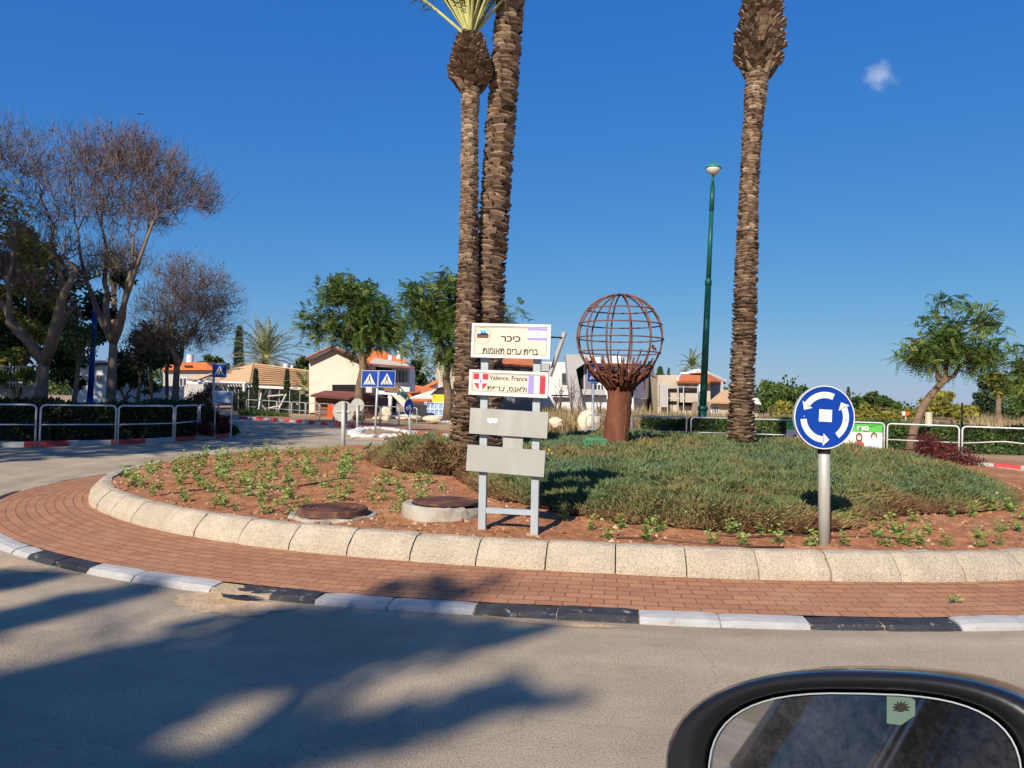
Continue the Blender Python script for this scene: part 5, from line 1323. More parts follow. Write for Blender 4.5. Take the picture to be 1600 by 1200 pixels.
def sign_plate(e, c, w_, h, ux, uz, un, parts, back=True, name='sign_plate'):
    """parts: list of (polygon in unit square -0.5..0.5, material)"""
    b = MB(); mats = [M['galv']]; b.prism([c + ux * x * w_ + uz * y * h - un * .02 for x, y in ((-.5, -.5), (.5, -.5), (.5, .5), (-.5, .5))], un * .02)
    o = b.build(name, M['galv'], e)
    for i, (poly, m, nm) in enumerate(parts):
        bb = MB(); bb.prism([c + ux * x * w_ + uz * y * h + un * .0005 for x, y in poly], un * (.003 + .003 * i)); bb.build(nm, m, o)
    return o
def walker():
    P_ = []
    P_.append(([(-.47, -.47), (.47, -.47), (.47, .47), (-.47, .47)], M['blue'], 'blue_field'))
    P_.append(([(-.36, -.34), (.36, -.34), (0, .34)], M['white'], 'white_triangle'))
    for poly in ([(-.035, .02), (.035, .02), (.045, .12), (.0, .15), (-.045, .12)], [(-.03, .14), (.03, .14), (.03, .20), (-.03, .20)], [(-.035, .03), (.02, .03), (-.04, -.12), (-.11, -.22), (-.15, -.20), (-.075, -.1)], [(-.01, .03), (.035, .03), (.07, -.1), (.13, -.22), (.09, -.24), (.03, -.12)]):
        P_.append((poly, M['ink'], 'walking_figure'))
    for i in range(4): x = -.24 + i * .14; P_.append(([(x, -.32), (x + .07, -.32), (x + .05, -.26), (x - .0, -.26)], M['ink'], 'crossing_stripe'))
    return P_
def crossing_sign(name_px, D, post_bot, post_top, plates, label, size=.62, m=None, zb=0.0):
    base = P(*post_bot, zb) if D is None else at(*post_bot, D); top = at(*post_top, base.y)
    e = empty('crossing_sign', base, label, 'sign'); b = MB(); b.tube([base - Vector((0, 0, .1)), top], .045, 10); b.build('post', m or M['galv'], e, smooth=True)
    for (px, py, yaw) in plates:
        ux = Vector((math.cos(yaw), math.sin(yaw), 0)); un = Vector((math.sin(yaw), -math.cos(yaw), 0)); uz = Vector((.03, 0, 1)).normalized()
        c = at(px, py, base.y - .06); sign_plate(e, c, size, size, ux, uz, un, walker())
    return e
crossing_sign(None, None, (585.5, 680), (591, 579), [(577.5, 592, R(-4)), (604.5, 592, R(4))], 'pair of blue crossing signs on one leaning post on the stone ringed splitter island', size=.64)
crossing_sign(None, None, (334, 672), (334, 566), [(343, 579, R(8))], 'small blue crossing sign behind the info board', size=.50, zb=VZ)
crossing_sign(None, 24.9, (926, 694), (927, 581), [(931, 583, R(18))], 'blue crossing sign half hidden behind the globe sculpture', size=.60, zb=VZ)
def back_sign(px, py, Rpx, D, foot, label, m_=None, top=None):
    base = at(px, foot, D); e = empty('round_sign_back', base, label, 'sign'); k = D / F_PX
    b = MB(); b.tube([base - Vector((0, 0, .1)), at(px, top or py - Rpx * .85, D)], .052, 12); b.build('post', M['dullpole'], e, smooth=True)
    c = at(px, py, D + .07); b = MB(); n = 28; b.prism([c + Vector((math.cos(2 * math.pi * i / n), 0, math.sin(2 * math.pi * i / n))) * Rpx * k for i in range(n)], (0, .015, 0)); b.build('sign_disc', M['panelgrey'], e)
    b = MB(); b.box(c - Vector((0, .02, 0)), (Rpx * k * 1.3, .02, .04)); b.build('bracket', M['galv'], e); return e
back_sign(536.5, 643, 16.5, 19.0, 704, 'large grey back of a round sign on the flower bed edge', top=627)
back_sign(558.5, 633, 10.5, 32.0, 671, 'smaller pale back of a round sign on the tip of the splitter island', top=632)
def keep_sign():
    base = P(641, 682.5, .02); e = empty('cycle_sign', base, 'blue round cycle sign on the right tip of the splitter island', 'sign'); b = MB(); b.tube([base, at(639, 630, base.y)], .045, 10); b.build('post', M['galv'], e, smooth=True)
    yaw = R(62); rx = Vector((math.cos(yaw), math.sin(yaw), 0)); un = Vector((math.sin(yaw), -math.cos(yaw), 0)); rz = Vector((0, 0, 1)); c = at(639, 636, base.y - .08)
    o = round_sign_face(e, c, rx, rz, un, .30, M['blue'], M['galv'], arrows=False, sticker=False)
    bb = MB()
    for s_ in (-1, 1): bb.tube([c + un * .006 + rx * (.10 * s_ + .055 * math.cos(t)) + rz * (-.05 + .055 * math.sin(t)) for t in np.linspace(0, 6.283, 17)], .008, 4, cap=False)
    bb.tube([c + un * .006 + rx * x + rz * z for x, z in ((-.10, -.05), (-.05, .04), (.06, .04), (.10, -.05))], .008, 4); bb.tube([c + un * .006 + rx * x + rz * z for x, z in ((-.05, .04), (.0, -.05), (.06, .04), (.05, .09))], .008, 4); bb.build('cycle_symbol', M['white'], o)
keep_sign()
def info_board():
    D = 25.0; e = empty('info_board', at(348, 676, D), 'pale blue info board with faded lines on a low white frame at the left verge', 'sign')
    k = D / F_PX; c = at(349, 620, D); ux, uz, un = Vector((1, -.1, 0)).normalized(), Vector((0, 0, 1)), Vector((-.1, -1, 0)).normalized()
    parts = [([(-.47, -.42), (.47, -.42), (.47, .42), (-.47, .42)], M['container'], 'blue_face')]
    o = sign_plate(e, c, 31 * k, 18 * k, ux, uz, un, parts)
    text = ((-.40, .36, .26), (-.36, .34, .05), (-.30, .36, -.18), (-.38, .28, -.34))
    for (x0, x1, y) in text:
        b = MB(); x = x0
        while x < x1:
            wd = RNG.uniform(.03, .09); b.prism([c + ux * a * 31 * k + uz * bb * 18 * k + un * .004 for a, bb in ((x, y - .05), (min(x + wd, x1), y - .05), (min(x + wd, x1), y + .05), (x, y + .05))], un * .003); x += wd + .025
        b.build('faded_text', M['blueshirt'] if y < .2 else M['violet'], o)
    for px in (336, 362):
        b = MB(); q = at(px, 640, D); b.tube([(q.x, q.y, VZ - .1), (q.x, q.y, c.z + .1)], .02, 6); b.build('leg', M['galv'], e)
info_board()

# ------------------------------------------------------------------ splitter island, stones, boulders
sp = [P(x, y) for x, y in ((543, 681), (560, 673), (600, 672.5), (640, 679), (646, 685), (600, 687.5), (556, 687))]
b = MB(); b.prism([Vector((p.x, p.y, 0)) for p in sp], (0, 0, .07)); tag(b.build('splitter_island', M['verge_f']), kind='structure')
n = 0
for i in range(len(sp)):
    a, c = sp[i], sp[(i + 1) % len(sp)]; L = (c - a).length; k = max(1, int(L / .27))
    for j in range(k):
        for row in range(2 if a.y < 29 else 1):
            q = a.lerp(c, (j + RNG.random() * .6) / k); cen = sum(sp, Vector()) / len(sp); q = q.lerp(cen, .05 + .12 * row + RNG.uniform(0, .05)); s_ = RNG.uniform(.10, .17)
            rock('painted_stone', RNG.choice(ROCKS), (q.x, q.y, .10), (s_ * 1.25, s_, s_ * .8), M['whitestone'], 'small whitewashed stone edging the splitter island', 'stone', 'whitewashed stones round the splitter island'); n += 1
for (px, py, wpx, hpx, D, lb) in ((922, 660, 21, 26, 29.5, 'tall pale boulder left of the sculpture trunk behind the rails'), (869, 660, 13, 11, 30.5, 'low pale boulder just right of the lower sign boards'), (995, 675, 14, 8, 27.3, 'flat yellowish boulder just right of the sculpture trunk'), (601, 648, 12, 16, 40, 'upright limestone boulder under the house stairs'), (640, 653, 22, 8, 39, 'long flat boulder left of the pale container'), (677, 655, 20, 8, 39, 'long boulder in front of the pale container'), (709, 657, 11, 10, 35.5, 'blocky boulder left of the palm trunks'), (588, 654, 9, 4, 40, 'small slab lying left of the upright limestone boulder')):
    k = D / F_PX; q = at(px, py, D); rock('boulder', BIGROCKS[(px * 7) % 6], q, (wpx * k * .85, wpx * k * .6, hpx * k * .95), M['boulder'], lb, 'boulder', rz=RNG.uniform(-.3, .3))
box_thing('traffic_barrel', 'small orange barrier block behind the far rails', 'barrier', at(517, 643, 44.5), (.36, .3, .8), M['orange_plastic'], .2)
# black bin
q = at(655.5, 652, 41); e = empty('waste_bin', q, 'black waste bin between the stairs and the pale container', 'bin'); b = MB(); b.box(q, (.62, .62, 1.15), taper=1.12); b.build('bin_body', M['tarp'], e); b = MB(); b.box(q + Vector((0, 0, .62)), (.74, .74, .09)); b.build('lid', M['tarp'], e)
# container, yellow cloth and bundle
def container():
    D = 42; p = [at(x, y, D) for x, y in ((663, 660), (722, 662), (722, 630), (663, 628))]; e = empty('shipping_container', p[0], 'pale blue ribbed container behind the second leafy tree', 'container')
    b = MB(); b.prism(p, (0, 2.4, 0)); b.build('body', M['container'], e); b = MB()
    for i in range(9):
        a = p[0].lerp(p[1], (i + .5) / 9); t = p[3].lerp(p[2], (i + .5) / 9); b.prism([a + Vector((-.03, 0, 0)), a + Vector((.03, 0, 0)), t + Vector((.03, 0, 0)), t + Vector((-.03, 0, 0))], (0, -.04, 0))
    for f in (.02, .35, .66, .98):
        a = p[0].lerp(p[3], f); c = p[1].lerp(p[2], f); b.prism([a - Vector((0, 0, .03)), c - Vector((0, 0, .03)), c + Vector((0, 0, .03)), a + Vector((0, 0, .03))], (0, -.055, 0))
    b.build('ribs', M['lampblue'] if False else M['blueshirt'], e)
    D = 42.1; p = [at(x, y, D) for x, y in ((675, 629), (708, 630), (708, 617), (676, 616))]; b = MB(); b.prism(p, (0, 1.5, 0)); tag(b.build('yellow_crate', M['yellow']), 'yellow wrapped stack standing on the pale container', 'crate')
    D = 42.3; p = [at(x, y, D) for x, y in ((672, 617), (710, 618), (706, 610), (692, 604), (684, 606))]; b = MB(); b.prism(p, (0, 1.3, 0)); tag(b.build('tarpaulin_bundle', M['tarp']), 'black tarpaulin bundle on top of the yellow stack', 'tarpaulin')
container()
# broken white timber frame on the far verge
D = 50.5; e = empty('scrap_pole_stack', at(420, 645, D), 'broken frame of pale poles standing behind the far rails', 'frame'); b = MB()
for (a, c) in (((404, 640), (408, 614)), ((408, 631), (416, 641)), ((418, 619), (443, 617)), ((447, 616), (435, 640)), ((419, 638), (436, 634)), ((464, 631), (472, 636))): b = MB(); b.tube([at(*a, D), at(*c, D + .3)], .05, 6); b.build('pole', M['whitestone'], e)

# ------------------------------------------------------------------ buildings
def slab(b, px, D, thick, m=0):
    b.prism([at(x, y, D) for x, y in px], (0, thick, 0), m); return b
def part(name, m, e, px, D, thick):
    b = MB(); slab(b, px, D, thick); return b.build(name, m, e)
def rect(x0, y0, x1, y1): return [(x0, y1), (x1, y1), (x1, y0), (x0, y0)]
def plate(name, m, e, pts, off): b = MB(); b.prism([at(*p) for p in pts], off); return b.build(name, m, e)
def window(e, x0, y0, x1, y1, D, frame=M['white'], pane=M['glass'], name='window', bars=1):
    b = MB(); w_ = max(.6, (x1 - x0) * .09)
    for r in (rect(x0, y0, x1, y0 + w_), rect(x0, y1 - w_, x1, y1), rect(x0, y0 + w_, x0 + w_, y1 - w_), rect(x1 - w_, y0 + w_, x1, y1 - w_)): slab(b, r, D - .07, .068)
    for i in range(1, bars + 1): xm = x0 + (x1 - x0) * i / (bars + 1); slab(b, rect(xm - w_ / 2, y0 + w_, xm + w_ / 2, y1 - w_), D - .06, .05)
    o = b.build(name, frame, e); b = MB(); slab(b, rect(x0 + w_, y0 + w_, x1 - w_, y1 - w_), D - .03, .028); b.build('pane', pane, o); return o
def tile_lines(b, A, B, C, Dd, n, off):
    """raised tile courses on the roof quad A(left eave) B(right eave) C(right ridge) D(left ridge)"""
    for i in range(n):
        t = (i + .5) / n; p = A.lerp(Dd, t); q = B.lerp(C, t); d = (Dd - A).normalized() * .05; b.prism([p - d, q - d, q + d, p + d], off)

def bungalow():
    D = 58; e = empty('bungalow', at(400, 632, D), 'low bungalow with tan tiled hip roof and white pergola beyond the far rails', 'house')
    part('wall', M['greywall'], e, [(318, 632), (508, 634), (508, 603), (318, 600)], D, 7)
    b = MB(); apex = at(395, 568.5, D + 4.5); cor = at(389, 598.5, D - .8); le = at(292, 592, D + 1.5); ri = at(484, 580, D + 4.5); re_ = at(514, 604, D - .3)
    b.prism([le, cor, apex], (0, .3, -.12)); b.build('roof_hip', M['tan_tile'], e)
    b = MB(); b.prism([cor, re_, ri, apex], (0, .3, -.12)); o = b.build('roof', M['tan_tile'], e)
    b = MB(); tile_lines(b, cor, re_, ri, apex, 9, (0, -.05, .05)); b.build('tile_courses', M['tileline'], o)
    b = MB(); b.tube([cor, apex], .09, 6); b.tube([apex, ri], .08, 6); b.build('ridge_caps', M['tan_tile'], o)
    b = MB(); b.prism([le + Vector((0, .05, -.14)), cor + Vector((0, .05, -.14)), cor + Vector((0, .05, -.34)), le + Vector((0, .05, -.34))], (0, .25, 0)); b.prism([cor + Vector((0, .05, -.14)), re_ + Vector((0, .05, -.14)), re_ + Vector((0, .05, -.34)), cor + Vector((0, .05, -.34))], (0, .25, 0)); b.build('eaves', M['whitewall'], e)
    b = MB()
    for i in range(12): x = 318 + i * 5.3; slab(b, rect(x, 597.5, x + 2.4, 600), D - 2.2, 2.3)
    slab(b, [(300, 596.5), (384, 599.5), (384, 596.8), (300, 593.5)], D - 2.3, .2); b.build('pergola_beams', M['whitewall'], e)
    for x in (380.5, 334): part('pergola_column', M['whitewall'], e, rect(x - 1.6, 600, x + 1.6, 632), D - 2.25, .3)
    part('wall_panel', M['lightgrey'], e, rect(336, 601, 350, 614), D - .05, .05)
    window(e, 355, 602, 379, 618, D); window(e, 400, 605, 424, 622, D, bars=2); window(e, 462, 606, 476, 620, D)
    q = at(447, 574, D + 5); b = MB(); b.tube([q - Vector((0, 0, .35)), q + Vector((0, 0, .3))], .23, 12); b.box(q + Vector((.33, .3, -.05)), (.35, .3, .5)); b.build('water_tank', M['whitewall'], e)
    part('air_conditioner', M['white'], e, rect(504, 605, 512, 612), D - .4, .39)
bungalow()
def villa():
    D = 50; e = empty('house', at(520, 640, D), 'two storey cream gable house with a dark ground floor and outside stairs', 'house')
    gable = [(482, 606), (497, 612), (512, 618), (512, 645), (563, 645), (563, 566), (519, 545), (483, 563)]
    part('gable_wall', M['plaster'], e, [(483, 645), (563, 645), (563, 566), (519, 545.5), (483, 562)], D, 1.2)
    part('carport_opening', M['dark'], e, rect(519, 601, 558, 614), D - .03, .03)
    plate('roof', M['orange_tile'], e, [(519, 542.5, D - .4), (519, 542.5, D + 8), (580, 571, D + 8), (580, 571, D - .4)], (0, 0, .14)); plate('roof', M['orange_tile'], e, [(519, 542.5, D - .4), (519, 542.5, D + 8), (478, 561.5, D + 8), (478, 561.5, D - .4)], (0, 0, .14))
    plate('barge_board', M['fascia'], e, [(477.5, 563.5, D - .5), (519, 544.3, D - .5), (519, 540.6, D - .5), (477.5, 559.6, D - .5)], (0, .12, 0))
    plate('barge_board', M['fascia'], e, [(519, 544.3, D - .5), (580, 572.9, D - .5), (580, 569, D - .5), (519, 540.6, D - .5)], (0, .12, 0))
    # wing with the upper gallery, running back to the right
    part('rear_roof', M['orange_tile'], e, [(560, 569), (640, 566), (632, 562), (590, 545), (575, 548)], D + 5, .4)
    part('upper_wall', M['plaster'], e, [(563, 645), (581, 645), (581, 568), (563, 568)], D + .6, 3)
    part('gallery_wall', M['whitewall'], e, [(575, 612), (640, 612), (640, 575), (575, 572)], D + 2.2, 3)
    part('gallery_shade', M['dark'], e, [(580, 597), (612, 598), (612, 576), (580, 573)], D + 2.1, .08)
    for i in range(6): window(e, 602 + i * 5.6, 579.5 + i * .35, 607.3 + i * 5.6, 597, D + 2.15, frame=M['fascia'], pane=M['lightgrey'] if i % 2 else M['glass'], bars=0)
    part('gallery_roof', M['lightgrey'], e, [(577, 568), (640, 573), (636, 568), (584, 559)], D + .6, 1.8)
    part('gallery_fascia', M['maroon'], e, [(577, 570.5), (648, 576), (648, 573.3), (577, 567.5)], D + .4, .25)
    q = at(610, 563, D + 1.8); b = MB(); b.tube([q, q + Vector((0, 0, .35))], .16, 10); b.tube([q + Vector((.6, 0, .1)), q + Vector((.6, 0, .7))], .2, 10); b.build('water_tank', M['whitewall'], e)
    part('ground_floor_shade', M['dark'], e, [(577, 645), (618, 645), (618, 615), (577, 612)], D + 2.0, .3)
    part('balcony_slab', M['whitewall'], e, [(590, 616), (620, 617.5), (620, 613), (590, 610)], D + .1, 2); part('balcony_rail', M['slat'], e, [(600, 611), (624, 613), (624, 602), (600, 602)], D, .12)
    q = at(609.5, 620, D + .3); b = MB(); b.tube([(q.x, q.y, VZ), (q.x, q.y, q.z + .1)], .16, 12); b.build('column', M['whitewall'], e, smooth=True)
    part('stairs', M['plaster'], e, [(612, 617), (624, 617), (655, 645), (640, 646)], D - .2, 1.0); b = MB()
    g = M['lampgreen']
    for i in range(9): x = 624 + i * 3.6; y = 604 + i * 4.2; b.tube([at(x, y + 10, D - .25), at(x, y, D - .25)], .02, 5)
    b.tube([at(623, 603, D - .25), at(655, 640, D - .25)], .04, 6); b.tube([at(623, 609, D - .25), at(655, 646, D - .25)], .025, 6); b.build('stair_rail', g, e)
villa()
def shed():
    D = 45.5; e = empty('shed', at(540, 655, D), 'low brown slatted shed with a maroon roof under the leafy tree', 'shed')
    part('wall', M['slat'], e, [(492, 652), (545, 655), (545, 622), (492, 621)], D, 4); part('dark_side', M['fascia'], e, [(546, 655), (592, 656), (592, 622), (566, 613), (546, 622)], D - .4, 3.5); b = MB()
    for i in range(7): y = 624 + i * 4.2; slab(b, rect(493, y, 545, y + 2.6), D - .06, .055)
    b.build('slats', M['slat'], e)
    plate('roof', M['maroon'], e, [(485, 617, D - .8), (546, 622, D - .8), (566, 612.5, D + 2.8), (508, 610, D + 3.2)], (0, .06, -.10)); plate('roof', M['maroon'], e, [(546, 622, D - .8), (597, 623.5, D + 1.5), (566, 612.5, D + 2.8)], (0, .06, -.10)); part('fascia', M['fascia'], e, [(485, 620, ), (546, 625), (546, 622.3), (485, 617.3)], D - .82, .1)
shed()
def cottage():
    D = 64; e = empty('cottage', at(660, 632, D), 'small white cottage with bright orange roofs right of the stairs', 'house')
    part('wall', M['whitewall'], e, [(636, 640), (690, 640), (690, 605), (636, 622)], D, 4); plate('roof', M['orange_tile'], e, [(636, 626, D - .6), (672, 626, D - .6), (682, 607, D + 3), (640, 600, D + 4)], (0, .1, -.15)); plate('roof', M['orange_tile'], e, [(638, 600, D + 3.5), (652, 605, D + 2), (656, 612, D + 1), (640, 614, D)], (0, .1, -.1))
    plate('gable_roof', M['orange_tile'], e, [(655, 608, D + 4), (684, 592, D + 4), (684, 597, D + 3.5), (660, 610, D + 3)], (0, .3, -.1)); part('gable_wall', M['whitewall'], e, [(662, 612), (684, 612), (684, 598)], D + 4.2, .3); window(e, 666, 628, 673, 636, D, bars=0)
cottage()
def tower():
    D = 70; e = empty('tower_house', at(700, 640, D), 'pale grey block house with a small orange roof left of the palms', 'house')
    part('wall', M['rawconc'], e, [(681, 640), (730, 640), (730, 570), (681, 570)], D, 6); part('upper_wall', M['rawconc'], e, [(685, 572), (730, 572), (730, 560), (685, 560)], D + .5, 4); b = MB()
    for y in (563, 568): slab(b, rect(686, y, 700, y + 2.2), D + .42, .1)
    b.build('opening', M['dark'], e); part('roof', M['orange_tile'], e, [(682, 560), (732, 560), (722, 552), (690, 556)], D, 4); window(e, 684, 604, 700, 610, D, pane=M['dark'], bars=1)
tower()
def orange_house():
    D = 40; e = empty('house', at(800, 640, D), 'shaded house with an orange roof seen between the two name boards', 'house')
    part('wall', M['greywall'], e, [(752, 645), (838, 645), (838, 570), (752, 566)], D + .6, 5); plate('roof', M['orange_tile'], e, [(756, 567, D - .8), (842, 571.5, D - .8), (832, 561, D + 2.5), (800, 556, D + 3), (770, 557, D + 3)], (0, .05, -.12)); part('fascia', M['fascia'], e, [(755, 570), (842, 574.5), (842, 571.5), (755, 567)], D - .85, .2)  # dark grey wall material: the shade on these walls is put into its colour
    for x in (770, 788, 812): window(e, x, 576, x + 12, 590, D + .58, bars=1)
    part('shutter', M['orange_tile'], e, rect(826, 578, 834, 606), D + .5, .1)
orange_house()
def modern():
    D = 47; e = empty('modern_house', at(940, 640, D), 'modern white cubic house with a slanted grey frame behind the sculpture', 'house')
    part('left_wall', M['whitewall'], e, [(828, 650), (892, 650), (890, 566), (828, 565)], D + .4, 7); part('grey_block', M['lightgrey'], e, rect(845, 567, 858, 580), D + .2, 2)
    fr = [(884, 552.5), (933, 553), (917, 567), (900, 576), (909, 608), (912, 640), (900, 650), (888, 610), (886, 575)]
    part('slanted_frame', M['lightgrey'], e, [(884, 553.5), (929, 554.5), (929, 559), (913, 568), (900, 577), (912, 640), (895, 648), (888, 600)], D - 1.0, 1.6); part('recess', M['dark'], e, [(900, 610), (925, 610), (925, 562), (913, 568), (900, 577)], D - .2, .2)
    part('recess_pillar', M['lightgrey'], e, rect(912, 567, 914.5, 609), D - .3, .1); part('recess_panel', M['greywall'], e, rect(914.5, 567, 924, 609), D - .28, .07)
    part('centre_wall', M['whitewall'], e, [(924, 650), (990, 650), (990, 568), (924, 567)], D + .8, 6); window(e, 928, 600, 944, 612, D + .78, bars=2)
    part('balcony_wall', M['lightgrey'], e, [(908, 617), (946, 617), (946, 609), (908, 608)], D - .4, .4); part('dark_line', M['dark'], e, [(862, 619), (948, 619.5), (948, 617.3), (862, 616.8)], D - .5, .3)
    plate('right_wall', M['whitewall'], e, [(984, 622, D + .3), (1023, 623, D + 11), (1022, 571, D + 11), (984, 566, D + .3)], (-.4, .12, 0)); plate('right_base', M['lightgrey'], e, [(984, 646, D + .6), (1020, 646, D + 11), (1020, 624, D + 11), (984, 623, D + .6)], (-.4, .12, 0)); part('base_wall', M['whitewall'], e, [(846, 645), (948, 645), (948, 619.5), (846, 619.5)], D, .35)
    for x in (991, 1004):
        d0, d1 = D + .3 + 10.7 * (x - 984) / 39, D + .3 + 10.7 * (x + 3.2 - 984) / 39; o = plate('window', M['greywall'], e, [(x, 611, d0), (x + 3.2, 611, d1), (x + 3.2, 590, d1), (x, 590, d0)], (.06, -.02, 0)); plate('pane', M['glass'], o, [(x + .7, 609.5, d0 + .3), (x + 2.6, 609.5, d1 - .3), (x + 2.6, 591.5, d1 - .3), (x + .7, 591.5, d0 + .3)], (.09, -.03, 0))
    window(e, 878, 583, 886, 600, D + .38, bars=0, frame=M['greywall']); b = MB()
    part('roof_slab', M['whitewall'], e, [(922, 569), (990, 570), (990, 567), (922, 566.5)], D - .1, 6)
    for (x0, y0, x1, y1, m) in ((928, 558, 938, 567, 'whitewall'), (943, 559, 950, 567, 'lightgrey'), (953, 556, 970, 567, 'whitewall'), (972, 559, 982, 567, 'lightgrey')): part('roof_unit', M[m], e, rect(x0, y0, x1, y1), D + 2.5, 1.5)
modern()
def unfinished():
    D = 52; e = empty('unfinished_house', at(1080, 645, D), 'unfinished raw concrete house with an orange roof left of the right palm', 'house')
    part('left_block', M['rawconc'], e, [(1027.5, 648), (1060, 648), (1060, 586), (1027.5, 586)], D + .5, 7); part('main_block', M['rawconc'], e, [(1059, 648), (1110, 648), (1110, 594), (1059, 594)], D + .2, 7); part('side_wall', M['lightgrey'], e, [(1110, 648), (1130, 640), (1130, 596), (1110, 596)], D + 2.5, 5)
    part('grey_panel', M['lightgrey'], e, rect(1031, 601, 1043, 636), D - .4, .3)
    for r in (rect(1043, 607, 1059, 613), rect(1043, 627, 1058, 632)): part('opening', M['dark'], e, r, D + .46, .05)
    for r in (rect(1060, 609, 1091, 614.5), rect(1060, 629, 1091, 634)): part('opening', M['dark'], e, r, D + .16, .05)
    window(e, 1072, 602.5, 1076.5, 611, D + .1, bars=0, frame=M['fascia'])
    part('balcony_wall', M['rawconc'], e, [(1059, 629), (1091, 629), (1091, 614.5), (1059, 614)], D - .5, .25); part('pillar', M['whitewall'], e, rect(1092, 598, 1097, 648), D - .4, .4); b = MB()
    for x in (1043, 1059.5, 1068, 1090): b.tube([at(x, 648, D - .9), at(x, 603, D - .9)], .035, 5)
    for y in (604, 622): b.tube([at(1043, y, D - .9), at(1092, y + 1, D - .9)], .03, 5)
    b.build('scaffold_poles', M['galv'], e)
    plate('roof', M['orange_tile'], e, [(1057, 595, D - .6), (1110, 595.5, D - .6), (1106, 583, D + 3), (1064, 584, D + 3)], (0, .1, -.15)); plate('roof', M['orange_tile'], e, [(1110, 595.5, D - .6), (1134, 597, D + 4), (1106, 583, D + 3)], (0, .1, -.15)); b = MB(); b.tube([at(1064, 584, D + 2.9), at(1106, 583, D + 2.9)], .12, 6); b.tube([at(1106, 583, D + 2.9), at(1134, 596, D + 4)], .12, 6); b.tube([at(1059, 594, D - .5), at(1064, 584, D + 2.9)], .1, 6); b.build('ridge_caps', M['whitewall'], e)
    plate('dormer', M['whitewall'], e, [(1080, 583, D + 2), (1103, 583, D + 2), (1091, 576, D + 2)], (0, 2, 0)); plate('dormer_gap', M['rawconc'], e, [(1085, 583, D + 1.9), (1098, 583, D + 1.9), (1091, 578.5, D + 1.9)], (0, .08, 0))
    b = MB(); slab(b, [(1059, 597), (1111, 597.3), (1111, 595.8), (1059, 595.5)], D - .5, .2); b.build('eaves', M['fascia'], e)
unfinished()
def annex():
    D = 47; e = empty('small_house', at(1140, 645, D), 'small raw house with a tan tiled roof half behind the right palm', 'house')
    part('wall', M['rawconc'], e, [(1110, 650), (1185, 652), (1185, 629), (1110, 628)], D, 5); plate('roof', M['tan_tile'], e, [(1108, 627, D - .6), (1188, 629.5, D - .6), (1165, 610, D + 3), (1130, 609, D + 3)], (0, .05, -.12)); b = MB(); slab(b, [(1109, 629.5), (1187, 632), (1187, 629.7), (1109, 627.2)], D - .5, .2); b.build('eaves', M['fascia'], e); window(e, 1112, 634, 1123, 646, D, bars=2); part('white_canopy', M['whitewall'], e, [(1176, 631), (1190, 632), (1184, 622), (1178, 622)], D - .8, .5)
annex()
def white_house():
    D = 44; e = empty('white_house', at(140, 640, D), 'white house glimpsed between the trunks of the bare trees', 'house')
    part('wall', M['whitewall'], e, [(112, 640), (166, 640), (166, 566), (112, 566)], D, 5); part('roof_slab', M['whitewall'], e, [(108, 567), (170, 567), (170, 563), (108, 563)], D - .5, 6); window(e, 128, 586, 138, 600, D); window(e, 150, 586, 160, 598, D)
white_house()
def far_left_house():
    D = 68; e = empty('house', at(300, 630, D), 'orange roofed house with a white water tank behind the third bare tree', 'house')
    part('wall', M['lightgrey'], e, [(255, 640), (330, 640), (330, 576), (255, 576)], D, 5); part('roof', M['orange_tile'], e, [(250, 578), (335, 578), (322, 566), (268, 566)], D - .5, 5); q = at(297, 560, D); b = MB(); b.tube([q - Vector((0, 0, .5)), q + Vector((0, 0, .35))], .3, 12); b.build('water_tank', M['whitewall'], e)
    plate('solar_panel', M['glass'], e, [(287, 572, D - .7), (300, 572, D - .7), (302, 565, D + .3), (290, 565, D + .3)], (0, .05, -.05)); window(e, 280, 590, 292, 604, D)
far_left_house()
def garden_wall(name, label, px0, px1, D0, D1, ytop, ybot, m, thick=.25, cap=None):
    e = empty(name, at(px0, ybot, D0), label, 'wall'); a, c = at(px0, ytop, D0), at(px1, ytop, D1); b = MB(); z0 = VZ - .1
    b.prism([Vector((a.x, a.y, z0)), Vector((c.x, c.y, z0)), c, a], (0, thick, 0)); b.build('wall_face', m, e)
    if cap: b = MB(); b.prism([a + Vector((0, -.04, 0)), c + Vector((0, -.04, 0)), c + Vector((0, thick + .04, 0)), a + Vector((0, thick + .04, 0))], (0, 0, .06)); b.build('coping', cap, e)
    return e
garden_wall('garden_wall', 'long white garden wall behind the bare trees', 170, 285, 40, 42, 605, 640, M['whitewall'], cap=M['whitewall'])
M['blockwall'] = mat('pale_block_wall', (0.52, 0.46, 0.36), 0.9, var=.15, scale=3, bump=.5, bscale=14)
garden_wall('block_wall', 'cream block wall at the left edge behind the rails', -120, 57, 29, 31, 604.5, 640, M['blockwall'], cap=M['boulder'])
# dark mesh garden fence with climbers in front of the bungalow
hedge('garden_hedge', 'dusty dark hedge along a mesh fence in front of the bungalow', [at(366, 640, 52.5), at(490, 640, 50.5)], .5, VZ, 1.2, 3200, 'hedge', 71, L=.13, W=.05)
e = empty('mesh_fence', at(370, 640, 52), 'grey mesh fence on thin posts behind the far rails', 'fence')
for px in range(372, 500, 16):
    q = at(px, 640, 52.0 - (px - 366) * .016); b = MB(); b.tube([(q.x, q.y, VZ), (q.x, q.y, VZ + 1.5)], .025, 5); b.build('fence_post', M['dullpole'], e)
b = MB(); A, B_ = at(366, 640, 52.0), at(496, 640, 49.9)
for i in range(9): b.tube([(A.x, A.y, VZ + .12 + i * .16), (B_.x, B_.y, VZ + .12 + i * .16)], .005, 3)
b.build('mesh_wires', M['tarp'], e)

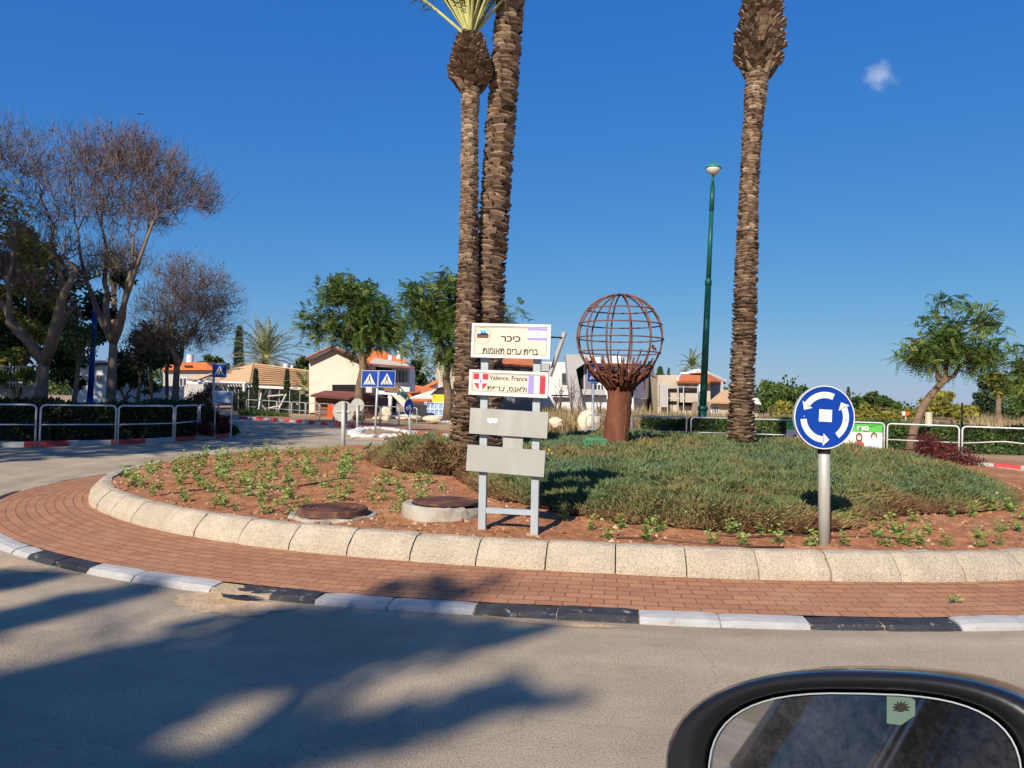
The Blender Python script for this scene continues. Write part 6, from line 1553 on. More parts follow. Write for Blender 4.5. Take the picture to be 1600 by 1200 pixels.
# ------------------------------------------------------------------ trees and hedges
def E(px, py, D, rx, ry, rz=None):
    k = D / F_PX; c = at(px, py, D); return (tuple(c), (rx * k, rz if rz else (rx * k), ry * k))
def bare_tree(label, D, trunk_px, r0, limbs, ells, ntips, seed, nleaf=400, twl=.45, dense=5):
    rr = np.random.default_rng(seed); tr = [at(x, y, D) for x, y in trunk_px]; tr[0].z = VZ - .05
    e = empty('bare_tree', tr[0], label, 'tree'); tips = ellipsoids(ntips, [E(*q[:2], D, *q[2:]) for q in ells], rr, .55)
    b = MB(); b.tube(tr, list(np.linspace(r0 * 1.12, r0 * .80, len(tr) - 1)) + [r0 * .70], 12); b.tube([tr[-1], tr[-1] + Vector((0, 0, .12))], [r0 * .70, r0 * .3], 12)
    # main limbs with knobbly bends, every tip goes to the nearest limb end
    ends = []
    for lp in limbs:
        p = [tr[-1] - Vector((0, 0, .35))] + [at(x, y, D + dy) for x, y, dy in lp]; rads = list(np.linspace(r0 * .70, r0 * .20, len(p)))
        q = [p[0]]; qr = [rads[0]]
        for i in range(len(p) - 1):
            m_ = p[i].lerp(p[i + 1], .5) + Vector(rr.normal(size=3) * .05); q += [m_, p[i + 1]]; qr += [(rads[i] + rads[i + 1]) / 2, rads[i + 1] * 1.04]
        b.tube(q, qr, 9); ends.append((np.array(p[-1]), rads[-1]))
        ends.append((np.array(p[-2]), rads[-2] * .7)) if len(p) > 3 else None
    d = np.array([np.linalg.norm(tips - q[0], axis=1) + np.maximum(0, q[0][2] - tips[:, 2]) * 2 for q in ends]); own = d.argmin(0)
    t2 = MB()
    for i, (q, r) in enumerate(ends):
        s_ = tips[own == i]
        if len(s_) > 1: skeleton(t2, q, s_, r * .95, rr, rmin=.009, wig=.13, frac=.42)
    b.build('trunk', M['bark'], e, smooth=True); t2.build('branches', M['twig'], e, smooth=True)
    # fine twigs at every tip
    n = len(tips) * dense; p = np.repeat(tips, dense, 0) + rr.normal(size=(n, 3)) * .10; cen = tips.mean(0)
    dr = unit(unit(p - np.array(tr[-1])) * 1.0 + rr.normal(size=(n, 3)) * .62 + [0, 0, .25])
    V = kites(p - dr * .12, dr, rr.uniform(.5, 1.3, n) * twl, rr.uniform(.004, .008, n), -.05); quads('twigs', V, rr.random(n), M['twig'], e)
    k = nleaf; i = rr.choice(n, k); q = p[i] + dr[i] * twl * rr.uniform(.3, 1.0, (k, 1)); V = kites(q, unit(rr.normal(size=(k, 3)) - [0, 0, .4]), rr.uniform(.05, .12, k), rr.uniform(.018, .04, k)); tag(quads('seed_clusters', V, rr.random(k) ** 1.6, M['deadleaf'], e), kind='stuff')
    return e
bare_tree('gnarled bare tree with a dark forked trunk nearest the left edge', 23.6, [(63, 690), (63, 640), (66, 590), (70, 552)], .21,
          [[(92, 500, 0), (98, 460, .3), (90, 410, .2), (84, 350, 0)], [(98, 495, .4), (118, 478, .8), (130, 500, 1.0)], [(40, 530, -.2), (14, 505, -.4), (12, 440, -.6), (20, 380, -.4)], [(96, 470, -.4), (120, 420, -.6), (104, 408, -.6)], [(20, 505, .5), (-25, 450, .8), (-30, 380, .8)]],
          [(55, 265, 62, 80), (0, 240, 50, 60), (-50, 300, 60, 80), (110, 320, 45, 50), (30, 350, 70, 50), (100, 380, 40, 30), (10, 410, 40, 30), (60, 440, 55, 35), (-30, 400, 50, 50)], 1500, 51, 500, .5, 4)
bare_tree('tall bare tree with pale upright limbs spreading over the rails', 24.6, [(174, 690), (173, 630), (175, 580), (178, 520)], .165,
          [[(165, 480, 0), (163, 440, .3), (167, 400, .3), (158, 350, .2)], [(190, 500, -.2), (195, 470, -.2), (205, 420, -.3), (208, 370, -.2)], [(192, 495, .3), (198, 450, .4), (218, 400, .5), (232, 360, .6)], [(150, 480, .5), (135, 440, .6), (122, 360, .5)], [(196, 470, -.5), (240, 345, -.9)]],
          [(190, 262, 58, 72), (262, 280, 55, 58), (135, 250, 45, 60), (312, 305, 38, 34), (235, 330, 50, 40), (165, 330, 40, 45), (215, 240, 40, 40), (325, 325, 24, 18), (185, 400, 50, 36), (140, 420, 34, 28)], 2200, 52, 600, .55, 4)
bare_tree('smaller rounded bare tree with a reddish twig crown behind the info board', 31, [(272, 676), (273, 640), (275, 600), (277, 560)], .16,
          [[(270, 530, 0), (265, 505, 0), (270, 480, 0)], [(285, 540, .3), (300, 520, .3), (318, 490, .4)], [(268, 540, -.3), (252, 515, -.5), (240, 490, -.4)]],
          [(300, 470, 75, 62), (330, 480, 55, 60), (260, 490, 60, 50), (290, 430, 55, 35), (240, 530, 50, 30), (300, 530, 60, 22)], 1700, 53, 800, .42, 6)
# thinner trunks behind them
for i, (px, py0, py1, D, lb) in enumerate(((110, 676, 560, 27, 'thin dark leaning trunk between the first bare tree and the blue lamp'), (211, 670, 590, 32, 'slim leaning bare trunk right of the tall bare tree'), (233, 668, 570, 33, 'slim reddish trunk with pruned branches right of the white wall'), (258, 670, 560, 34, 'thin dark trunk just left of the rounded bare tree'))):
    rr = np.random.default_rng(60 + i); base = at(px - (3 if i in (0, 1) else 0), py0, D); base.z = VZ; top = at(px + (14 if i == 0 else 8 if i == 1 else 2), py1, D); e = empty('small_tree', base, lb, 'tree')
    b = MB(); b.tube([base, base.lerp(top, .5) + Vector((.05, 0, 0)), top], [.10, .085, .07], 8); tips = ellipsoids(60, [E(px + 8, py1 - 35, D, 32, 30)], rr, .4); skeleton(b, np.array(top), tips, .06, rr, rmin=.007, wig=.12); b.build('trunk', M['darkbark'], e, smooth=True)
    n = 900; p = tips[rr.choice(60, n)] + rr.normal(size=(n, 3)) * .2; quads('crown', kites(p, unit(rr.normal(size=(n, 3))), rr.uniform(.07, .16, n), .04), rr.random(n), M['green' if i % 2 == 0 else 'hedge'], e)
def bush(label, cl, n, L, W, ml, seed, trunk_h=1.2, group=None, name='leafy_tree', cat='tree', droop=.15):
    c = [(np.array(at(px, py, D)), r * D / F_PX) for px, py, D, r in cl]; b0 = at(cl[0][0], 640, cl[0][2]); b0.z = VZ - .1
    return bushy_tree(name, label, tuple(b0), max(.4, min(trunk_h, c[0][0][2] - .5)), .12, c, n, L, W, M_key(ml), seed, group, cat, droop)
def M_key(k): return k
bush('big dark evergreen behind the bare trees at the left edge', [(30, 470, 33, 60), (-20, 430, 33, 60), (70, 540, 32, 50), (20, 560, 31, 50), (105, 560, 33, 40), (75, 430, 33, 55), (110, 480, 33, 45), (40, 400, 34, 45), (-30, 540, 30, 60), (110, 530, 33, 40)], 17000, .19, .06, 'green', 81, 2.5)
bush('yellow green clumps, sunlight put into their leaf colour, behind the gnarled bare tree', [(35, 440, 31, 34), (15, 500, 31, 34), (60, 395, 31, 26), (-20, 460, 31, 36), (30, 370, 31, 24), (75, 470, 31, 22), (50, 525, 30.5, 20)], 7000, .17, .06, 'olive', 89, 2.5)  # added lighter clumps: sunlit patches of the evergreen put into leaf colour
bush('yellow tinged shrub above the block wall at the left edge', [(25, 560, 29.5, 26), (45, 585, 29.2, 16), (5, 590, 29.3, 16), (50, 515, 30, 18)], 2600, .15, .05, 'olive', 82, 1.0, name='shrub', cat='shrub')
bush('dark leafy tree behind the tall bare tree', [(140, 520, 36, 28), (160, 480, 36, 30), (215, 520, 38, 30), (235, 550, 38, 26), (200, 570, 38, 24), (185, 440, 38, 22), (100, 590, 36, 24), (255, 560, 39, 22)], 9000, .19, .06, 'hedge', 83, 2.5)
bush('grey green shrub above the white garden wall', [(195, 588, 38.5, 17), (215, 592, 38.5, 16), (182, 600, 38.5, 10), (235, 604, 38.5, 12)], 2600, .15, .05, 'green', 84, .8, name='shrub', cat='shrub')
bush('brown twiggy shrub left of the info board', [(310, 620, 33, 16), (325, 635, 32, 14), (295, 640, 31, 16), (330, 612, 33, 12)], 2000, .2, .02, 'deadleaf', 85, .5, name='shrub', cat='shrub')
HEDGE_L = [P(-110, 690, VZ) + Vector((0, .75, 0)), P(55, 689, VZ) + Vector((0, .75, 0)), P(180, 687, VZ) + Vector((.0, .75, 0)), P(270, 684, VZ) + Vector((-.4, .8, 0)), P(325, 679, VZ) + Vector((-.5, .6, 0))]
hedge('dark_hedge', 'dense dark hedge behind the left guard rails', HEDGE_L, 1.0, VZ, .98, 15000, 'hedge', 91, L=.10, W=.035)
rng = np.random.default_rng(5)
bush('dark red leaved shrub spilling round the corner of the left hedge', [(338, 660, 25.5, 17), (322, 668, 24.0, 14), (352, 668, 25.6, 12)], 2600, .10, .035, 'redleaf', 86, .4, name='shrub', cat='shrub')
bush('green shrub at the rounded tip of the left verge', [(357, 672, 26.4, 12), (348, 674, 26.0, 10)], 1500, .10, .035, 'green', 87, .3, name='shrub', cat='shrub')

broad_tree('leafy_tree', 'round feathery leaved tree above the crossing sign pair', [at(561, 657, 40), at(560, 630, 40), at(562, 605, 40), at(568, 578, 40), at(567, 560, 40)], .27, None,
           [E(553, 490, 40, 60, 38), E(545, 460, 40, 38, 24), E(500, 505, 40, 30, 20), E(595, 500, 40, 36, 34), E(490, 525, 39.5, 18, 14), E(612, 520, 39.8, 22, 24), E(570, 525, 40, 50, 22), E(480, 500, 40, 14, 10)], 560, 101, per_tip=9, leafL=.44, pairs=6, fork_r=.2)
broad_tree('leafy_tree', 'feathery leaved tree partly hidden by the paired palm trunks', [at(700, 657, 33.5), at(701, 620, 33.5), at(697, 590, 33.5), at(700, 570, 33.5)], .21, None,
           [E(672, 480, 33.5, 36, 34), E(700, 465, 33.5, 40, 26), E(650, 520, 33, 22, 20), E(710, 520, 33.5, 36, 30), E(740, 480, 33.5, 34, 34), E(772, 500, 33.5, 20, 22), E(705, 555, 33.5, 14, 16)], 480, 102, per_tip=9, leafL=.42, pairs=6, fork_r=.14)
broad_tree('leafy_tree', 'leaning open crowned tree behind the rails on the right', [at(1419, 712, 24), at(1428, 670, 24), at(1440, 640, 24), at(1452, 620, 24), at(1470, 600, 24)], .145, None,
           [E(1495, 558, 24, 48, 24), E(1432, 553, 24, 22, 14), E(1445, 545, 24.3, 22, 12), E(1495, 478, 24, 22, 12), E(1446, 487, 24, 22, 12), E(1470, 500, 24, 22, 12), E(1540, 520, 24, 20, 26), E(1548, 560, 23.7, 20, 16), E(1490, 525, 24, 30, 16), E(1460, 535, 24, 22, 14)], 300, 103, per_tip=8, leafL=.32, pairs=6, fork_r=.10)
broad_tree('leafy_tree', 'feathery leaved tree cut off by the right edge of the view', [at(1625, 720, 24), at(1622, 660, 24), at(1615, 620, 24)], .16, None, [E(1590, 588, 24, 14, 12), E(1592, 612, 23.8, 12, 14), E(1630, 570, 24, 34, 30), E(1578, 600, 24, 8, 8)], 140, 104, per_tip=7, leafL=.32, pairs=7, fork_r=.12)
# leaning red shrub at the island's far right rim
c = at(1475, 716, 17.7); c.z = soil_z(c.x, c.y)
rr = np.random.default_rng(9); e = empty('red_shrub', c, 'dark red leaved shrub at the far right rim of the island', 'shrub'); tips = ellipsoids(150, [E(1470, 705, 17.7, 42, 16), E(1452, 690, 17.7, 18, 12), E(1500, 722, 17.5, 34, 14), E(1440, 715, 17.6, 14, 8)], rr, .5); b = MB(); skeleton(b, np.array(c), tips, .05, rr, rmin=.005); b.build('stems', M['darkbark'], e); n = 3600; p = tips[rr.choice(150, n)] + rr.normal(size=(n, 3)) * .07; quads('leaves', kites(p, unit(rr.normal(size=(n, 3)) + [0, 0, .3]), rr.uniform(.05, .11, n), rr.uniform(.008, .016, n)), rr.random(n), M['redleaf'], e)
HEDGE_R = [at(1003, 690, 27.6), at(1075, 690, 27.1), at(1170, 690, 26.6), at(1280, 690, 26.3), at(1390, 700, 26.0), at(1500, 705, 25.8), at(1720, 705, 25.0)]
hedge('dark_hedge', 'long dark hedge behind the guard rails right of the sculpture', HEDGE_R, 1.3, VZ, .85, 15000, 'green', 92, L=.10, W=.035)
# date palm behind the bungalow, small palms and cypresses
def small_palm(label, px, pyb, pyt, D, L, n, seed, tr=.16, droop=1.0, sz=1.0, tshift=.1):
    base = at(px, pyb, D); base.z = min(base.z, VZ + .0) if pyb > 600 else VZ; top = at(px, pyt, D); e = empty('palm_tree', base, label, 'palm tree'); b = MB(); rr = random.Random(seed); palm_trunk(b, [base, top], [tr * 1.15, tr], .22, 6, rr); b.build('trunk', M['palmbark'], e); frond_crown('crown', e, top, n, L, seed, (-25, 85), droop, 26, wleaf=.035 * sz, petiole=.035, lw=.36, tshift=tshift); return e
small_palm('wide date palm crown rising behind the bungalow roof', 414, 640, 562, 67, 3.9, 46, 111, .42, .9, 1.2, .12)
small_palm('small young palm in front of the bungalow wall', 474, 640, 608, 53.5, 1.55, 20, 112, .10, 1.2, .7)
small_palm('tiny far palm right of the cream house', 658, 640, 577, 95, 2.2, 24, 113, .14, 1.3, 1.2, -.2)
small_palm('far palm top behind the unfinished house', 1082, 640, 575, 80, 2.1, 22, 114, .16, 1.3, 1.2, -.2)
small_palm('thin palm glimpsed behind the tall bare tree', 178, 640, 428, 52, 1.7, 26, 115, .16, 1.2, 1.0, 0)
def cypress(label, px, y0, y1, wpx, D, seed, n=1500, ml='conifer'):
    rng = np.random.default_rng(seed); a, c = at(px, y0, D), at(px, y1, D); e = empty('cypress', (a.x, a.y, VZ), label, 'cypress'); r = wpx * D / F_PX / 2; t = rng.random(n) ** .8; h = c.z - a.z
    rad = r * np.clip(np.minimum(t / .12, 1) * (1 - t) ** .45 * 1.1, .05, 1) * (1 + .2 * rng.normal(size=n)); an = rng.random(n) * 6.28; p = np.c_[a.x + np.cos(an) * rad, a.y + np.sin(an) * rad, a.z + t * h]
    quads('crown', kites(p, unit(np.c_[np.cos(an) * .4, np.sin(an) * .4, np.ones(n)] + rng.normal(size=(n, 3)) * .25), max(.18, h * .06) * rng.uniform(.7, 1.3, n), max(.03, r * .12)), rng.random(n), M[ml], e); b = MB(); b.tube([(a.x, a.y, VZ), tuple(a.lerp(c, .85))], [.08, .03], 6); b.build('trunk', M['darkbark'], e)
cypress('left narrow cypress against the bungalow', 398, 634, 578, 8, 53.5, 121); cypress('right narrow cypress against the bungalow', 447, 634, 579, 7, 53.2, 122); cypress('tall narrow cypress left of the date palm crown', 370, 640, 514, 13, 75, 123); cypress('small far cypress behind the round blue sign', 1325, 640, 606, 6, 90, 124, 700)
cypress('pointed far conifer left of the unfinished house', 1030, 640, 575, 14, 70, 125, 1500); cypress('thin far cypress behind the concrete block', 1043.5, 640, 577, 4, 75, 126, 500)
bush('dark far tree beyond the gallery house', [(643, 575, 72, 13), (652, 592, 72, 12), (640, 595, 72, 12)], 2200, .3, .11, 'conifer', 131, 3)
bush('green far tree top left of the date palm crown', [(335, 566, 70, 13), (345, 580, 70, 16), (320, 575, 70, 12)], 2200, .3, .11, 'green', 132, 3)
bush('green far tree behind the left gable of the cream house', [(474, 565, 66, 10), (470, 580, 66, 12)], 1400, .3, .11, 'green', 133, 3)
bush('drooping green far tree just right of the right palm', [(1205, 606, 50, 18), (1215, 622, 50, 22), (1195, 625, 50, 16), (1235, 615, 50, 16)], 5200, .28, .05, 'green', 134, 2, droop=.9)
bush('yellow green round bush right of the right palm', [(1222, 636, 45, 13), (1212, 645, 45, 12), (1236, 642, 45, 12)], 2600, .2, .07, 'olive', 135, .8, name='bush', cat='bush')
bush('dark green far tree left of the round blue sign', [(1252, 618, 58, 16), (1262, 630, 58, 16), (1245, 640, 56, 16)], 3000, .28, .10, 'green', 136, 2)
bush('rounded green hedge like far trees right of the round blue sign', [(1350, 626, 65, 13), (1368, 624, 65, 13), (1385, 632, 65, 12), (1338, 634, 64, 12), (1400, 640, 64, 10)], 4200, .28, .10, 'green', 137, 2)
bush('grey brown thicket below the far green trees on the right', [(1350, 645, 52, 14), (1375, 648, 52, 14), (1400, 650, 52, 12), (1330, 650, 50, 12), (1420, 648, 52, 10)], 3600, .26, .05, 'olive', 138, .8, name='bush', cat='bush')
bush('wide flat topped yellow green tree behind the leaning trunk', [(1450, 634, 46, 14), (1470, 634, 46, 15), (1488, 642, 46, 12), (1440, 645, 46, 12), (1468, 622, 52, 11), (1480, 618, 54, 8)], 5200, .22, .06, 'olive', 139, 1.2)
bush('yellow green shrub right of the leaning trunk', [(1510, 640, 36, 10), (1525, 646, 36, 12), (1505, 652, 36, 10), (1518, 655, 36, 10)], 2600, .16, .055, 'olive', 140, .8, name='bush', cat='bush')
bush('dark ragged conifer near the right edge', [(1545, 600, 38, 16), (1540, 618, 38, 18), (1552, 634, 38, 18), (1535, 632, 38, 12), (1556, 590, 38, 10)], 4200, .2, .05, 'conifer', 141, 1.5)
bush('dark green tree behind the cut off tree at the right edge', [(1598, 615, 40, 20), (1590, 640, 40, 18), (1612, 600, 40, 20), (1612, 640, 40, 20)], 4200, .2, .06, 'green', 142, 1.5)
bush('yellow leaved low tree hanging above the conifer', [(1560, 595, 34, 12), (1566, 612, 34, 10), (1552, 588, 34, 8)], 1800, .18, .07, 'olive', 143, 3, droop=.5)
# far tree line that closes the horizon
rng = np.random.default_rng(77)
for i in range(26):
    pass
def tree_line():
    cs, rs = [], []; rr = random.Random(4)
    for px in range(-900, 2600, 26):
        D = rr.uniform(120, 160); h = rr.uniform(5, 9) * (.6 if 1240 < px < 1560 else 1.0); k = D / F_PX; q = at(px, 640, D); cs.append((q.x, q.y, h * .35)); rs.append(h * .45); cs.append((q.x + rr.uniform(-2, 2), q.y, h * .2)); rs.append(h * .4)
    V, T = leafballs(cs, rs, 60000, .6, .24, .9, np.random.default_rng(6), .1, .1, .7); o = quads('far_wood', V, T, M['green']); tag(o, 'hazy line of distant trees along the horizon', 'trees', kind='stuff')
tree_line()
def grass(name, label, poly, n, h, seed, ml='drygrass', w_=.02, kind='stuff', z=VZ, cat='grass'):
    rng = np.random.default_rng(seed); p = pts_in_poly(poly, n, rng); hh = h * (0.65 + .5 * np.clip(nz(p, .5, seed) + .5, 0, 1)) * rng.uniform(.6, 1.2, n); p3 = np.c_[p, np.full(n, z)]; V = kites(p3, unit(rng.normal(size=(n, 3)) * [.28, .28, 0] + [0, 0, 1]), hh, w_, .02)
    return tag(quads(name, V, np.clip(.5 + .5 * nz(p, .7, 3) + rng.normal(0, .2, n), 0, 1), M[ml]), label, cat, kind=kind)
g2 = lambda *q: [tuple(at(x, 660, D))[:2] for x, D in q]
grass('dry_grass', 'tall dry straw grass on the plot before the unfinished house', g2((1015, 31), (1250, 29), (1260, 40), (1010, 42)), 6500, 1.0, 141, w_=.022)
grass('dry_weeds', 'grey green weeds before the white cubic house', g2((845, 33), (1015, 31), (1012, 42), (840, 43)), 6000, 1.05, 142, w_=.025)
grass('dry_reeds', 'tangle of pale dry canes near the right edge', g2((1515, 30), (1680, 29), (1700, 37), (1520, 38)), 3200, 1.15, 143, w_=.022)
grass('weeds', 'green weedy strip between the hedge and the far bushes', g2((1240, 29), (1520, 29), (1530, 42), (1240, 43)), 8000, .8, 144, 'green', .035)
grass('verge_grass', 'short grass below the broken timber frame', g2((372, 44.8), (450, 43.5), (450, 45), (372, 46)), 2500, .35, 145, 'green', .02)
# saplings before the modern house
for i, (px, D, hpx) in enumerate(((875, 36, 70), (893, 35, 76), (905, 37, 60), (868, 38, 50), (936, 37, 40))):
    rr = np.random.default_rng(150 + i); base = at(px, 650, D); base.z = VZ; top = at(px + 2, 655 - hpx, D); e = empty('sapling', base, ('thin bare sapling left of the slanted grey frame', 'tallest thin bare sapling before the slanted grey frame', 'thin bare sapling before the dark recess', 'short bare sapling beside the name boards', 'short bare sapling behind the half hidden crossing sign')[i], 'sapling'); b = MB(); tips = ellipsoids(70, [E(px + 1, 655 - hpx * .62, D, 13, hpx * .42)], rr, .6); skeleton(b, np.array(base) + [0, 0, .4], tips, .045, rr, rmin=.006, wig=.06); b.tube([base, base + Vector((0, 0, .42))], .05, 5); b.build('stems', M['twig'], e)
# posts and rails of a field fence on the far right
e = empty('timber_fence', at(1451, 665, 31), 'wooden gate post with a rusty bar beyond the hedge on the right', 'fence'); b = MB(); q = at(1451, 665, 31); t = at(1451, 644, 31); b.tube([(q.x, q.y, VZ), tuple(t)], .13, 8); b.build('post', M['boulder'], e); b = MB(); b.tube([at(1454, 653, 31), at(1487, 656, 31)], .045, 6); q = at(1487, 656, 31); b.tube([(q.x, q.y, VZ), tuple(q)], .05, 6); b.build('bar', M['rust'], e)
e = empty('marker_board', at(1415, 660, 44), 'small white and orange marker board in the far weeds', 'sign'); b = MB(); slab(b, rect(1410, 643, 1414.5, 649), 44, .08); b.build('white_panel', M['white'], e); b = MB(); slab(b, rect(1414.6, 643, 1420, 650), 44, .08); b.build('orange_panel', M['orange_plastic'], e); b = MB(); q = at(1415, 650, 44.1); b.tube([(q.x, q.y, VZ), tuple(q)], .05, 5); b.build('post', M['dullpole'], e)
e = empty('field_post', at(1503, 680, 29), 'thin black post beyond the hedge right of the leaning tree', 'post'); b = MB(); q = at(1503, 680, 29); b.tube([(q.x, q.y, VZ), tuple(at(1503.5, 629, 29))], .035, 6); b.build('post', M['tarp'], e)
# iron fence on the block wall
e = empty('iron_fence', at(5, 605, 29.3), 'iron railing standing on the cream block wall at the left edge', 'fence'); b = MB()
for px in range(-40, 40, 5): b.tube([at(px, 605, 29.3), at(px, 570, 29.3)], .02, 5)
b.tube([at(-42, 573, 29.3), at(40, 573, 29.3)], .03, 5); b.tube([at(-42, 598, 29.3), at(40, 598, 29.3)], .03, 5); b.build('bars', M['whitestone'], e)

# ------------------------------------------------------------------ street trees behind the car whose crowns shade the road
def shade_tree(name, label, base, targets, n, s_rng, seed, L=.20, W=.07, ml='green', rt=.22, ztop=None, zr=0.0, ntip=60):
    """crown whose clumps hang where the sun has to pass them on its way to the shaded ground"""
    rng = np.random.default_rng(seed); e = empty(name, base, label, 'tree'); pts = []
    ar = [0.5 * abs(sum(p[i][0] * p[(i + 1) % len(p)][1] - p[(i + 1) % len(p)][0] * p[i][1] for i in range(len(p)))) for p, _ in targets]
    for (poly, wgt), a in zip(targets, ar):
        k = max(6, int(n * a * wgt)); q = pts_in_poly(poly, k, rng); q = np.c_[q, rng.uniform(0, zr, k) if zr else np.zeros(k)]; s_ = rng.uniform(*s_rng, k) ; pts.append(q - np.array(LDIR) * s_[:, None])
    p = np.concatenate(pts); k = len(p); V = kites(p, unit(rng.normal(size=(k, 3))), L * rng.uniform(.7, 1.3, k), W * rng.uniform(.8, 1.2, k)); quads('crown', V, rng.random(k), M[ml], e)
    b = MB(); tips = p[rng.choice(k, min(k, ntip), replace=False)]; top = Vector(base) + Vector((0, 0, max(2.2, p[:, 2].min() - .8))); b.tube([base, tuple(top)], [rt * 1.2, rt], 10); skeleton(b, np.array(top), tips, rt * .8, rng, rmin=.012); b.build('trunk', M['darkbark'], e, smooth=True); return e
PX = lambda pts, z=0: [tuple(P(x, y, z))[:2] for x, y in pts]
SH1 = [(PX([(-250, 1085), (0, 1055), (150, 1022), (300, 978), (420, 955), (520, 952), (640, 968), (760, 984), (880, 988), (800, 1000), (680, 1012), (560, 1035), (430, 1060), (310, 1095), (230, 1135), (150, 1190), (60, 1250), (-300, 1200)]), .72),
       (PX([(260, 1230), (370, 1178), (500, 1140), (640, 1108), (760, 1080), (860, 1068), (880, 1076), (800, 1098), (660, 1130), (540, 1162), (440, 1200), (380, 1250)]), .9),
       (PX([(-60, 905), (0, 902), (85, 892), (120, 897), (30, 912), (-60, 925)]), .7), (PX([(-80, 970), (0, 958), (130, 932), (255, 912), (200, 935), (60, 968), (-60, 1000)]), .75),
       (PX([(560, 930), (640, 905), (720, 893), (830, 897), (800, 912), (700, 928), (620, 940)], .1), .2)]
shade_tree('street_tree', 'leafy street tree standing behind the car and shading the road', tuple(P(0, 1000)[:2]) and (-7.5, -14.0, 0), SH1, 330, (21, 25), 161, L=.26, W=.12, ntip=80)
SHL = [(PX([(-500, 660), (-300, 735), (-100, 728), (0, 723), (150, 715), (300, 704), (352, 688), (372, 678), (330, 640), (100, 640), (-300, 640)]), 1.0)]
shade_tree('street_tree', 'broad street tree left of the view shading the left verge', (-19.5, 4.0, 0), SHL, 60, (16, 24), 162, L=.34, W=.13, zr=2.8, rt=.35, ntip=120)
SHR = [(PX([(380, 694), (470, 684), (520, 680), (500, 676), (420, 672), (385, 676)]), .35), (PX([(360, 712), (250, 735), (150, 742), (200, 728), (300, 712)]), .1)]
shade_tree('street_tree', 'second street tree left of the view shading the side road', (-24, 14, 0), SHR, 90, (18, 25), 163, L=.34, W=.10, rt=.25, ntip=60)

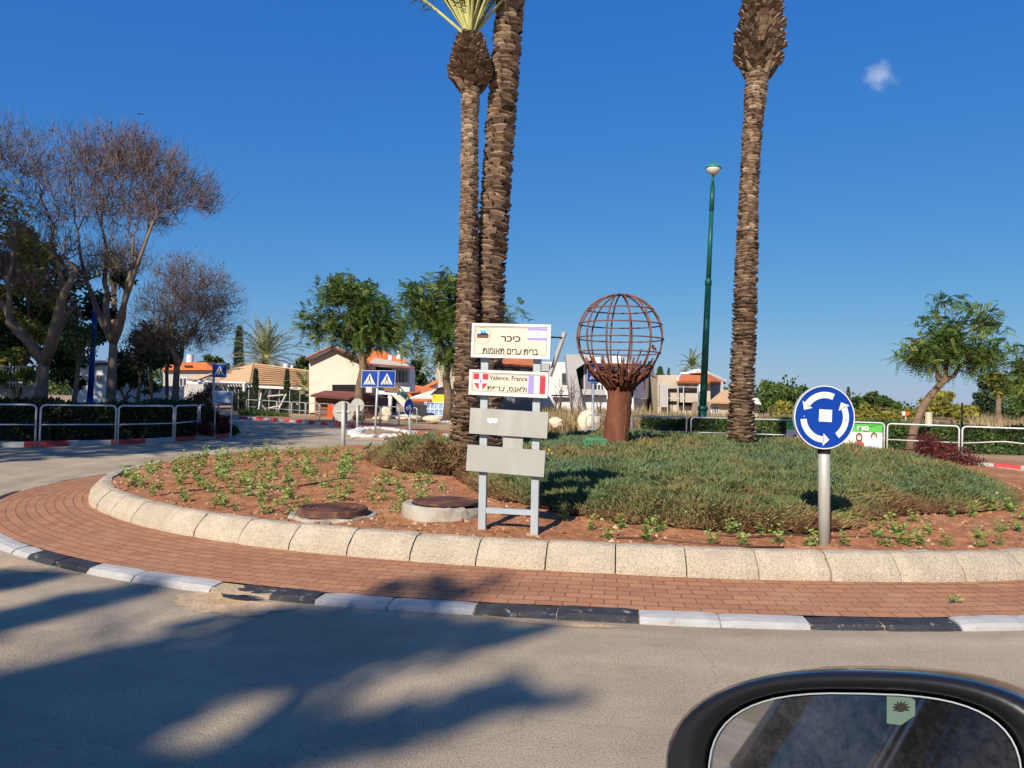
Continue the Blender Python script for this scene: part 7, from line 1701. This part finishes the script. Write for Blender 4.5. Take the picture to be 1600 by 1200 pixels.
# ------------------------------------------------------------------ the car with its wing mirror
def car():
    yaw = R(12); rot = Matrix.Rotation(yaw, 3, 'Z'); T = lambda x, y, z: rot @ Vector((x, y, 0)) + Vector((0, 0, z))
    e = empty('car', T(0, -1.1, 0), 'dark blue car at the camera, only its wing mirror in view', 'car')
    HW, YC = .90, -1.12
    st = [(-2.75, .45, .85, .70), (-2.6, .32, 1.0, .84), (-2.0, .26, 1.08, .90), (-.8, .24, 1.10, .91), (.6, .24, 1.08, .91), (1.2, .26, 1.02, .90), (1.75, .30, .95, .86), (1.95, .42, .78, .70)]
    b = MB(); vs = []; n = 12
    for x, z0, z1, hw in st:
        for y, z in ((-1, .25), (-1, .75), (-.96, 1), (-.85, 1.03), (0, 1.06), (.85, 1.03), (.96, 1), (1, .75), (1, .25), (.92, 0), (0, -.02), (-.92, 0)): vs.append(T(x, YC + y * hw, z0 + (z1 - z0) * z))
    k = len(st); fs = [(i * n + j, (i + 1) * n + j, (i + 1) * n + (j + 1) % n, i * n + (j + 1) % n) for i in range(k - 1) for j in range(n)] + [tuple(range(n)), tuple((k - 1) * n + j for j in range(n - 1, -1, -1))]
    b.add(vs, fs); body = b.build('body', M['carpaint'], e, smooth=True)
    g = [(-2.55, 1.04, 1.05, .80, .78), (-2.2, 1.09, 1.60, .84, .62), (-1.2, 1.12, 1.70, .87, .66), (-.2, 1.11, 1.69, .87, .66), (.35, 1.10, 1.52, .86, .66), (1.05, 1.03, 1.06, .84, .80)]
    b = MB(); vs = [T(x, YC + s_ * h, z) for x, z0, z1, h0, h1 in g for s_, h, z in ((-1, h0, z0), (-1, h1, z1), (1, h1, z1), (1, h0, z0))]; b.add(vs, [(i * 4 + j, (i + 1) * 4 + j, (i + 1) * 4 + (j + 1) % 4, i * 4 + (j + 1) % 4) for i in range(5) for j in range(4)] + [(0, 1, 2, 3), (23, 22, 21, 20)]); b.build('windows', M['carglass'], e)
    b = MB(); rf = [T(x, YC + s_ * (h1 + .02), z1 + .015) for x, z0, z1, h0, h1 in g[1:5] for s_ in (-1, 1)]; b.add(rf + [v - Vector((0, 0, .05)) for v in rf], [(2 * i, 2 * i + 1, 2 * i + 3, 2 * i + 2) for i in range(3)] + [(2 * i, 2 * i + 2, 2 * i + 10, 2 * i + 8) for i in range(3)] + [(2 * i + 1, 2 * i + 9, 2 * i + 11, 2 * i + 3) for i in range(3)]); b.build('roof', M['carpaint'], e)
    b = MB()
    for s_ in (-1, 1):
        b.tube([T(x, YC + s_ * (h1 + .015), z1) for x, z0, z1, h0, h1 in g[0:6]], .035, 6)
        for i, tt in ((3, .0), (2, .0), (1, .0)): x, z0, z1, h0, h1 = g[i]; b.tube([T(x - .05, YC + s_ * (h0 + .012), z0), T(x, YC + s_ * (h1 + .012), z1)], .035, 6)
    b.build('pillars', M['carpaint'], e, smooth=True)
    b = MB()
    for s_ in (-1, 1):
        for dz in (.0, .05): b.tube([T(x, YC + s_ * (h0 + .035), z0 - dz) for x, z0, z1, h0, h1 in g[0:6]], .008, 6)
        for i in (3, 2):
            for dx in (.03, .075): x, z0, z1, h0, h1 = g[i]; b.tube([T(x - .05 + dx, YC + s_ * (h0 + .045), z0), T(x + dx, YC + s_ * (h1 + .045), z1)], .006, 6)
    b.build('window_trim', M['alloy'], e, smooth=True)
    for x in (-1.85, 1.2):
        for s_ in (-1, 1):
            w_ = MB(); c = T(x, YC + s_ * .80, .33); ax = rot @ Vector((0, s_, 0)); w_.tube([c - ax * .12, c - ax * .10, c + ax * .10, c + ax * .125], [.29, .335, .335, .29], 26); wo_ = w_.build('wheel', M['rubber'], e, smooth=True); r_ = MB(); r_.tube([c + ax * .115, c + ax * .131], [.22, .20], 20); r_.build('rim', M['alloy'], wo_)
    for x in (-.15, -1.1): b = MB(); b.tube([T(x, YC + .915, .93), T(x - .03, YC + .945, .935), T(x - .16, YC + .945, .935), T(x - .19, YC + .915, .93)], .014, 6); b.build('door_handle', M['carpaint'], e, smooth=True)
    # mirror: outlines are laid on a plane half a metre ahead that faces the driver and the rear door
    c0 = at(1375, 1185, .46); v = (c0 - Vector((0, 0, CAM_H))).normalized(); r = Vector((-.80, -.58, -.05)).normalized(); nn = (r - v).normalized()
    def on(px, py, off=0.0):
        d = ray(px, py); o = Vector((0, 0, CAM_H)); t = ((c0 + nn * off) - o).dot(nn) / d.dot(nn); return o + d * t
    def sup(cx, cy, hw, hh, p, skew=0.0, n=56):
        out = []
        for i in range(n):
            a = 2 * math.pi * i / n; ca, sa = math.cos(a), math.sin(a); x = hw * math.copysign(abs(ca) ** (2 / p), ca); y = hh * math.copysign(abs(sa) ** (2 / p), sa); out.append((cx + x, cy - y + skew * (x / hw) ** 2 * 0 + (x / hw) * skew))
        return out
    gl = sup(1352, 1232, 245, 148, 2.9, 6); lip = sup(1352, 1232, 250, 153, 2.9, 6); b1 = sup(1356, 1226, 290, 163, 2.7, 7); b2 = sup(1362, 1222, 318, 171, 2.55, 8); b3 = sup(1364, 1220, 325, 174, 2.5, 9)
    rings = [[on(x, y, -.006) for x, y in lip], [on(x, y, .004) for x, y in sup(1353, 1230, 262, 156, 2.8, 6)], [on(x, y, .012) for x, y in b1], [on(x, y, .006) for x, y in b2], [on(x, y, -.006) for x, y in b3]]
    base = rings[-1]; cen = sum(base, Vector()) / len(base)
    for sc, off in ((1.0, -.03), (.95, -.06), (.82, -.088), (.55, -.105), (.1, -.11)): rings.append([cen + (q - cen) * sc + nn * off for q in base])
    N = len(gl); vs = [q for rg in rings for q in rg]; b = MB()
    for i in range(len(rings) - 1):
        for j in range(N): b.add([], []); b.f.append((i * N + j, i * N + (j + 1) % N, (i + 1) * N + (j + 1) % N, (i + 1) * N + j)); b.m.append(0 if i > 2 else 1); b.t.append(.5)
    b.v = [tuple(q) for q in vs]; b.f.append(tuple((len(rings) - 1) * N + j for j in range(N))); b.m.append(0); b.t.append(.5)
    hs_ = b.build('wing_mirror', [M['carpaint'], M['carplastic']], e, smooth=True)
    b = MB(); b.add([on(x, y, -.005) for x, y in gl], [tuple(range(N))]); 
    o = b.build('mirror_glass', M['mirror'], hs_)
    b = MB(); pts = [on(x, y, -.003) for x, y in gl] + [on(*gl[0], -.003)]; b.tube(pts, .0006, 5, cap=False); b.build('glass_rim', M['signgrey'], hs_, smooth=True)
    st_ = [(1386, 1087), (1418, 1087), (1430, 1096), (1430, 1118), (1408, 1133), (1386, 1130)]; b = MB(); b.prism([on(x, y, -.0048) for x, y in st_], nn * .0006); so = b.build('sticker', M['palegreen'], hs_)  # reflection of sky and palm, painted on the glass as a pale green piece
    b = MB()
    for i in range(9): a = math.pi * (i / 8) * 1.25 - .4; p0 = Vector((1408, 1106, 0)); p1 = p0 + Vector((math.cos(a) * 15, -math.sin(a) * 12, 0)); q = Vector((-(p1 - p0).y, (p1 - p0).x, 0)).normalized() * 2.2; m_ = p0.lerp(p1, .5); b.prism([on(x.x, x.y, -.0042) for x in (p0, m_ + q, p1, m_ - q)], nn * .0003)
    b.prism([on(x, y, -.0042) for x, y in ((1403, 1112), (1412, 1112), (1416, 1104), (1408, 1099), (1400, 1104))], nn * .0004); b.build('painted_palm_reflection', M['ink'], so)
    arm = MB(); q = on(1690, 1260, -.06); arm.tube([q + Vector((-.03, 0, 0)), q + Vector((.05, -.05, -.03)), T(.80, YC + .86, 1.08)], [.03, .032, .045], 10, squash=.6); arm.build('mirror_arm', M['carplastic'], hs_, smooth=True)
car()
